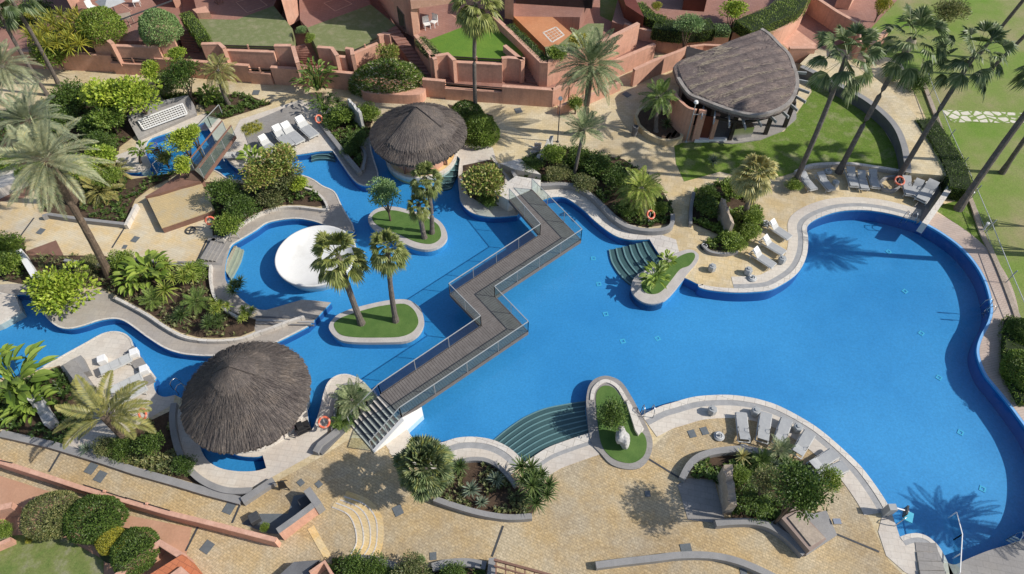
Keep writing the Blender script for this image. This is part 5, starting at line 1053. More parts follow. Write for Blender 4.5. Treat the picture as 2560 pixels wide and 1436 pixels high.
for pts, lab in (([(310, 885), (334, 864), (346, 878), (322, 898)], 'upper dark stone plinth on the right edge of the left peninsula'), ([(325, 905), (354, 893), (366, 912), (340, 925)], 'middle stone plinth on the right edge of the left peninsula'), ([(350, 948), (376, 936), (388, 952), (362, 966)], 'lower stone plinth on the right edge of the left peninsula')):
    o = prism('stone_plinth', WL(pts, .12), 0, .12, T['greyslab']); meta(o, lab, 'plinth')
o = prism('grey_block', WL([(182, 898), (202, 888), (222, 928), (205, 932)], .5), 0, .5, T['grey']); meta(o, 'grey block against the long stone wall of the left peninsula', 'block')
# parasol bases / floor lamps: dark drum with ring
def parasol_base(x, y, lab, dark=False):
    t = empty('parasol_base', W(x, y, .04), lab, 'parasol base', 'round parasol bases'); MB().lathe([(.27, 0), (.28, .06), (.22, .10), (.06, .11), (.05, .3), (.001, .3)], n=24).obj('base', T['greymetal' if not dark else 'black'], t)
    MB().tube([(.17 * math.cos(a * math.pi / 6), .17 * math.sin(a * math.pi / 6), .13) for a in range(12)], .02, 6, closed=True).obj('ring', T['white'], t)
for x, y, lab in ((1797, 1092, 'round parasol base left of the lower loungers'), (1860, 1124, 'round parasol base on the wide grey kerb'), (1880, 697, 'round parasol base below the peninsula stools'), (1760, 618, 'dark round parasol base at the monolith bed'), (1914, 560, 'round parasol base above the peninsula loungers'), (762, 320, 'round white parasol base on the upper lounge deck'), (748, 352, 'round parasol base near the upper channel steps'), (2322, 444, 'dark round parasol base in the shaded corner'), (2070, 430, 'round parasol base beside the middle tall palm')): parasol_base(x, y, lab, 'dark' in lab)
# lifebuoys on stands
def lifebuoy(x, y, z, tilt, rz, lab, post=True, r=.26):
    p = W(x, y, z); t = empty('lifebuoy', (p.x, p.y, 0), lab, 'lifebuoy', 'orange lifebuoys round the pools', rz)
    Mx = Matrix.Rotation(tilt, 3, 'X'); ringp = [Mx @ Vector((r * math.cos(a * math.pi / 14), r * math.sin(a * math.pi / 14), 0)) + Vector((0, 0, z)) for a in range(28)]
    MB().tube(ringp, .062, 10, closed=True).obj('ring', T['ring'], t, smooth=True); rg = t.children[0]
    for k in range(4):
        a0 = k * 7; MB().tube([ringp[(a0 + j) % 28] for j in (0, 1, 2)], .064, 10).obj('band', T['ring2'], rg)
    if post: MB().bar((0, .06, 0), (0, .06, z + .1), .05, .05).obj('stand', T['greymetal'], t)
lifebuoy(525, 552, .9, R(70), .3, 'orange lifebuoy on a stand by the timber deck'); lifebuoy(810, 1056, .8, R(35), .2, 'orange lifebuoy by the bridge stairs'); lifebuoy(2249, 452, .7, R(20), 0, 'orange lifebuoy in front of the tall palm on the upper terrace', r=.3)
lifebuoy(1627, 537, .8, R(40), .6, 'orange lifebuoy under the bright feather palm'); lifebuoy(356, 1035, .8, R(45), -.6, 'orange lifebuoy by the bottom left palm'); lifebuoy(797, 298, .8, R(60), .9, 'orange lifebuoy at the edge of the shady bed')
# pool ladders and handrails
def ladder(x, y, rz, lab, m='metal', n=2, L=.75):
    t = empty('pool_ladder', W(x, y, .03), lab, 'pool ladder', None, rz)
    for s in (-.25, .25): MB().tube([(s, .35, 0), (s, .33, .55), (s, .15, .72), (s, -.05, .68), (s, -.15, .3), (s, -.16, -.7)], .022, 8).obj('rail', T[m], t, smooth=True)
    for k in range(n + 1): MB().box((0, -.16, -.2 - .25 * k), (.5, .1, .03)).obj('rung', T[m], t)
ladder(2550, 1352, R(150), 'steel ladder at the bottom right edge of the pool'); ladder(2232, 1300, R(-60), 'steel pool lift rails beside the corner deck'); ladder(590, 592, R(120), 'thin ladder at the steps of the basin pool', 'greymetal'); ladder(1618, 1030, R(180), 'ladder right of the long planter island')
ladder(2270, 548, R(175), 'ladder at the shaded far corner of the big pool'); ladder(2470, 775, R(90), 'small ladder halfway along the east edge'); ladder(455, 970, R(140), 'ladder between the left peninsula and the large thatched bar')
t = empty('pool_hoist', W(2212, 1285), 'pool access hoist with a turquoise seat at the corner deck', 'pool hoist')
MB().box((0, 0, .45), (.35, .3, .9)).obj('column', T['greymetal'], t); MB().bar((0, 0, .85), (.75, -.15, .7), .07, .07).obj('arm', T['metal'], t); MB().box((.85, -.25, .35), (.42, .5, .08), -.5).obj('seat', T['drainlight'], t); MB().box((.68, -.1, .6), (.08, .45, .45), -.5).obj('seat_back', T['darkmetal'], t)
# black serving bicycle / cart at the bar, dark bins
t = empty('service_trolley', W(762, 1078), 'black wheeled trolley parked between the bar platform and the pool', 'trolley'); t.rotation_euler.z = .5
MB().box((0, 0, .5), (.7, .45, .08)).box((0, 0, .2), (.7, .45, .06)).box((-.1, 0, .7), (.3, .3, .3)).obj('shelves', T['black'], t)
for x in (-.3, .3):
    for y in (-.2, .2): MB().bar((x, y, .1), (x, y, .75), .03).obj('upright', T['black'], t); 
for x in (-.3, .3): MB().tube([(x + .1 * math.cos(k * .628), .23, .11 + .1 * math.sin(k * .628)) for k in range(10)], .02, 6, closed=True).obj('wheel', T['black'], t)
MB().tube([(-.5, -.35, .35), (-.75, -.15, .40), (-.7, .25, .45), (-.4, .35, .5)], .03, 8).obj('hose_loop', T['darkmetal'], t)
def bin_(x, y, h, r, lab, m='graphite'):
    t = empty('litter_bin', W(x, y), lab, 'bin'); MB().lathe([(r * .85, 0), (r, h), (r * .8, h), (r * .75, h - .08), (.001, h - .08)], n=20).obj('body', T[m], t); MB().tube([(r * .9 * math.cos(k * .524), r * .9 * math.sin(k * .524), h + .02) for k in range(12)], .02, 6, closed=True).obj('rim', T['darkmetal'], t)
bin_(1585, 338, .75, .22, 'dark drum-shaped bin left of the round planter')
t = empty('stone_rock', W(1553, 1107), 'jagged white rock on the turf of the long planter island', 'rock')
b = MB(); bm = bmesh.new(); bmesh.ops.create_icosphere(bm, subdivisions=3, radius=.5)
for v_ in bm.verts: n_ = noise.noise(v_.co * 2.3 + Vector((3, 1, 2))); v_.co *= (1 + .55 * n_); v_.co.x *= .62; v_.co.z = v_.co.z * 1.3 + .6
me = bpy.data.meshes.new('boulder'); bm.to_mesh(me); bm.free(); me.materials.append(T['rock']); o = bpy.data.objects.new('boulder', me); link(o, t)
# easel-like black sign on the lower terrace
t = empty('easel', W(712, 1226), 'black folding sign easel on the lower terrace by the dark patio', 'easel'); 
for a, c in (((-.25, 0, 0), (0, .1, .9)), ((.25, 0, 0), (0, .1, .9)), ((0, .5, 0), (0, .1, .9))): MB().bar(a, c, .04).obj('leg', T['black'], t)
MB().add([(-.22, -.02, .3), (.22, -.02, .3), (.16, .07, .85), (-.16, .07, .85), (-.22, .01, .3), (.22, .01, .3), (.16, .10, .85), (-.16, .10, .85)], [(0, 1, 2, 3), (7, 6, 5, 4), (0, 4, 5, 1), (1, 5, 6, 2), (2, 6, 7, 3), (3, 7, 4, 0)]).obj('board', T['black'], t)
# grill-like dark round grate on the stone terrace
o = MB().tube([(.3 * math.cos(k * .35), .3 * math.sin(k * .35), .03) for k in range(18)], .05, 6, closed=True).bar((-.3, 0, .03), (.3, 0, .03), .05).bar((0, -.3, .03), (0, .3, .03), .05).obj('floor_ring', T['darkmetal']); o.location = W(477, 577, .02); meta(o, 'dark round ring lying on the stone terrace near the lifebuoy', 'ring')
# dark box furniture in the bottom patio
for x, y, s, lab in ((765, 1262, .5, 'dark corner seat in the walled patio near the grey pier'), (640, 1300, .45, 'dark square seat at the left of the walled patio')):
    o = MB().box((0, 0, .2), (s, s, .4)).obj('corner_bench', T['darkmetal'], bevel=.02); o.location = W(x, y, .02); o.rotation_euler.z = .6; meta(o, lab, 'seat')
# white patio chair on the corner house terrace, patio sets at the top left
def chair(p, rz, lab, m='white'):
    t = empty('patio_chair', p, lab, 'chair', None, rz); MB().box((0, 0, .42), (.5, .5, .06)).obj('seat', T[m], t); MB().box((0, .24, .7), (.5, .05, .5)).obj('backrest', T[m], t)
    for x in (-.22, .22):
        for y in (-.22, .22): MB().bar((x, y, 0), (x, y, .42), .04).obj('leg', T[m], t)
chair(W(1068, 72, ZG), .4, 'white wicker chair on the terrace of the corner house'); chair(W(345, 14, ZG), .3, 'white round-backed chair on the top left patio'); chair(W(548, 8, ZG), .8, 'brown patio chair at the top edge above the dry lawn', 'brownwood'); chair(W(1085, 66, ZG), -.5, 'second white chair on the terrace of the corner house'); chair(W(235, 30, ZG), 1, 'white patio chair beside the left pink party wall')
t = empty('patio_table', W(318, 62, ZG), 'beige square table between the two round garden bushes', 'table'); MB().box((0, 0, .7), (1.0, .9, .06), .3).obj('tabletop', T['monolith'], t)
for x in (-.4, .4):
    for y in (-.35, .35): MB().bar((x, y, 0), (x, y, .68), .06).obj('leg', T['monolith'], t)
t = empty('garden_parasol', W(300, 55, ZG), 'folded-out pale grey canopy between the two round garden bushes', 'parasol'); MB().lathe([(1.2, 1.7), (.001, 2.2)], n=4).obj('canopy', T['sling'], t); MB().tube([(0, 0, 0), (0, 0, 2.2)], .04).obj('pole', T['greymetal'], t)
o = MB().bar(W(300, 50, ZG + 1.2), W(430, 2, ZG + 1.2), .08, .08).obj('awning_bar', T['darkmetal']); meta(o, 'long grey awning bar over the top left patio', 'bar')
# fence east of the pool
t = empty('wire_fence', W(2340, 270), 'green-grey wire fence with slanting white tops along the golf course', 'fence'); off = t.location
FP = [Vector((q.x, q.y, 0)) for q in [W(x, y, .8) for x, y in ((2316, 170), (2334, 220), (2352, 265), (2380, 335), (2412, 405), (2444, 475), (2481, 561), (2532, 688), (2580, 800), (2640, 950))]]
for p in FP:
    MB().tube([p - off, p - off + Vector((0, 0, .85)), p - off + Vector((.1, .05, 1.15))], .035, 6).obj('fence_post', T['greymetal'], t)
MB().tube([p - off + Vector((0, 0, .8)) for p in FP], .025, 6).obj('top_rail', T['frame'], t); MB().tube([p - off + Vector((0, 0, .1)) for p in FP], .02, 6).obj('bottom_rail', T['greymetal'], t)
g = MB()
for p, q in zip(FP, FP[1:]):
    n = int((q - p).length / .22)
    for i in range(n):
        a = p.lerp(q, i / n) - off; c = p.lerp(q, (i + 4) / n) - off
        for A0, A1 in ((a, c), (c, a)):
            B0, B1 = A0 + Vector((0, 0, .12)), A1 + Vector((0, 0, .78)); s = Vector((0, 0, .007)); g.add([B0, B0 + s, B1 + s, B1], [(0, 1, 2, 3)])
g.obj('wire_mesh', T['frame'], t, fix=False)
kerb('fence_footing', [(2300, 180), (2322, 240), (2345, 300), (2372, 370), (2400, 440), (2432, 510), (2455, 580), (2485, 640), (2510, 700), (2538, 775), (2545, 800)], .3, .12, 'monolith', smooth=True, label='brownish concrete footing along the wire fence')
for x, y in ((2340, 300), (2420, 300)): pass
for x, y, lab in ((2458, 575, 'lamp bollard on the fence footing by the east lawn'), (2421, 497, 'pale lamp bollard at the foot of the right tall palm')): 
    t = empty('bollard_lamp', W(x, y, .1), lab, 'bollard', 'bollard lamps at the fence'); MB().lathe([(.07, 0), (.07, .5), (.001, .5)], n=10).obj('stem', T['frame'], t); MB().lathe([(.1, .5), (.11, .62), (.001, .68)], n=12).obj('cap', T['white'], t)

rail('glass rail with white posts at the bottom right corner of the pool', [p.to_2d() for p in (W(2378, 1290), W(2392, 1345), W(2386, 1440))], z=-.3, h=.8, gap=1.2, group=None, post='white', capm='white')
# ------------------------------------------------------------------ plants: leaf builders
def tri_leaf(b, p, d, n, L, w):
    s = d.cross(n)
    if s.length < 1e-4: s = Vector((1, 0, 0))
    s.normalize(); s *= w / 2; m_ = p + d * L * .45 + n * L * .06
    b.v += [p, m_ + s, p + d * L, m_ - s]; k = len(b.v); b.f.append((k - 4, k - 3, k - 2, k - 1))
def bush_mesh(name, m, seed, n=2600, leaf=.10, lumps=14, flat=.8, lump=.42, box=False, inner=True, gap=0):
    """leafy crown of unit radius with uneven lumps"""
    r_ = random.Random(seed); b = MB(); C_ = []
    for _ in range(lumps):
        d = Vector((r_.gauss(0, 1), r_.gauss(0, 1), r_.gauss(.25, .8))).normalized(); k = r_.uniform(.25, .66)
        C_.append((Vector((d.x * k, d.y * k, d.z * k * flat)), lump * r_.uniform(.7, 1.15)))
    C_.append((Vector(), .55))
    for i in range(n):
        c, r0 = C_[r_.randrange(len(C_))]; d = Vector((r_.gauss(0, 1), r_.gauss(0, 1), r_.gauss(.15, 1))).normalized()
        p = c + d * r0 * (r_.random() ** .28) * (1 + .15 * r_.uniform(-1, 1)); p.z *= flat if flat < 1 else 1
        if p.z < -.62: p.z = -.62 + r_.uniform(0, .1)
        out = (d + Vector((r_.uniform(-.7, .7), r_.uniform(-.7, .7), r_.uniform(-.4, .8)))).normalized(); nn = (d + Vector((0, 0, .5)) + Vector((r_.uniform(-.5, .5),) * 3)).normalized()
        tri_leaf(b, p, out, nn, leaf * r_.uniform(.7, 1.4), leaf * r_.uniform(.45, .8))
    me = bpy.data.meshes.new(name); me.from_pydata([tuple(v) for v in b.v], [], b.f); me.materials.append(T[m]); return me
def dome_mesh(name, m, seed, n=6500, leaf=.085):
    """clipped dome: dense leaf shell"""
    r_ = random.Random(seed); b = MB()
    for i in range(n):
        d = Vector((r_.gauss(0, 1), r_.gauss(0, 1), abs(r_.gauss(0, 1)) - .25)).normalized(); q = noise.noise(d * 2.1 + Vector((seed, 0, 0))); p = d * (1 + .10 * q + r_.uniform(-.05, .02)); p.z = max(p.z, -.35)
        out = (d + Vector((r_.uniform(-1, 1), r_.uniform(-1, 1), r_.uniform(-.6, 1)))).normalized(); tri_leaf(b, p, out, d, leaf * r_.uniform(.7, 1.5), leaf * r_.uniform(.4, .7))
    me = bpy.data.meshes.new(name); me.from_pydata([tuple(v) for v in b.v], [], b.f); me.materials.append(T[m]); return me
def frond(b, base, az, el, L, droop, nl, ll, lw, r_, vee=.5, twist=0, bare=.15, curve=1.6, tipf=.35, rach=.014):
    """feather frond: arching midrib with leaflets both sides"""
    P = []; d0 = Vector((math.cos(az) * math.cos(el), math.sin(az) * math.cos(el), math.sin(el))); h = Vector((math.cos(az), math.sin(az), 0)); side = Vector((-math.sin(az), math.cos(az), 0))
    bend = r_.uniform(-.28, .28); droop *= r_.uniform(.6, 1.5)
    for i in range(13):
        s = i / 12; P.append(base + d0 * (L * s) + Vector((0, 0, -droop * L * s ** curve)) + side * (bend * L * s * s) - h * (droop * .25 * L * s ** 3))
    def at(s): k = min(11, int(s * 12)); return P[k].lerp(P[k + 1], s * 12 - k), (P[k + 1] - P[k]).normalized()
    k = len(b.v)
    for i in range(13):
        w = rach * (1.25 - i / 12); b.v += [P[i] + side * w, P[i] - side * w, P[i] + Vector((0, 0, w))]
    for i in range(12):
        q = k + 3 * i; b.f += [(q, q + 3, q + 5, q + 2), (q + 1, q + 2, q + 5, q + 4)]
    for i in range(nl):
        s = bare + (1 - bare) * (i + .5) / nl; p, t = at(min(s, .999)); up = side.cross(t) * -1
        if up.z < 0: up = -up
        prof = math.sin(math.pi * min(1, (s - bare) / (1 - bare) * .85 + .15)) ** .6 * (1 - tipf * s)
        for sg in (-1, 1):
            d = (side * sg * 1.0 + t * (.55 + .5 * s) + up * vee * r_.uniform(.6, 1.2) - Vector((0, 0, .25 * s))).normalized(); l_ = ll * prof * r_.uniform(.85, 1.12)
            q = p + d * l_ * .55; e = p + d * l_ + Vector((0, 0, -.12 * l_)); w = t * lw * .5; kk = len(b.v)
            b.v += [p - w * .4, q - w, e, q + w]; b.f.append((kk, kk + 1, kk + 2, kk + 3))
def feather_crown(name, m, seed, n=34, L=2.6, droop=.55, nl=34, ll=.42, lw=.03, elr=(-.35, 1.35), vee=.45, curve=1.6, azr=None):
    r_ = random.Random(seed); b = MB()
    for i in range(n):
        u = (i + .5) / n; el = elr[1] + (elr[0] - elr[1]) * u ** .8 + r_.uniform(-.1, .1); az = i * 2.39996 + r_.uniform(-.2, .2)
        if azr: az = azr[0] + (azr[1] - azr[0]) * ((i * .618) % 1)
        frond(b, Vector((math.cos(az) * .1, math.sin(az) * .1, .05 - .25 * u)), az, el, L * r_.uniform(.82, 1.05) * (.75 + .25 * math.sin(math.pi * min(1, u + .15))), droop * (.5 + .7 * u), nl, ll, lw, r_, vee, curve=curve)
    me = bpy.data.meshes.new(name); me.from_pydata([tuple(v) for v in b.v], [], b.f); me.materials.append(T[m]); return me
def fan_leaf(b, base, az, el, pet, rad, nseg, r_, droop=.3, spread=2.6):
    d = Vector((math.cos(az) * math.cos(el), math.sin(az) * math.cos(el), math.sin(el))); side = Vector((-math.sin(az), math.cos(az), 0)); up = side.cross(d) * -1
    if up.z < 0: up = -up
    tip = base + d * pet + Vector((0, 0, -.10 * pet)); k = len(b.v); w = .018
    b.v += [base + side * w, base - side * w, tip - side * w * .7, tip + side * w * .7]; b.f.append((k, k + 1, k + 2, k + 3))
    dd = (d + Vector((0, 0, -.25))).normalized(); roll = r_.uniform(-.5, .5); s2 = (side * math.cos(roll) + up * math.sin(roll)).normalized()
    for i in range(nseg):
        a = -spread / 2 + spread * (i + .5) / nseg; v = (dd * math.cos(a) + s2 * math.sin(a)).normalized(); l_ = rad * (1 - .18 * abs(a) / 1.3) * r_.uniform(.9, 1.06)
        n_ = dd.cross(s2); wv = n_.cross(v).normalized() * (l_ * math.sin(spread / nseg / 2) * 1.15); md = tip + v * l_ * .55; e = tip + v * l_ + Vector((0, 0, -droop * l_ * r_.uniform(.6, 1.3))); kk = len(b.v); fold = n_ * (.03 * (1 if i % 2 else -1))
        b.v += [tip, md - wv + fold, e, md + wv - fold]; b.f.append((kk, kk + 1, kk + 2, kk + 3))
def fan_crown(name, m, seed, n=34, pet=.95, rad=.85, nseg=20, elr=(-.9, 1.35), droop=.35):
    r_ = random.Random(seed); b = MB()
    for i in range(n):
        u = (i + .5) / n; el = elr[1] + (elr[0] - elr[1]) * u + r_.uniform(-.12, .12); az = i * 2.39996 + r_.uniform(-.25, .25)
        fan_leaf(b, Vector((0, 0, .1 - .35 * u)), az, el, pet * r_.uniform(.75, 1.15), rad * r_.uniform(.8, 1.1), nseg, r_, droop * (.5 + u))
    me = bpy.data.meshes.new(name); me.from_pydata([tuple(v) for v in b.v], [], b.f); me.materials.append(T[m]); return me
def rosette(b, c, n, L, w, elr, r_, droop=.2, fold=.15):
    for i in range(n):
        u = (i + .5) / n; el = elr[1] + (elr[0] - elr[1]) * u + r_.uniform(-.08, .08); az = i * 2.39996 + r_.uniform(-.15, .15); d = Vector((math.cos(az) * math.cos(el), math.sin(az) * math.cos(el), math.sin(el))); s = Vector((-math.sin(az), math.cos(az), 0)); l_ = L * r_.uniform(.8, 1.1); k = len(b.v)
        m1 = c + d * l_ * .4; m2 = c + d * l_ * .75 + Vector((0, 0, -droop * l_ * .3)); e = c + d * l_ + Vector((0, 0, -droop * l_)); f0 = Vector((0, 0, fold * w))
        b.v += [c + s * w * .35, c - s * w * .35, m1 - s * w * .5 + f0, m1 + s * w * .5 + f0, m2 - s * w * .33, m2 + s * w * .33, e]; b.f += [(k, k + 1, k + 2, k + 3), (k + 3, k + 2, k + 4, k + 5), (k + 5, k + 4, k + 6)]
def rosette_mesh(name, m, seed, heads=1, n=40, L=.6, w=.06, elr=(-.2, 1.4), spread=0, droop=.2, hz=0):
    r_ = random.Random(seed); b = MB()
    for h in range(heads):
        a = h * 2.4; q = spread * math.sqrt(h / max(1, heads)); rosette(b, Vector((q * math.cos(a), q * math.sin(a), hz * r_.uniform(.3, 1) if heads > 1 else hz)), n, L * r_.uniform(.8, 1.1), w, elr, r_, droop)
    me = bpy.data.meshes.new(name); me.from_pydata([tuple(v) for v in b.v], [], b.f); me.materials.append(T[m]); return me
def banana_mesh(name, m, seed, n=16, H=1.0, L=.8, w=.24):
    """upright stems carrying broad paddle leaves"""
    r_ = random.Random(seed); b = MB()
    for i in range(n):
        az = r_.uniform(0, 6.28); rr = r_.uniform(0, .22); base = Vector((rr * math.cos(az), rr * math.sin(az), -.6)); el = r_.uniform(.7, 1.4); az2 = az + r_.uniform(-.6, .6); d = Vector((math.cos(az2) * math.cos(el), math.sin(az2) * math.cos(el), math.sin(el))); s = Vector((-math.sin(az2), math.cos(az2), 0)); top = base + d * H * r_.uniform(.5, 1.05); k = len(b.v)
        b.v += [base + s * .02, base - s * .02, top - s * .015, top + s * .015]; b.f.append((k, k + 1, k + 2, k + 3)); h = Vector((math.cos(az2), math.sin(az2), 0)); l_ = L * r_.uniform(.7, 1.1); ww = w * r_.uniform(.8, 1.2); pr = (0, .75, 1, .95, .6, .08); base_k = len(b.v); dd = (d * .55 + h * .6).normalized()
        for j, f_ in enumerate(pr):
            q = top + dd * l_ * j / 5 + Vector((0, 0, -.35 * l_ * (j / 5) ** 2)); b.v += [q + s * ww * f_ * .5 + Vector((0, 0, .05 * f_)), q, q - s * ww * f_ * .5 + Vector((0, 0, .05 * f_))]
        for j in range(5):
            q = base_k + 3 * j; b.f += [(q, q + 3, q + 4, q + 1), (q + 1, q + 4, q + 5, q + 2)]
    me = bpy.data.meshes.new(name); me.from_pydata([tuple(v) for v in b.v], [], b.f); me.materials.append(T[m]); return me
ME = {}
for key, m, nl, lf, lu in (('dark', 'l_dark', 3600, .085, 16), ('mid', 'l_mid', 3400, .10, 16), ('bright', 'l_bright', 3000, .13, 18), ('blue', 'l_blue', 3800, .09, 18), ('olive', 'l_olive', 3200, .09, 14), ('croton', 'l_croton', 3200, .12, 18), ('yellow', 'l_yellow', 2600, .11, 14), ('flower', 'l_flower', 5200, .075, 20), ('red', 'l_red', 700, .12, 9)):
    for v_ in (0, 1): ME[key, v_] = bush_mesh('crown_' + key, m, hash(key) % 97 + v_ if False else sum(map(ord, key)) + 7 * v_, nl, lf, lu)
for key, m in (('flower', 'l_flower'), ('olive', 'l_olive'), ('dark', 'l_dark'), ('mid', 'l_mid'), ('yellow', 'l_yellow'), ('blue', 'l_blue')): ME['dome' + key, 0] = dome_mesh('dome_' + key, m, len(key) + 5, 9000)
ME['date', 0] = feather_crown('date_crown', 'f_date', 3, 70, 2.9, .42, 44, .46, .045, (-.3, 1.45)); ME['bigdate', 0] = feather_crown('big_date_crown', 'f_bigdate', 5, 52, 4.3, .46, 74, .72, .045, (-.5, 1.35), .45)
ME['dateyel', 0] = feather_crown('yellow_date_crown', 'f_dateyel', 8, 34, 1.9, .55, 34, .42, .045, (-.4, 1.25)); ME['smalldate', 0] = feather_crown('small_date_crown', 'f_date', 9, 34, 1.9, .36, 32, .36, .04, (.1, 1.35)); ME['queen', 0] = feather_crown('green_crown', 'f_green', 12, 32, 2.3, .55, 36, .44, .05, (-.2, 1.35)); ME['bright', 2] = feather_crown('bright_crown', 'f_bright', 14, 44, 1.9, .7, 34, .38, .04, (-.25, 1.25))
ME['fan', 0] = fan_crown('fan_crown', 'f_fan', 21, 30, 1.35, .92, 24, (-.75, 1.3), droop=.38); ME['fan', 1] = fan_crown('fan_crown', 'f_fan', 22, 27, 1.3, .95, 24, (-.8, 1.3), droop=.38); ME['fanlit', 0] = fan_crown('fan_crown_lit', 'f_fanlit', 23, 36, .75, .68, 20, droop=.4); ME['fanlit', 1] = fan_crown('fan_crown_lit', 'f_fanlit', 24, 28, .62, .62, 20, droop=.45)
ME['fanyel', 0] = fan_crown('fan_crown_yellow', 'f_fanyel', 26, 46, .75, .75, 22, droop=.35); ME['fanbush', 0] = fan_crown('fan_crown_silver', 'f_fanbush', 28, 110, .8, .5, 18, (-.5, 1.5), .12)
ME['spike', 0] = rosette_mesh('spiky_crown', 'f_spike', 31, 7, 46, .62, .05, (-.25, 1.45), .62, .1, .35); ME['spike', 1] = rosette_mesh('spiky_crown', 'f_spike', 33, 1, 60, .85, .06, (-.3, 1.45)); ME['spikebright', 0] = rosette_mesh('bright_rosettes', 'f_bright', 35, 5, 40, .55, .06, (-.2, 1.4), .7, .25, .3); ME['spikebright', 1] = rosette_mesh('bright_rosette', 'f_bright', 36, 1, 54, .8, .07, (-.3, 1.4), 0, .3)
ME['yucca', 0] = rosette_mesh('dracaena_heads', 'l_yellow', 38, 34, 34, .34, .028, (-.5, 1.45), .85, .2, .5); ME['agave', 0] = rosette_mesh('agave_leaves', 'f_agave', 40, 1, 38, .8, .10, (-.05, 1.4), 0, .05); ME['agavepale', 0] = rosette_mesh('pale_agave', 'f_fanyel', 41, 1, 34, .8, .09, (-.1, 1.3), 0, .1)
ME['banana', 0] = banana_mesh('paddle_leaves', 'l_mid', 43, 48, 1.1, .7, .22); ME['banana', 1] = banana_mesh('paddle_leaves', 'l_dark', 44, 90, 1.35, .5, .15)
ME['lean', 0] = feather_crown('leaning_crown', 'f_dateyel', 52, 19, 2.5, .42, 52, .5, .05, (-.15, 1.15), azr=(R(-28), R(232)))
ME['fern', 0] = feather_crown('fern_crown', 'f_dateyel', 46, 30, 1.0, .5, 22, .20, .03, (-.1, 1.2)); ME['cycad', 0] = feather_crown('cycad_crown', 'f_green', 48, 34, 1.0, .35, 26, .24, .022, (-.1, 1.2))
def inst(name, me, parent, loc, s=(1, 1, 1), rz=0):
    o = bpy.data.objects.new(name, me); o.location = loc; o.scale = s; o.rotation_euler.z = rz; return link(o, parent)
def trunk(parent, p0, p1, r0, r1, m, n=14, bulge=0, rings=True, nm='trunk'):
    pts = []; rad = []
    p0 = Vector(p0); p1 = Vector(p1); side = Vector((rnd.uniform(-1, 1), rnd.uniform(-1, 1), 0)) * bulge
    for i in range(n + 1):
        s = i / n; q = p0.lerp(p1, s) + side * math.sin(math.pi * s) * .5; pts.append(q); rad.append((r0 + (r1 - r0) * s ** .6) * (1.05 if i % 2 and rings else 1) * (1.35 - .35 * min(1, s * 8)))
    return MB().tube(pts, rad, 10).obj(nm, T[m], parent, smooth=False)
def palm(kind, base, crown, h, label, scale=1, name=None, cat='palm', m='trunkgrey', r=(.17, .12), v=0, z0=0, group=None, rz=None, skirt=False):
    b = W(base[0], base[1], z0); c = W(crown[0], crown[1], h); t = empty(name or ('fan_palm' if 'fan' in kind else 'date_palm' if 'date' in kind else 'palm_tree'), b, label, cat, group); q = c - b
    trunk(t, (0, 0, -.05), q, r[0], r[1], m, 18, .25)
    inst('crown', ME[kind, v], t, q, (scale,) * 3, rnd.uniform(0, 6) if rz is None else rz)
    if skirt:
        MB().lathe([(.14, -.9), (.26, -.5), (.30, -.15), (.2, .1)], q, 12).obj('dead_leaf_skirt', T['straw'], t)
    return t
def bush(kind, x, y, zc, rpx, label, v=0, sy=1, sz=.85, name='bush', cat='bush', stem=True, group=None, rz=None):
    """leafy bush whose crown is centred at height zc; rpx is its half width measured in the survey image"""
    p = W(x, y, zc); sc_ = rpx / (FPX / (SP * (CAMH - zc) + p.y * CP)); t = empty(name, (p.x, p.y, 0), label, cat, group)
    dm = kind.startswith('dome'); q_ = 1.0 if dm else 1.10
    inst('crown', ME[kind, v], t, (0, 0, zc - (sc_ * sz * .25 if dm else 0)), (sc_ * q_, sc_ * q_ * sy, sc_ * sz * (1 if dm else 1.12)), (0 if sy != 1 else rnd.uniform(0, 6)) if rz is None else rz)
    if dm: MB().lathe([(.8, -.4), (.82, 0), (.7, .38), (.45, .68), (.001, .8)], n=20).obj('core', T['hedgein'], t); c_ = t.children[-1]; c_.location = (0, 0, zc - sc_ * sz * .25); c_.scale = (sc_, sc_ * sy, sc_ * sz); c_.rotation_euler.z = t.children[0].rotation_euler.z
    if stem:
        b = MB(); b.tube([(0, 0, -.02), (0, 0, zc * .7)], .07, 7, r2=.05)
        for k in range(5): a = k * 1.3; b.tube([(0, 0, zc * .3), (math.cos(a) * sc_ * .5, math.sin(a) * sc_ * .5, zc)], .04, 6, r2=.02)
        b.obj('trunk', T['bark'], t)
    return t
# ------------------------------------------------------------------ palms
palm('bigdate', (275, 690), (112, 398), 9.15, 'huge date palm with a long leaning trunk over the left stone terrace', .76, r=(.23, .17), m='trunkbrown')
palm('bigdate', (188, 508), (70, 300), 7.2, 'pale grey-green date palm at the left edge behind the huge one', .66, r=(.24, .2), m='trunkbrown')
palm('bigdate', (-30, 300), (5, 165), 4.8, 'yellowish date palm cut by the left edge near the top', .62, r=(.22, .18))
palm('fan', (148, 214), (14, -22), 8.0, 'thin straight palm trunk crossing the top left corner, the longer one', 1, r=(.15, .12), v=1)
palm('fan', (118, 238), (-50, -60), 9.0, 'thin palm trunk at the top left corner, the one cut by the left edge', 1, r=(.14, .11))
palm('dateyel', (572, 262), (545, 175), 3.2, 'small palm with yellowing tips in front of the pink wall', .95, r=(.16, .13))
palm('fanlit', (1190, 292), (1190, 5), 8.9, 'tall straight fan palm rising past the top edge beside the small thatched bar', 1.35, r=(.16, .12))
palm('date', (1452, 338), (1478, 160), 5.9, 'tall date palm with a full silver-green crown at the top centre', 1.12, r=(.24, .19), m='trunkbrown')
palm('smalldate', (1435, 440), (1460, 322), 3.9, 'young date palm with an upright crown above the dark shrub bed', 1.0, r=(.13, .1))
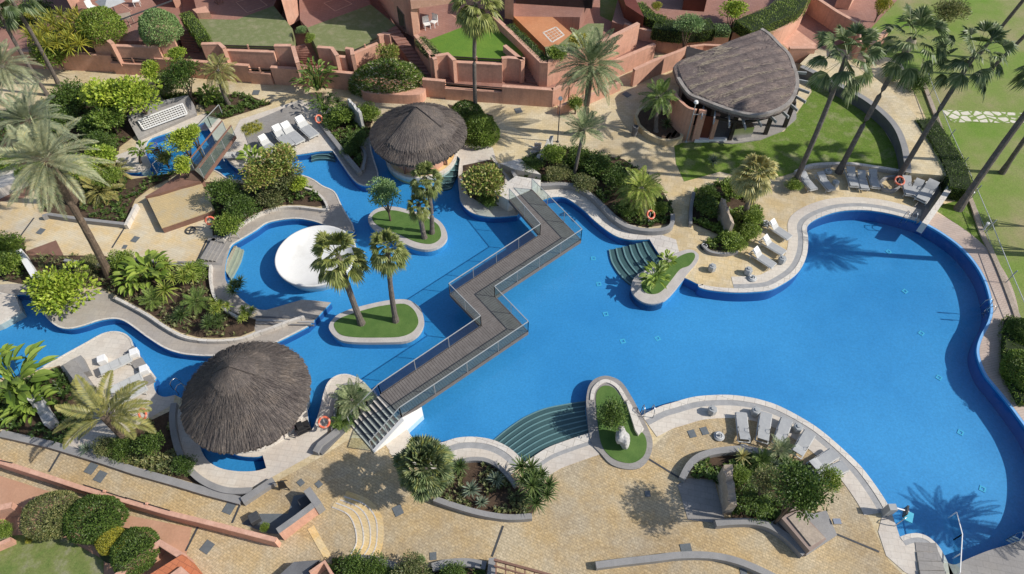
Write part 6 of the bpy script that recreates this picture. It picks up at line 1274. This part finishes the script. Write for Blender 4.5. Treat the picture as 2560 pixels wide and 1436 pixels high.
palm('queen', (1640, 330), (1650, 240), 2.9, 'palm with yellow lower fronds in the round sandstone planter', .85, r=(.16, .12), z0=.35)
palm('bright', (1612, 545), (1603, 468), 2.0, 'wide bright green feather palm drooping over the terrace bed', 1.05, r=(.18, .15), v=2)
palm('fanyel', (1862, 545), (1890, 432), 4.0, 'pale yellow fan palm beside the upper right terrace', 1.0, r=(.18, .15))
RP_ = [((1985, 462), (2118, 138), 10.0, 'left one of the three tall leaning fan palms on the right'), ((2096, 432), (2280, 100), 10.0, 'middle one of the three tall leaning fan palms on the right'), ((2243, 450), (2440, 132), 9.6, 'right one of the three tall leaning fan palms, by the red lifebuoy')]
for i, (b_, c_, h, lab) in enumerate(RP_): palm('fan', b_, c_, h, lab, .98, r=(.19, .13), v=i % 2, skirt=(i == 1), group='tall fan palms on the right')
palm('fan', (2395, 524), (2655, 165), 9.6, 'fan palm trunk rising from the hedge corner to the right edge', 1.0, r=(.23, .16)); palm('fan', (2505, 432), (2720, 140), 9.4, 'dark palm trunk on the golf lawn at the right edge, the lower one', 1.2, r=(.17, .13), v=1)
palm('fan', (2440, 145), (2680, -150), 9.2, 'thin palm trunk at the top right corner, the left one', 1.1, r=(.15, .12)); palm('fan', (2460, 190), (2740, -90), 9.2, 'thin palm trunk at the top right corner, the right one', 1.1, r=(.15, .12), v=1)
palm('fan', (2290, 155), (2560, 175), 3.5, 'fan palm crown cut by the right edge', .001, r=(.02, .02)) if False else None
palm('date', (2660, 640), (2760, 400), 8.0, 'date palm standing beyond the right edge', .8, r=(.22, .18))
palm('date', (2780, 1360), (2860, 1260), 3.6, 'palm beyond the lower right corner', .8, r=(.22, .18))
palm('fanlit', (905, 812), (845, 640), 5.4, 'left curved fan palm on the oval turf island', 1.2, m='trunkgrey', r=(.19, .15)); palm('fanlit', (990, 806), (970, 622), 5.9, 'right curved fan palm on the oval turf island', 1.0, m='trunkgrey', r=(.17, .12), v=1)
palm('fanlit', (1062, 597), (1046, 512), 3.0, 'shorter stem of the double palm on the second island', .72, r=(.17, .14), v=1); palm('fanlit', (1080, 586), (1063, 446), 4.8, 'taller stem of the double palm on the second island', .78, r=(.15, .12), v=0)
palm('lean', (322, 1102), (262, 1040), 2.6, 'bottom left palm with yellow drooping fronds over a stout trunk', 1.12, rz=0, name='date_palm', m='trunkbrown', r=(.26, .22))
palm('fanbush', (1090, 1215), (1060, 1165), 2.6, 'silver-green fan palm with a dense round crown on the lower terrace', 1.18, r=(.22, .2))
palm('smalldate', (880, 1030), (880, 1000), 1.3, 'small palm tucked beside the bridge stairs', .75, r=(.1, .08)); palm('smalldate', (2070, 1150) if False else (1950, 1150), (1952, 1125), 1.0, 'small palm between the lower loungers and the dark tree', .5, r=(.08, .07))
palm('banana', (352, 408), (352, 376), 1.6, 'small potted palm on the half-round pond platform', .7, r=(.1, .07), name='small_palm')
# ------------------------------------------------------------------ broadleaf trees and bushes
BU = [
 ('domemid', 250, 62, 1.0, 52, 'round light green garden bush, the left of two behind the low pink wall', 0, 1, .95, ZG), ('domeblue', 397, 66, 1.2, 47, 'round blue-green garden bush, the right of two behind the low pink wall', 0, 1, 1.05, ZG),
 ('dark', 95, 30, 1.4, 52, 'dark shrub in the top left corner garden', 0, 1, .8, 0), ('dark', 30, 45, 1.2, 45, 'dark shrub at the top left edge', 1, 1, .8, 0), ('yellow', 85, 36, 1.9, 20, 'small yellow-red shrub in the top left corner garden', 0, 1, .8, 0),
 ('mid', 130, 125, 1.9, 60, 'feathery green tree behind the thin palm trunks', 1, 1, .8, 0), ('bright', 340, 235, 2.6, 62, 'bright green tree with a flat crown, right half of the top left group', 0, 1, .8, 0), ('bright', 262, 235, 2.5, 60, 'bright green tree with a flat crown, left half of the top left group', 1, 1, .8, 0), ('mid', 270, 292, 1.6, 52, 'mid green bush just above the left end of the pond', 0, 1, .8, 0),
 ('dark', 455, 190, 2.6, 50, 'dark green tree above the pond fountain', 0, 1, 1, 0), ('bright', 440, 138, 3.0, 26, 'bright tip of foliage above the dark tree by the fountain', 0, 1, .9, 0), ('bright', 375, 175, 2.2, 28, 'small bright tree beside the pink retaining wall', 1, 1, .9, 0), ('flower', 410, 195, 1.4, 30, 'speckled shrub between the small bright tree and the fountain', 0, 1, .8, 0), ('flower', 415, 218, .8, 32, 'low speckled shrub above the fountain wall', 1, 1, .6, 0),
 ('bright', 455, 352, 2.4, 42, 'bright green small tree overhanging the pond', 0, 1, .8, 0), ('bright', 478, 330, 2.8, 26, 'bright foliage of the tree overhanging the pond near the glass rail', 1, 1, .8, 0), ('bright', 455, 412, 1.8, 27, 'small bright bush at the lower edge of the pond', 1, 1, .9, 0), ('red', 395, 378, 1.0, 26, 'red-leaved shrub standing in the pond', 0, 1, .8, 0), ('croton', 410, 395, .9, 22, 'small mottled shrub below the red shrub in the pond', 0, 1, .8, 0),
 ('dark', 2700, 480, 3.2, 34, 'dark tree beyond the right edge, upper of two', 0, 1, 1.2, 0), ('dark', 2710, 540, 3.2, 34, 'dark tree beyond the right edge, lower of two', 1, 1, 1.2, 0),
 ('dark', 255, 355, 1.2, 42, 'dark shrub left of the pond platform', 0, 1, .7, 0), ('bright', 245, 398, 1.3, 48, 'bright green bush under the right fronds of the huge date palm', 0, 1, .8, 0), ('bright', 200, 420, 1.5, 40, 'bright green bush left of the bush under the date palm fronds', 1, 1, .8, 0), ('mid', 20, 402, 1.0, 40, 'green bush at the left edge above the pale ledge', 0, 1, .7, 0), ('mid', 270, 440, 1.1, 36, 'yellow-green shrub above the yellow fern', 1, 1, .8, 0),
 ('dark', 180, 240, .9, 60, 'dark shrubs under the tall dracaena clump', 0, 1, .8, 0), ('dark', 235, 310, .9, 50, 'dark shrub behind the mid green bush above the pond', 1, 1, .8, 0), ('dark', 150, 300, .8, 50, 'dark shrub between the big date crowns and the bright trees', 0, 1, .8, 0), ('mid', 75, 430, .8, 40, 'green shrub behind the pale ledge', 1, 1, .7, 0),
 ('croton', 700, 400, 2.4, 54, 'mottled tree with a wide crown above the basin bed, the upper part', 0, 1, .8, 0), ('croton', 650, 440, 2.0, 48, 'mottled bush left of the wide tree in the basin bed', 1, 1, .8, 0), ('olive', 720, 440, 1.4, 50, 'greyish bush under the wide tree in the basin bed', 1, 1, .7, 0), ('bright', 745, 460, 1.2, 26, 'small bright yellow-green bush at the right end of the basin bed', 0, 1, .9, 0), ('olive', 680, 490, .7, 45, 'low olive shrub in front of the wide tree', 0, 1, .6, 0),
 ('dark', 565, 475, 1.5, 48, 'large dark shrub mass right of the timber deck, the upper part', 0, 1, .8, 0), ('dark', 605, 520, 1.2, 45, 'large dark shrub mass right of the timber deck, the middle part', 1, 1, .8, 0), ('mid', 575, 560, .9, 42, 'green shrub at the lower end of the dark shrub mass', 0, 1, .8, 0),
 ('domeflower', 970, 200, 1.0, 90, 'big dome-shaped hedge with pale flowers in the curved pink planter', 0, .5, .75, 0), ('croton', 972, 135, 2.4, 30, 'pale small tree above the dome-shaped hedge', 1, 1, 1.1, 0),
 ('mid', 855, 285, .9, 38, 'green shrub left of the upright pale slab', 0, 1, .8, 0), ('dark', 830, 300, .6, 34, 'dark low shrub beside the buoy in the shady bed', 1, 1, .6, 0), ('mid', 925, 282, .9, 32, 'yellow-green shrub behind the small thatched bar', 1, 1, .9, 0), ('dark', 895, 350, .6, 34, 'dark shrub in the tip of the shady bed', 0, 1, .6, 0), ('dark', 870, 375, .4, 24, 'low dark plant at the end of the straight grey kerb', 1, 1, .5, 0),
 ('domemid', 1200, 325, .8, 46, 'dense green shrub right of the small thatched bar, lower part', 0, 1, .9, 0), ('domedark', 1165, 285, .8, 42, 'dense green shrub right of the small thatched bar, upper part', 0, 1, .8, 0),
 ('croton', 1210, 455, 1.2, 56, 'round mottled bush on the white edged corner by the boardwalk', 1, 1, .9, 0), ('blue', 962, 482, 2.6, 50, 'light green multi-stem tree on the second turf island', 1, 1, .75, 0),
 ('dark', 1225, 500, .5, 34, 'low dark shrub under the round mottled bush', 0, 1, .6, 0),
 ('dark', 1535, 1035, 1.2, 44, 'dark bush on the long planter island', 1, 1.25, .9, 0),
 ('dark', 2010, 1225, 4.3, 80, 'dark round tree on the lower terrace, main crown', 0, 1, .85, 0), ('mid', 2078, 1200, 3.9, 34, 'small crown of lighter leaves right of the dark round tree', 1, 1, .9, 0), ('olive', 1925, 1200, 2.6, 50, 'olive shrub left of the dark round tree', 0, 1, .8, 0), ('mid', 1855, 1185, .7, 26, 'small bright shrub beside the rough travertine slab', 0, 1, .8, 0), ('dark', 1885, 1255, .6, 55, 'low black-green shrub below the travertine slab', 1, 1, .5, 0),
 ('bright', 152, 720, 1.4, 76, 'big round bright green bush beside the river walk', 0, 1, .85, 0), ('mid', 15, 610, .9, 44, 'green shrub at the left edge above the white wall', 1, 1, .8, 0), ('mid', 15, 655, .9, 42, 'green shrub at the left edge beside the white wall', 0, 1, .8, 0),
 ('mid', 300, 650, .7, 38, 'green shrub at the foot of the huge date palm', 0, 1, .7, 0), ('olive', 220, 660, .5, 34, 'low olive shrub below the stone terrace coping', 1, 1, .6, 0), ('mid', 480, 680, .6, 36, 'green shrub under the wall at the right of the palm bed', 1, 1, .7, 0),
 ('dark', 368, 1110, .9, 42, 'round green bush right of the bottom left palm trunk', 0, 1, .9, 0), ('olive', 260, 1112, .6, 34, 'grey-green shrub left of the bottom left palm trunk', 1, 1, .7, 0), ('dark', 300, 1120, .6, 40, 'dark shrub under the bottom left palm', 1, 1, .6, 0), ('dark', 465, 1160, .5, 34, 'low green shrub along the dark curved kerb', 0, 1, .6, 0),
 ('domeolive', 128, 1285, 1.0, 72, 'clipped dome hedge with reddish tint at the bottom left, left half', 0, .8, .6, 0), ('domedark', 232, 1295, 1.0, 72, 'clipped dome hedge at the bottom left, right half', 0, .8, .7, 0), ('domeyellow', 275, 1350, .8, 34, 'yellow-green clipped bush between the dome hedge and the dark one', 0, 1, .8, 0), ('domedark', 335, 1375, .8, 56, 'dark clipped bush beside the salmon parapet', 0, 1, .7, 0), ('mid', 128, 1330, .6, 22, 'small bright shrub tucked under the dome hedge', 0, 1, .8, 0), ('mid', 8, 1325, .6, 26, 'light green shrub at the left edge of the bottom lawn', 1, 1, .9, 0), ('yellow', 75, 1348, .3, 12, 'tiny yellow shrub on the bottom left lawn', 0, 1, .9, 0), ('mid', 663, 1318, .4, 14, 'little bright plant in the walled dark patio', 0, 1, 1.2, 0),
 ('dark', 880, 1418, .8, 45, 'dark bush at the bottom edge, leftmost of its row', 0, 1, .8, 0), ('dark', 940, 1425, .8, 40, 'dark bush at the bottom edge, second of its row', 1, 1, .8, 0), ('olive', 1030, 1430, .9, 52, 'olive bush at the bottom edge, third of its row', 0, 1, .8, 0), ('dark', 1130, 1436, .6, 40, 'dark bush at the bottom edge, fourth of its row', 0, 1, .7, 0), ('blue', 1050, 1400, .6, 16, 'small silver bush beside the small slate cover', 1, 1, .7, 0),
 ('domedark', 2560, 830, .6, 38, 'hedge bush at the right edge, upper of two', 0, 1, .9, 0), ('domemid', 2575, 935, .6, 55, 'hedge bush at the right edge, lower of two', 0, 1.2, .8, 0),
 ('mid', 1835, 470, .8, 40, 'green shrub left of the yellow fan palm', 0, 1, .8, 0), ('dark', 1775, 520, .7, 40, 'dark green shrub left of the peninsula monolith', 1, 1, .8, 0), ('mid', 1880, 540, .7, 32, 'green shrub right of the peninsula monolith', 0, 1, .8, 0), ('mid', 1830, 600, .5, 38, 'green low shrub at the lower tip of the monolith bed', 1, 1, .6, 0), ('mid', 1875, 580, .5, 30, 'green shrub beside the middle peninsula lounger', 1, 1, .7, 0), ('mid', 1985, 462, .5, 24, 'small shrub at the foot of the left tall fan palm', 0, 1, .8, 0), ('dark', 1770, 480, .8, 30, 'dark shrub at the top of the monolith bed', 0, 1, .8, 0),
 ('mid', 1385, 385, .9, 36, 'green shrub right of the grey stone figure', 0, 1, .8, 0), ('dark', 1440, 390, .8, 42, 'dark shrub behind the young date palm', 1, 1, .7, 0), ('dark', 1500, 410, .8, 44, 'dark shrub right of the young date palm', 0, 1, .7, 0), ('dark', 1540, 450, .7, 42, 'dark shrub between the young date palm and the bright palm', 1, 1, .7, 0), ('dark', 1330, 415, .5, 34, 'low dark shrub at the left end of the long bed', 0, 1, .5, 0), ('olive', 1400, 430, .5, 36, 'low olive shrub in the middle of the long bed', 0, 1, .5, 0), ('olive', 1460, 455, .6, 36, 'olive shrub above the grey kerb of the long bed', 1, 1, .6, 0), ('dark', 1560, 520, .6, 36, 'dark shrub under the bright feather palm', 0, 1, .6, 0), ('mid', 1650, 520, .5, 26, 'small shrub right of the bright feather palm', 0, 1, .7, 0), ('mid', 1440, 260, .9, 24, 'bright shrub behind the low pink wall at the ramp', 0, 1, 1, 0),
 ('mid', 1395, 132, .9, 32, 'green bush at the corner of the orange patio', 0, 1, .8, ZG), ('yellow', 1450, 105, .9, 30, 'yellow-green bush behind the date palm crown', 0, 1, .8, ZG), ('blue', 1722, 28 + 30, 1.6, 38, 'blue-green topiary on the long dark hedge', 0, 1, .7, ZH), ('yellow', 1640, 16, .8, 15, 'small round yellow-green bush on the top centre patio', 0, 1, .9, ZH), ('bright', 1835, 25, 1.2, 34, 'bright yellow-green shrub above the pavilion', 0, 1, .8, ZH), ('yellow', 2205, 15, 1.5, 22, 'yellow flowering shrub at the top right', 0, 1, 1.3, 0), ('olive', 2375, 25, 1.2, 46, 'greyish shrub on the golf lawn at the top right', 0, 1, .8, 0), ('mid', 2235, 185, .6, 28, 'green shrub in the pink planter of the right path', 0, 1, .8, 0), ('dark', 2290, 205, .6, 36, 'dark shrub in the pink planter of the right path', 1, 1, .7, 0), ('blue', 753, 75, .5, 16, 'grey-green shrub on the party wall of the dry lawn', 1, 1, .8, ZG), ('mid', 775, 95, .4, 14, 'narrow bush beside the sunlit terracotta stairs', 0, 1.6, .8, ZG),
]
for kind, x, y, dz, rp_, lab, v, sy, sz, z0 in BU:
    o = bush(kind, x, y, z0 + dz, rp_, lab, v, sy, sz, name='tree' if 'tree' in lab else 'hedge_bush' if 'hedge' in lab else 'bush', cat='tree' if ' tree' in lab and 'left of' not in lab and 'right of' not in lab and 'under' not in lab and 'above' not in lab and 'in front' not in lab and 'below' not in lab and 'between' not in lab else 'bush', stem=dz > .8)
def plant(kind, x, y, z, s, label, v=0, name='spiky_plant', cat='plant', group=None, sz=1):
    t = empty(name, W(x, y, 0), label, cat, group); inst('leaves', ME[kind, v], t, (0, 0, z), (s, s, s * sz), rnd.uniform(0, 6)); return t
PL = [('yucca', 205, 165, 2.0, 2.9, 'tall yellow-green dracaena clump at the top left', 0, 'dracaena'), ('fern', 262, 492, .7, 1.9, 'large yellow fern in the bed of the stone terrace', 0, 'fern'), ('fern', 300, 445, .8, 1.4, 'orange-yellow fern above the large yellow one', 0, 'fern'), ('yucca', 650, 375, 1.6, .8, 'spiky yellow-green plant above the mottled tree', 0, 'dracaena'),
 ('banana', 800, 245, 1.6, 1.35, 'tall dark bird-of-paradise plant in front of the pink wall', 1, 'bird_of_paradise'), ('banana', 815, 285, .8, .9, 'lower clump of the dark bird-of-paradise plant', 1, 'bird_of_paradise'), ('banana', 530, 262, .8, .9, 'clump of yellow-stemmed banana beside the small yellowing palm', 0, 'banana_plant'), ('banana', 1636, 712, .8, .85, 'banana plant on the tip of the teardrop island', 0, 'banana_plant'), ('banana', 1662, 665, .5, .6, 'small banana plant beside the green pool steps', 0, 'banana_plant'),
 ('banana', 60, 985, 1.3, 1.75, 'large bright paddle-leaved plant at the bottom left edge', 0, 'banana_plant'), ('banana', 20, 940, 1.3, 1.3, 'paddle-leaved plant at the left edge of the river', 0, 'banana_plant'), ('banana', 95, 1025, .7, 1.1, 'lower paddle-leaved clump above the weathered stone wall', 0, 'banana_plant'), ('banana', 385, 700, .9, 1.25, 'yellow-green paddle plant right of the huge palm trunk', 0, 'banana_plant'), ('banana', 345, 715, .7, 1.0, 'paddle plant nearest the huge palm trunk', 0, 'banana_plant'), ('banana', 640, 420, .8, 1.0, 'paddle plant at the left of the basin bed', 0, 'banana_plant'),
 ('spikebright', 425, 745, .7, 1.15, 'bright fan-leaved plant in the middle of the palm bed', 1, 'cycad'), ('spikebright', 430, 685, .8, 1.0, 'bright fan-leaved plant at the top of the palm bed', 1, 'cycad'), ('spikebright', 475, 715, .9, 1.1, 'bright rosette cluster right of the middle of the palm bed', 0, 'cycad'), ('cycad', 500, 770, .7, 1.0, 'green cycad above the river walk kerb', 0, 'cycad'), ('spikebright', 560, 785, .6, .8, 'yellow-green rosettes at the right end of the palm bed', 0, 'cycad'), ('spike', 600, 742, .8, .75, 'dark spiky yucca at the tip of the palm bed', 0, 'yucca'), ('spike', 545, 815, .4, .8, 'spiky plant beside the pale kerb of the palm bed', 0, 'yucca'), ('spikebright', 620, 800, .5, .7, 'rosettes between the jetty walk and the palm bed', 0, 'cycad'), ('spike', 460, 800, .4, .9, 'dark spiky plant in the shade of the palm bed', 1, 'yucca'), ('cycad', 390, 760, .5, .9, 'green cycad in the shade of the palm bed', 0, 'cycad'),
 ('spike', 1325, 1210, .9, 1.1, 'dark yucca cluster at the right end of the agave bed, upper heads', 0, 'yucca'), ('spike', 1345, 1250, .7, 1.0, 'dark yucca cluster at the right end of the agave bed, lower heads', 0, 'yucca'), ('agave', 1178, 1232, .3, .75, 'grey-blue agave in the middle of the agave bed', 0, 'agave'), ('agave', 1240, 1205, .3, .7, 'dark agave under the arched kerb', 0, 'agave'), ('spike', 1150, 1175, .4, .7, 'reddish spiky plant beside the silver fan palm', 1, 'yucca'), ('agave', 1205, 1262, .25, .55, 'small agave on the lower side of the agave bed', 0, 'agave'), ('agavepale', 1850, 1150, .4, .75, 'pale star-shaped agave near the travertine slab', 0, 'agave'), ('agavepale', 1838, 1180, .2, .5, 'small pale agave against the travertine slab', 0, 'agave'), ('cycad', 1900, 1160, .5, .8, 'green cycad behind the lower loungers', 0, 'cycad'),
 ('agave', 1930, 1170, .3, .6, 'grey agave beside the dark round tree', 0, 'agave'), ('spike', 1665, 325, .5, .75, 'grassy clump in the round sandstone planter', 1, 'yucca'), ('agave', 1780, 415, .4, .7, 'pale green cactus-like plant on the lawn edge', 0, 'agave'), ('spike', 850, 275, .7, .6, 'spiky plant behind the upright pale slab', 1, 'yucca'), ('agave', 225, 1130, .3, .6, 'grey spiky plant at the bottom left kerb', 0, 'agave'), ('cycad', 860, 1060, .4, .8, 'dark cycad between the stairs and the orange lifebuoy', 0, 'cycad'), ('spikebright', 720, 480, .3, .7, 'bright rosettes in front of the mottled tree', 0, 'cycad'), ('spike', 620, 500, .4, .7, 'dark rosettes beside the dark shrub mass', 1, 'yucca'), ('spike', 560, 395, .5, .5, 'small spiky plant near the footbridge end', 1, 'yucca')]
for kind, x, y, z, s, lab, v, nm in PL: plant(kind, x, y, z, s, lab, v, nm, nm.replace('_', ' '))
# ------------------------------------------------------------------ clipped hedges: leafy boxes along a line
def hedge(label, pts, w, h, key, z0=0, dens=520, leaf=.085, seed=1, rnd_top=.12):
    P_ = S(pts, z0 + h, 5); t = empty('hedge', (P_[0].x, P_[0].y, z0), label, 'hedge'); o = P_[0]; r_ = random.Random(seed); P_ = [p - o for p in P_]
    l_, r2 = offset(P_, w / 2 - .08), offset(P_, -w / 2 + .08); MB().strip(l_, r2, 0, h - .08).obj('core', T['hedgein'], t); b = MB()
    for a, c in zip(P_, P_[1:]):
        L = (c - a).length; d = (c - a).normalized(); s = Vector((-d.y, d.x)); n = int(dens * L * (w + 2 * h) / 2)
        for _ in range(n):
            q = r_.uniform(0, w + 2 * h)
            if q < w: u, z, nn = q - w / 2, h, Vector((0, 0, 1))
            elif q < w + h: u, z, nn = w / 2, q - w, Vector((s.x, s.y, 0))
            else: u, z, nn = -w / 2, q - w - h, Vector((-s.x, -s.y, 0))
            pp = a + d * r_.uniform(0, L); bum = rnd_top * noise.noise(Vector((pp.x * 1.3, pp.y * 1.3, z * 1.3 + seed))); z2 = z - rnd_top * (abs(u) / (w / 2)) ** 4 * (q < w)
            p = Vector((pp.x + s.x * u, pp.y + s.y * u, z2)) + nn * (bum + r_.uniform(-.05, .03)); tri_leaf(b, p, (nn + Vector((r_.uniform(-1, 1), r_.uniform(-1, 1), r_.uniform(-.6, 1)))).normalized(), nn, leaf * r_.uniform(.7, 1.4), leaf * .6)
    for e, dd in ((P_[0], (P_[0] - P_[1]).normalized()), (P_[-1], (P_[-1] - P_[-2]).normalized())):
        nn = Vector((dd.x, dd.y, 0)); s = Vector((-dd.y, dd.x))
        for _ in range(int(dens * w * h)):
            u = r_.uniform(-w / 2, w / 2); p = Vector((e.x + s.x * u, e.y + s.y * u, r_.uniform(0, h))) + nn * r_.uniform(0, .07); tri_leaf(b, p, (nn + Vector((r_.uniform(-1, 1), r_.uniform(-1, 1), r_.uniform(-.6, 1)))).normalized(), nn, leaf, leaf * .6)
    me = bpy.data.meshes.new('foliage'); me.from_pydata([tuple(v) for v in b.v], [], b.f); me.materials.append(T[key]); link(bpy.data.objects.new('foliage', me), t)
hedge('clipped green hedge strip between the blue-green bush and the dry lawn', [(462, 32), (485, 60), (508, 92)], .9, .8, 'l_mid', ZG, seed=1); hedge('pale clipped hedge strip left of the green lawn', [(1050, 95), (1070, 118), (1092, 138)], .9, .55, 'l_olive', ZG, seed=2)
hedge('narrow dark hedge along the tall wall beside the orange patio', [(1275, 62), (1310, 95), (1345, 130), (1365, 150)], .7, .7, 'l_dark', ZG, seed=3); hedge('yellow-green hedge at the lower edge of the orange patio', [(1385, 140), (1420, 128), (1460, 110)], .7, .6, 'l_mid', ZG, seed=4)
hedge('clipped hedge strip at the top centre leading to the dark hedge', [(1595, 8), (1625, 36), (1660, 46)], 1.1, .8, 'l_mid', ZH, seed=5); hedge('long dark hanging hedge above the pink wall', [(1640, 55), (1680, 62), (1730, 62), (1780, 58)], 1.7, 1.1, 'l_dark', ZH - .4, seed=6, rnd_top=.3); hedge('small grey-green clipped block at the end of the long dark hedge', [(1790, 68), (1822, 68)], 1.1, .6, 'l_blue', ZH, seed=7)
hedge('long clipped hedge sweeping along the bright ramp', [(1860, 62), (1900, 46), (1945, 28), (1985, 2), (2005, -40)], 2.0, 1.0, 'l_mid', ZH, dens=380, seed=8, rnd_top=.2)
hedge('dark hedge between the raised path and the wire fence', [(2318, 296), (2345, 335), (2372, 380), (2395, 425), (2405, 470)], 1.5, 1.1, 'l_dark', 0, dens=420, seed=9, rnd_top=.25); hedge('dark hedge falling to the right edge beside the boardwalk', [(2556, 800), (2550, 860), (2556, 930), (2590, 1000)], 1.5, .6, 'l_mid', 0, dens=420, seed=10, rnd_top=.25)
# ------------------------------------------------------------------ loose ground cover in the beds
def cover(label, poly, n, key, s=(.10, .2), z=.05, seed=1):
    r_ = random.Random(seed); pl = ccw(poly); xs = [p.x for p in pl]; ys = [p.y for p in pl]; b = MB(); k = 0
    while k < n:
        q = Vector((r_.uniform(min(xs), max(xs)), r_.uniform(min(ys), max(ys))))
        if not inside(q, pl): k += .2; continue
        k += 1
        if noise.noise(Vector((q.x * .8, q.y * .8, seed * 3.3))) < -.18: continue
        L = r_.uniform(*s); h = r_.uniform(0, L * 1.4)
        for j in range(7):
            a = r_.uniform(0, 6.28); d = Vector((math.cos(a), math.sin(a), r_.uniform(.1, 1.1))).normalized(); tri_leaf(b, Vector((q.x, q.y, z + h * r_.random())), d, Vector((0, 0, 1)), L, L * .4)
    me = bpy.data.meshes.new('ground_cover'); me.from_pydata([tuple(v) for v in b.v], [], b.f); me.materials.append(T[key]); o = link(bpy.data.objects.new('ground_cover', me)); meta(o, label, 'ground cover', None, 'stuff')
CVR = [('left_bed', 900, 'l_olive', 'mixed low plants in the palm bed'), ('basin_bed', 900, 'l_dark', 'low plants in the bed above the basin'), ('shade_bed', 700, 'l_dark', 'low shade plants by the small bar'), ('bar_side_bed', 500, 'l_mid', 'low plants right of the small bar'), ('long_bed', 2600, 'l_dark', 'dense low plants in the long bed'), ('monolith_bed', 1500, 'l_mid', 'dense low plants round the monolith'), ('agave_bed', 300, 'l_olive', 'sparse low plants between the agaves'), ('slab_bed', 1400, 'l_dark', 'low plants round the travertine slab'), ('corner_bed', 1800, 'l_olive', 'mixed low plants in the bottom left bed'), ('palm_bed', 250, 'l_dark', 'low plants beside the stairs'), ('west_bed', 1200, 'l_dark', 'low plants at the left edge'), ('upper_left_bed', 3500, 'l_dark', 'mixed low plants in the top left beds'), ('pond_back_bed', 900, 'l_dark', 'low plants behind the fountain'), ('bottom_bed', 700, 'l_dark', 'low plants at the bottom edge'), ('left_shrub_bed', 500, 'l_mid', 'low plants at the left shrubs'), ('wall_bed', 500, 'l_mid', 'low plants in the curved planter'), ('croton_bed', 300, 'l_dark', 'low plants under the mottled bush')]
for i, (nm, n_, key, lab) in enumerate(CVR): cover(lab, BEDS[nm], n_, key, (.10, .24), .09, i + 1)
# grass blades scattered over the lawns
def grass(label, poly, n, key, seed, z=.03, s=(.05, .11)):
    cover(label, poly, n, key, s, z, seed)
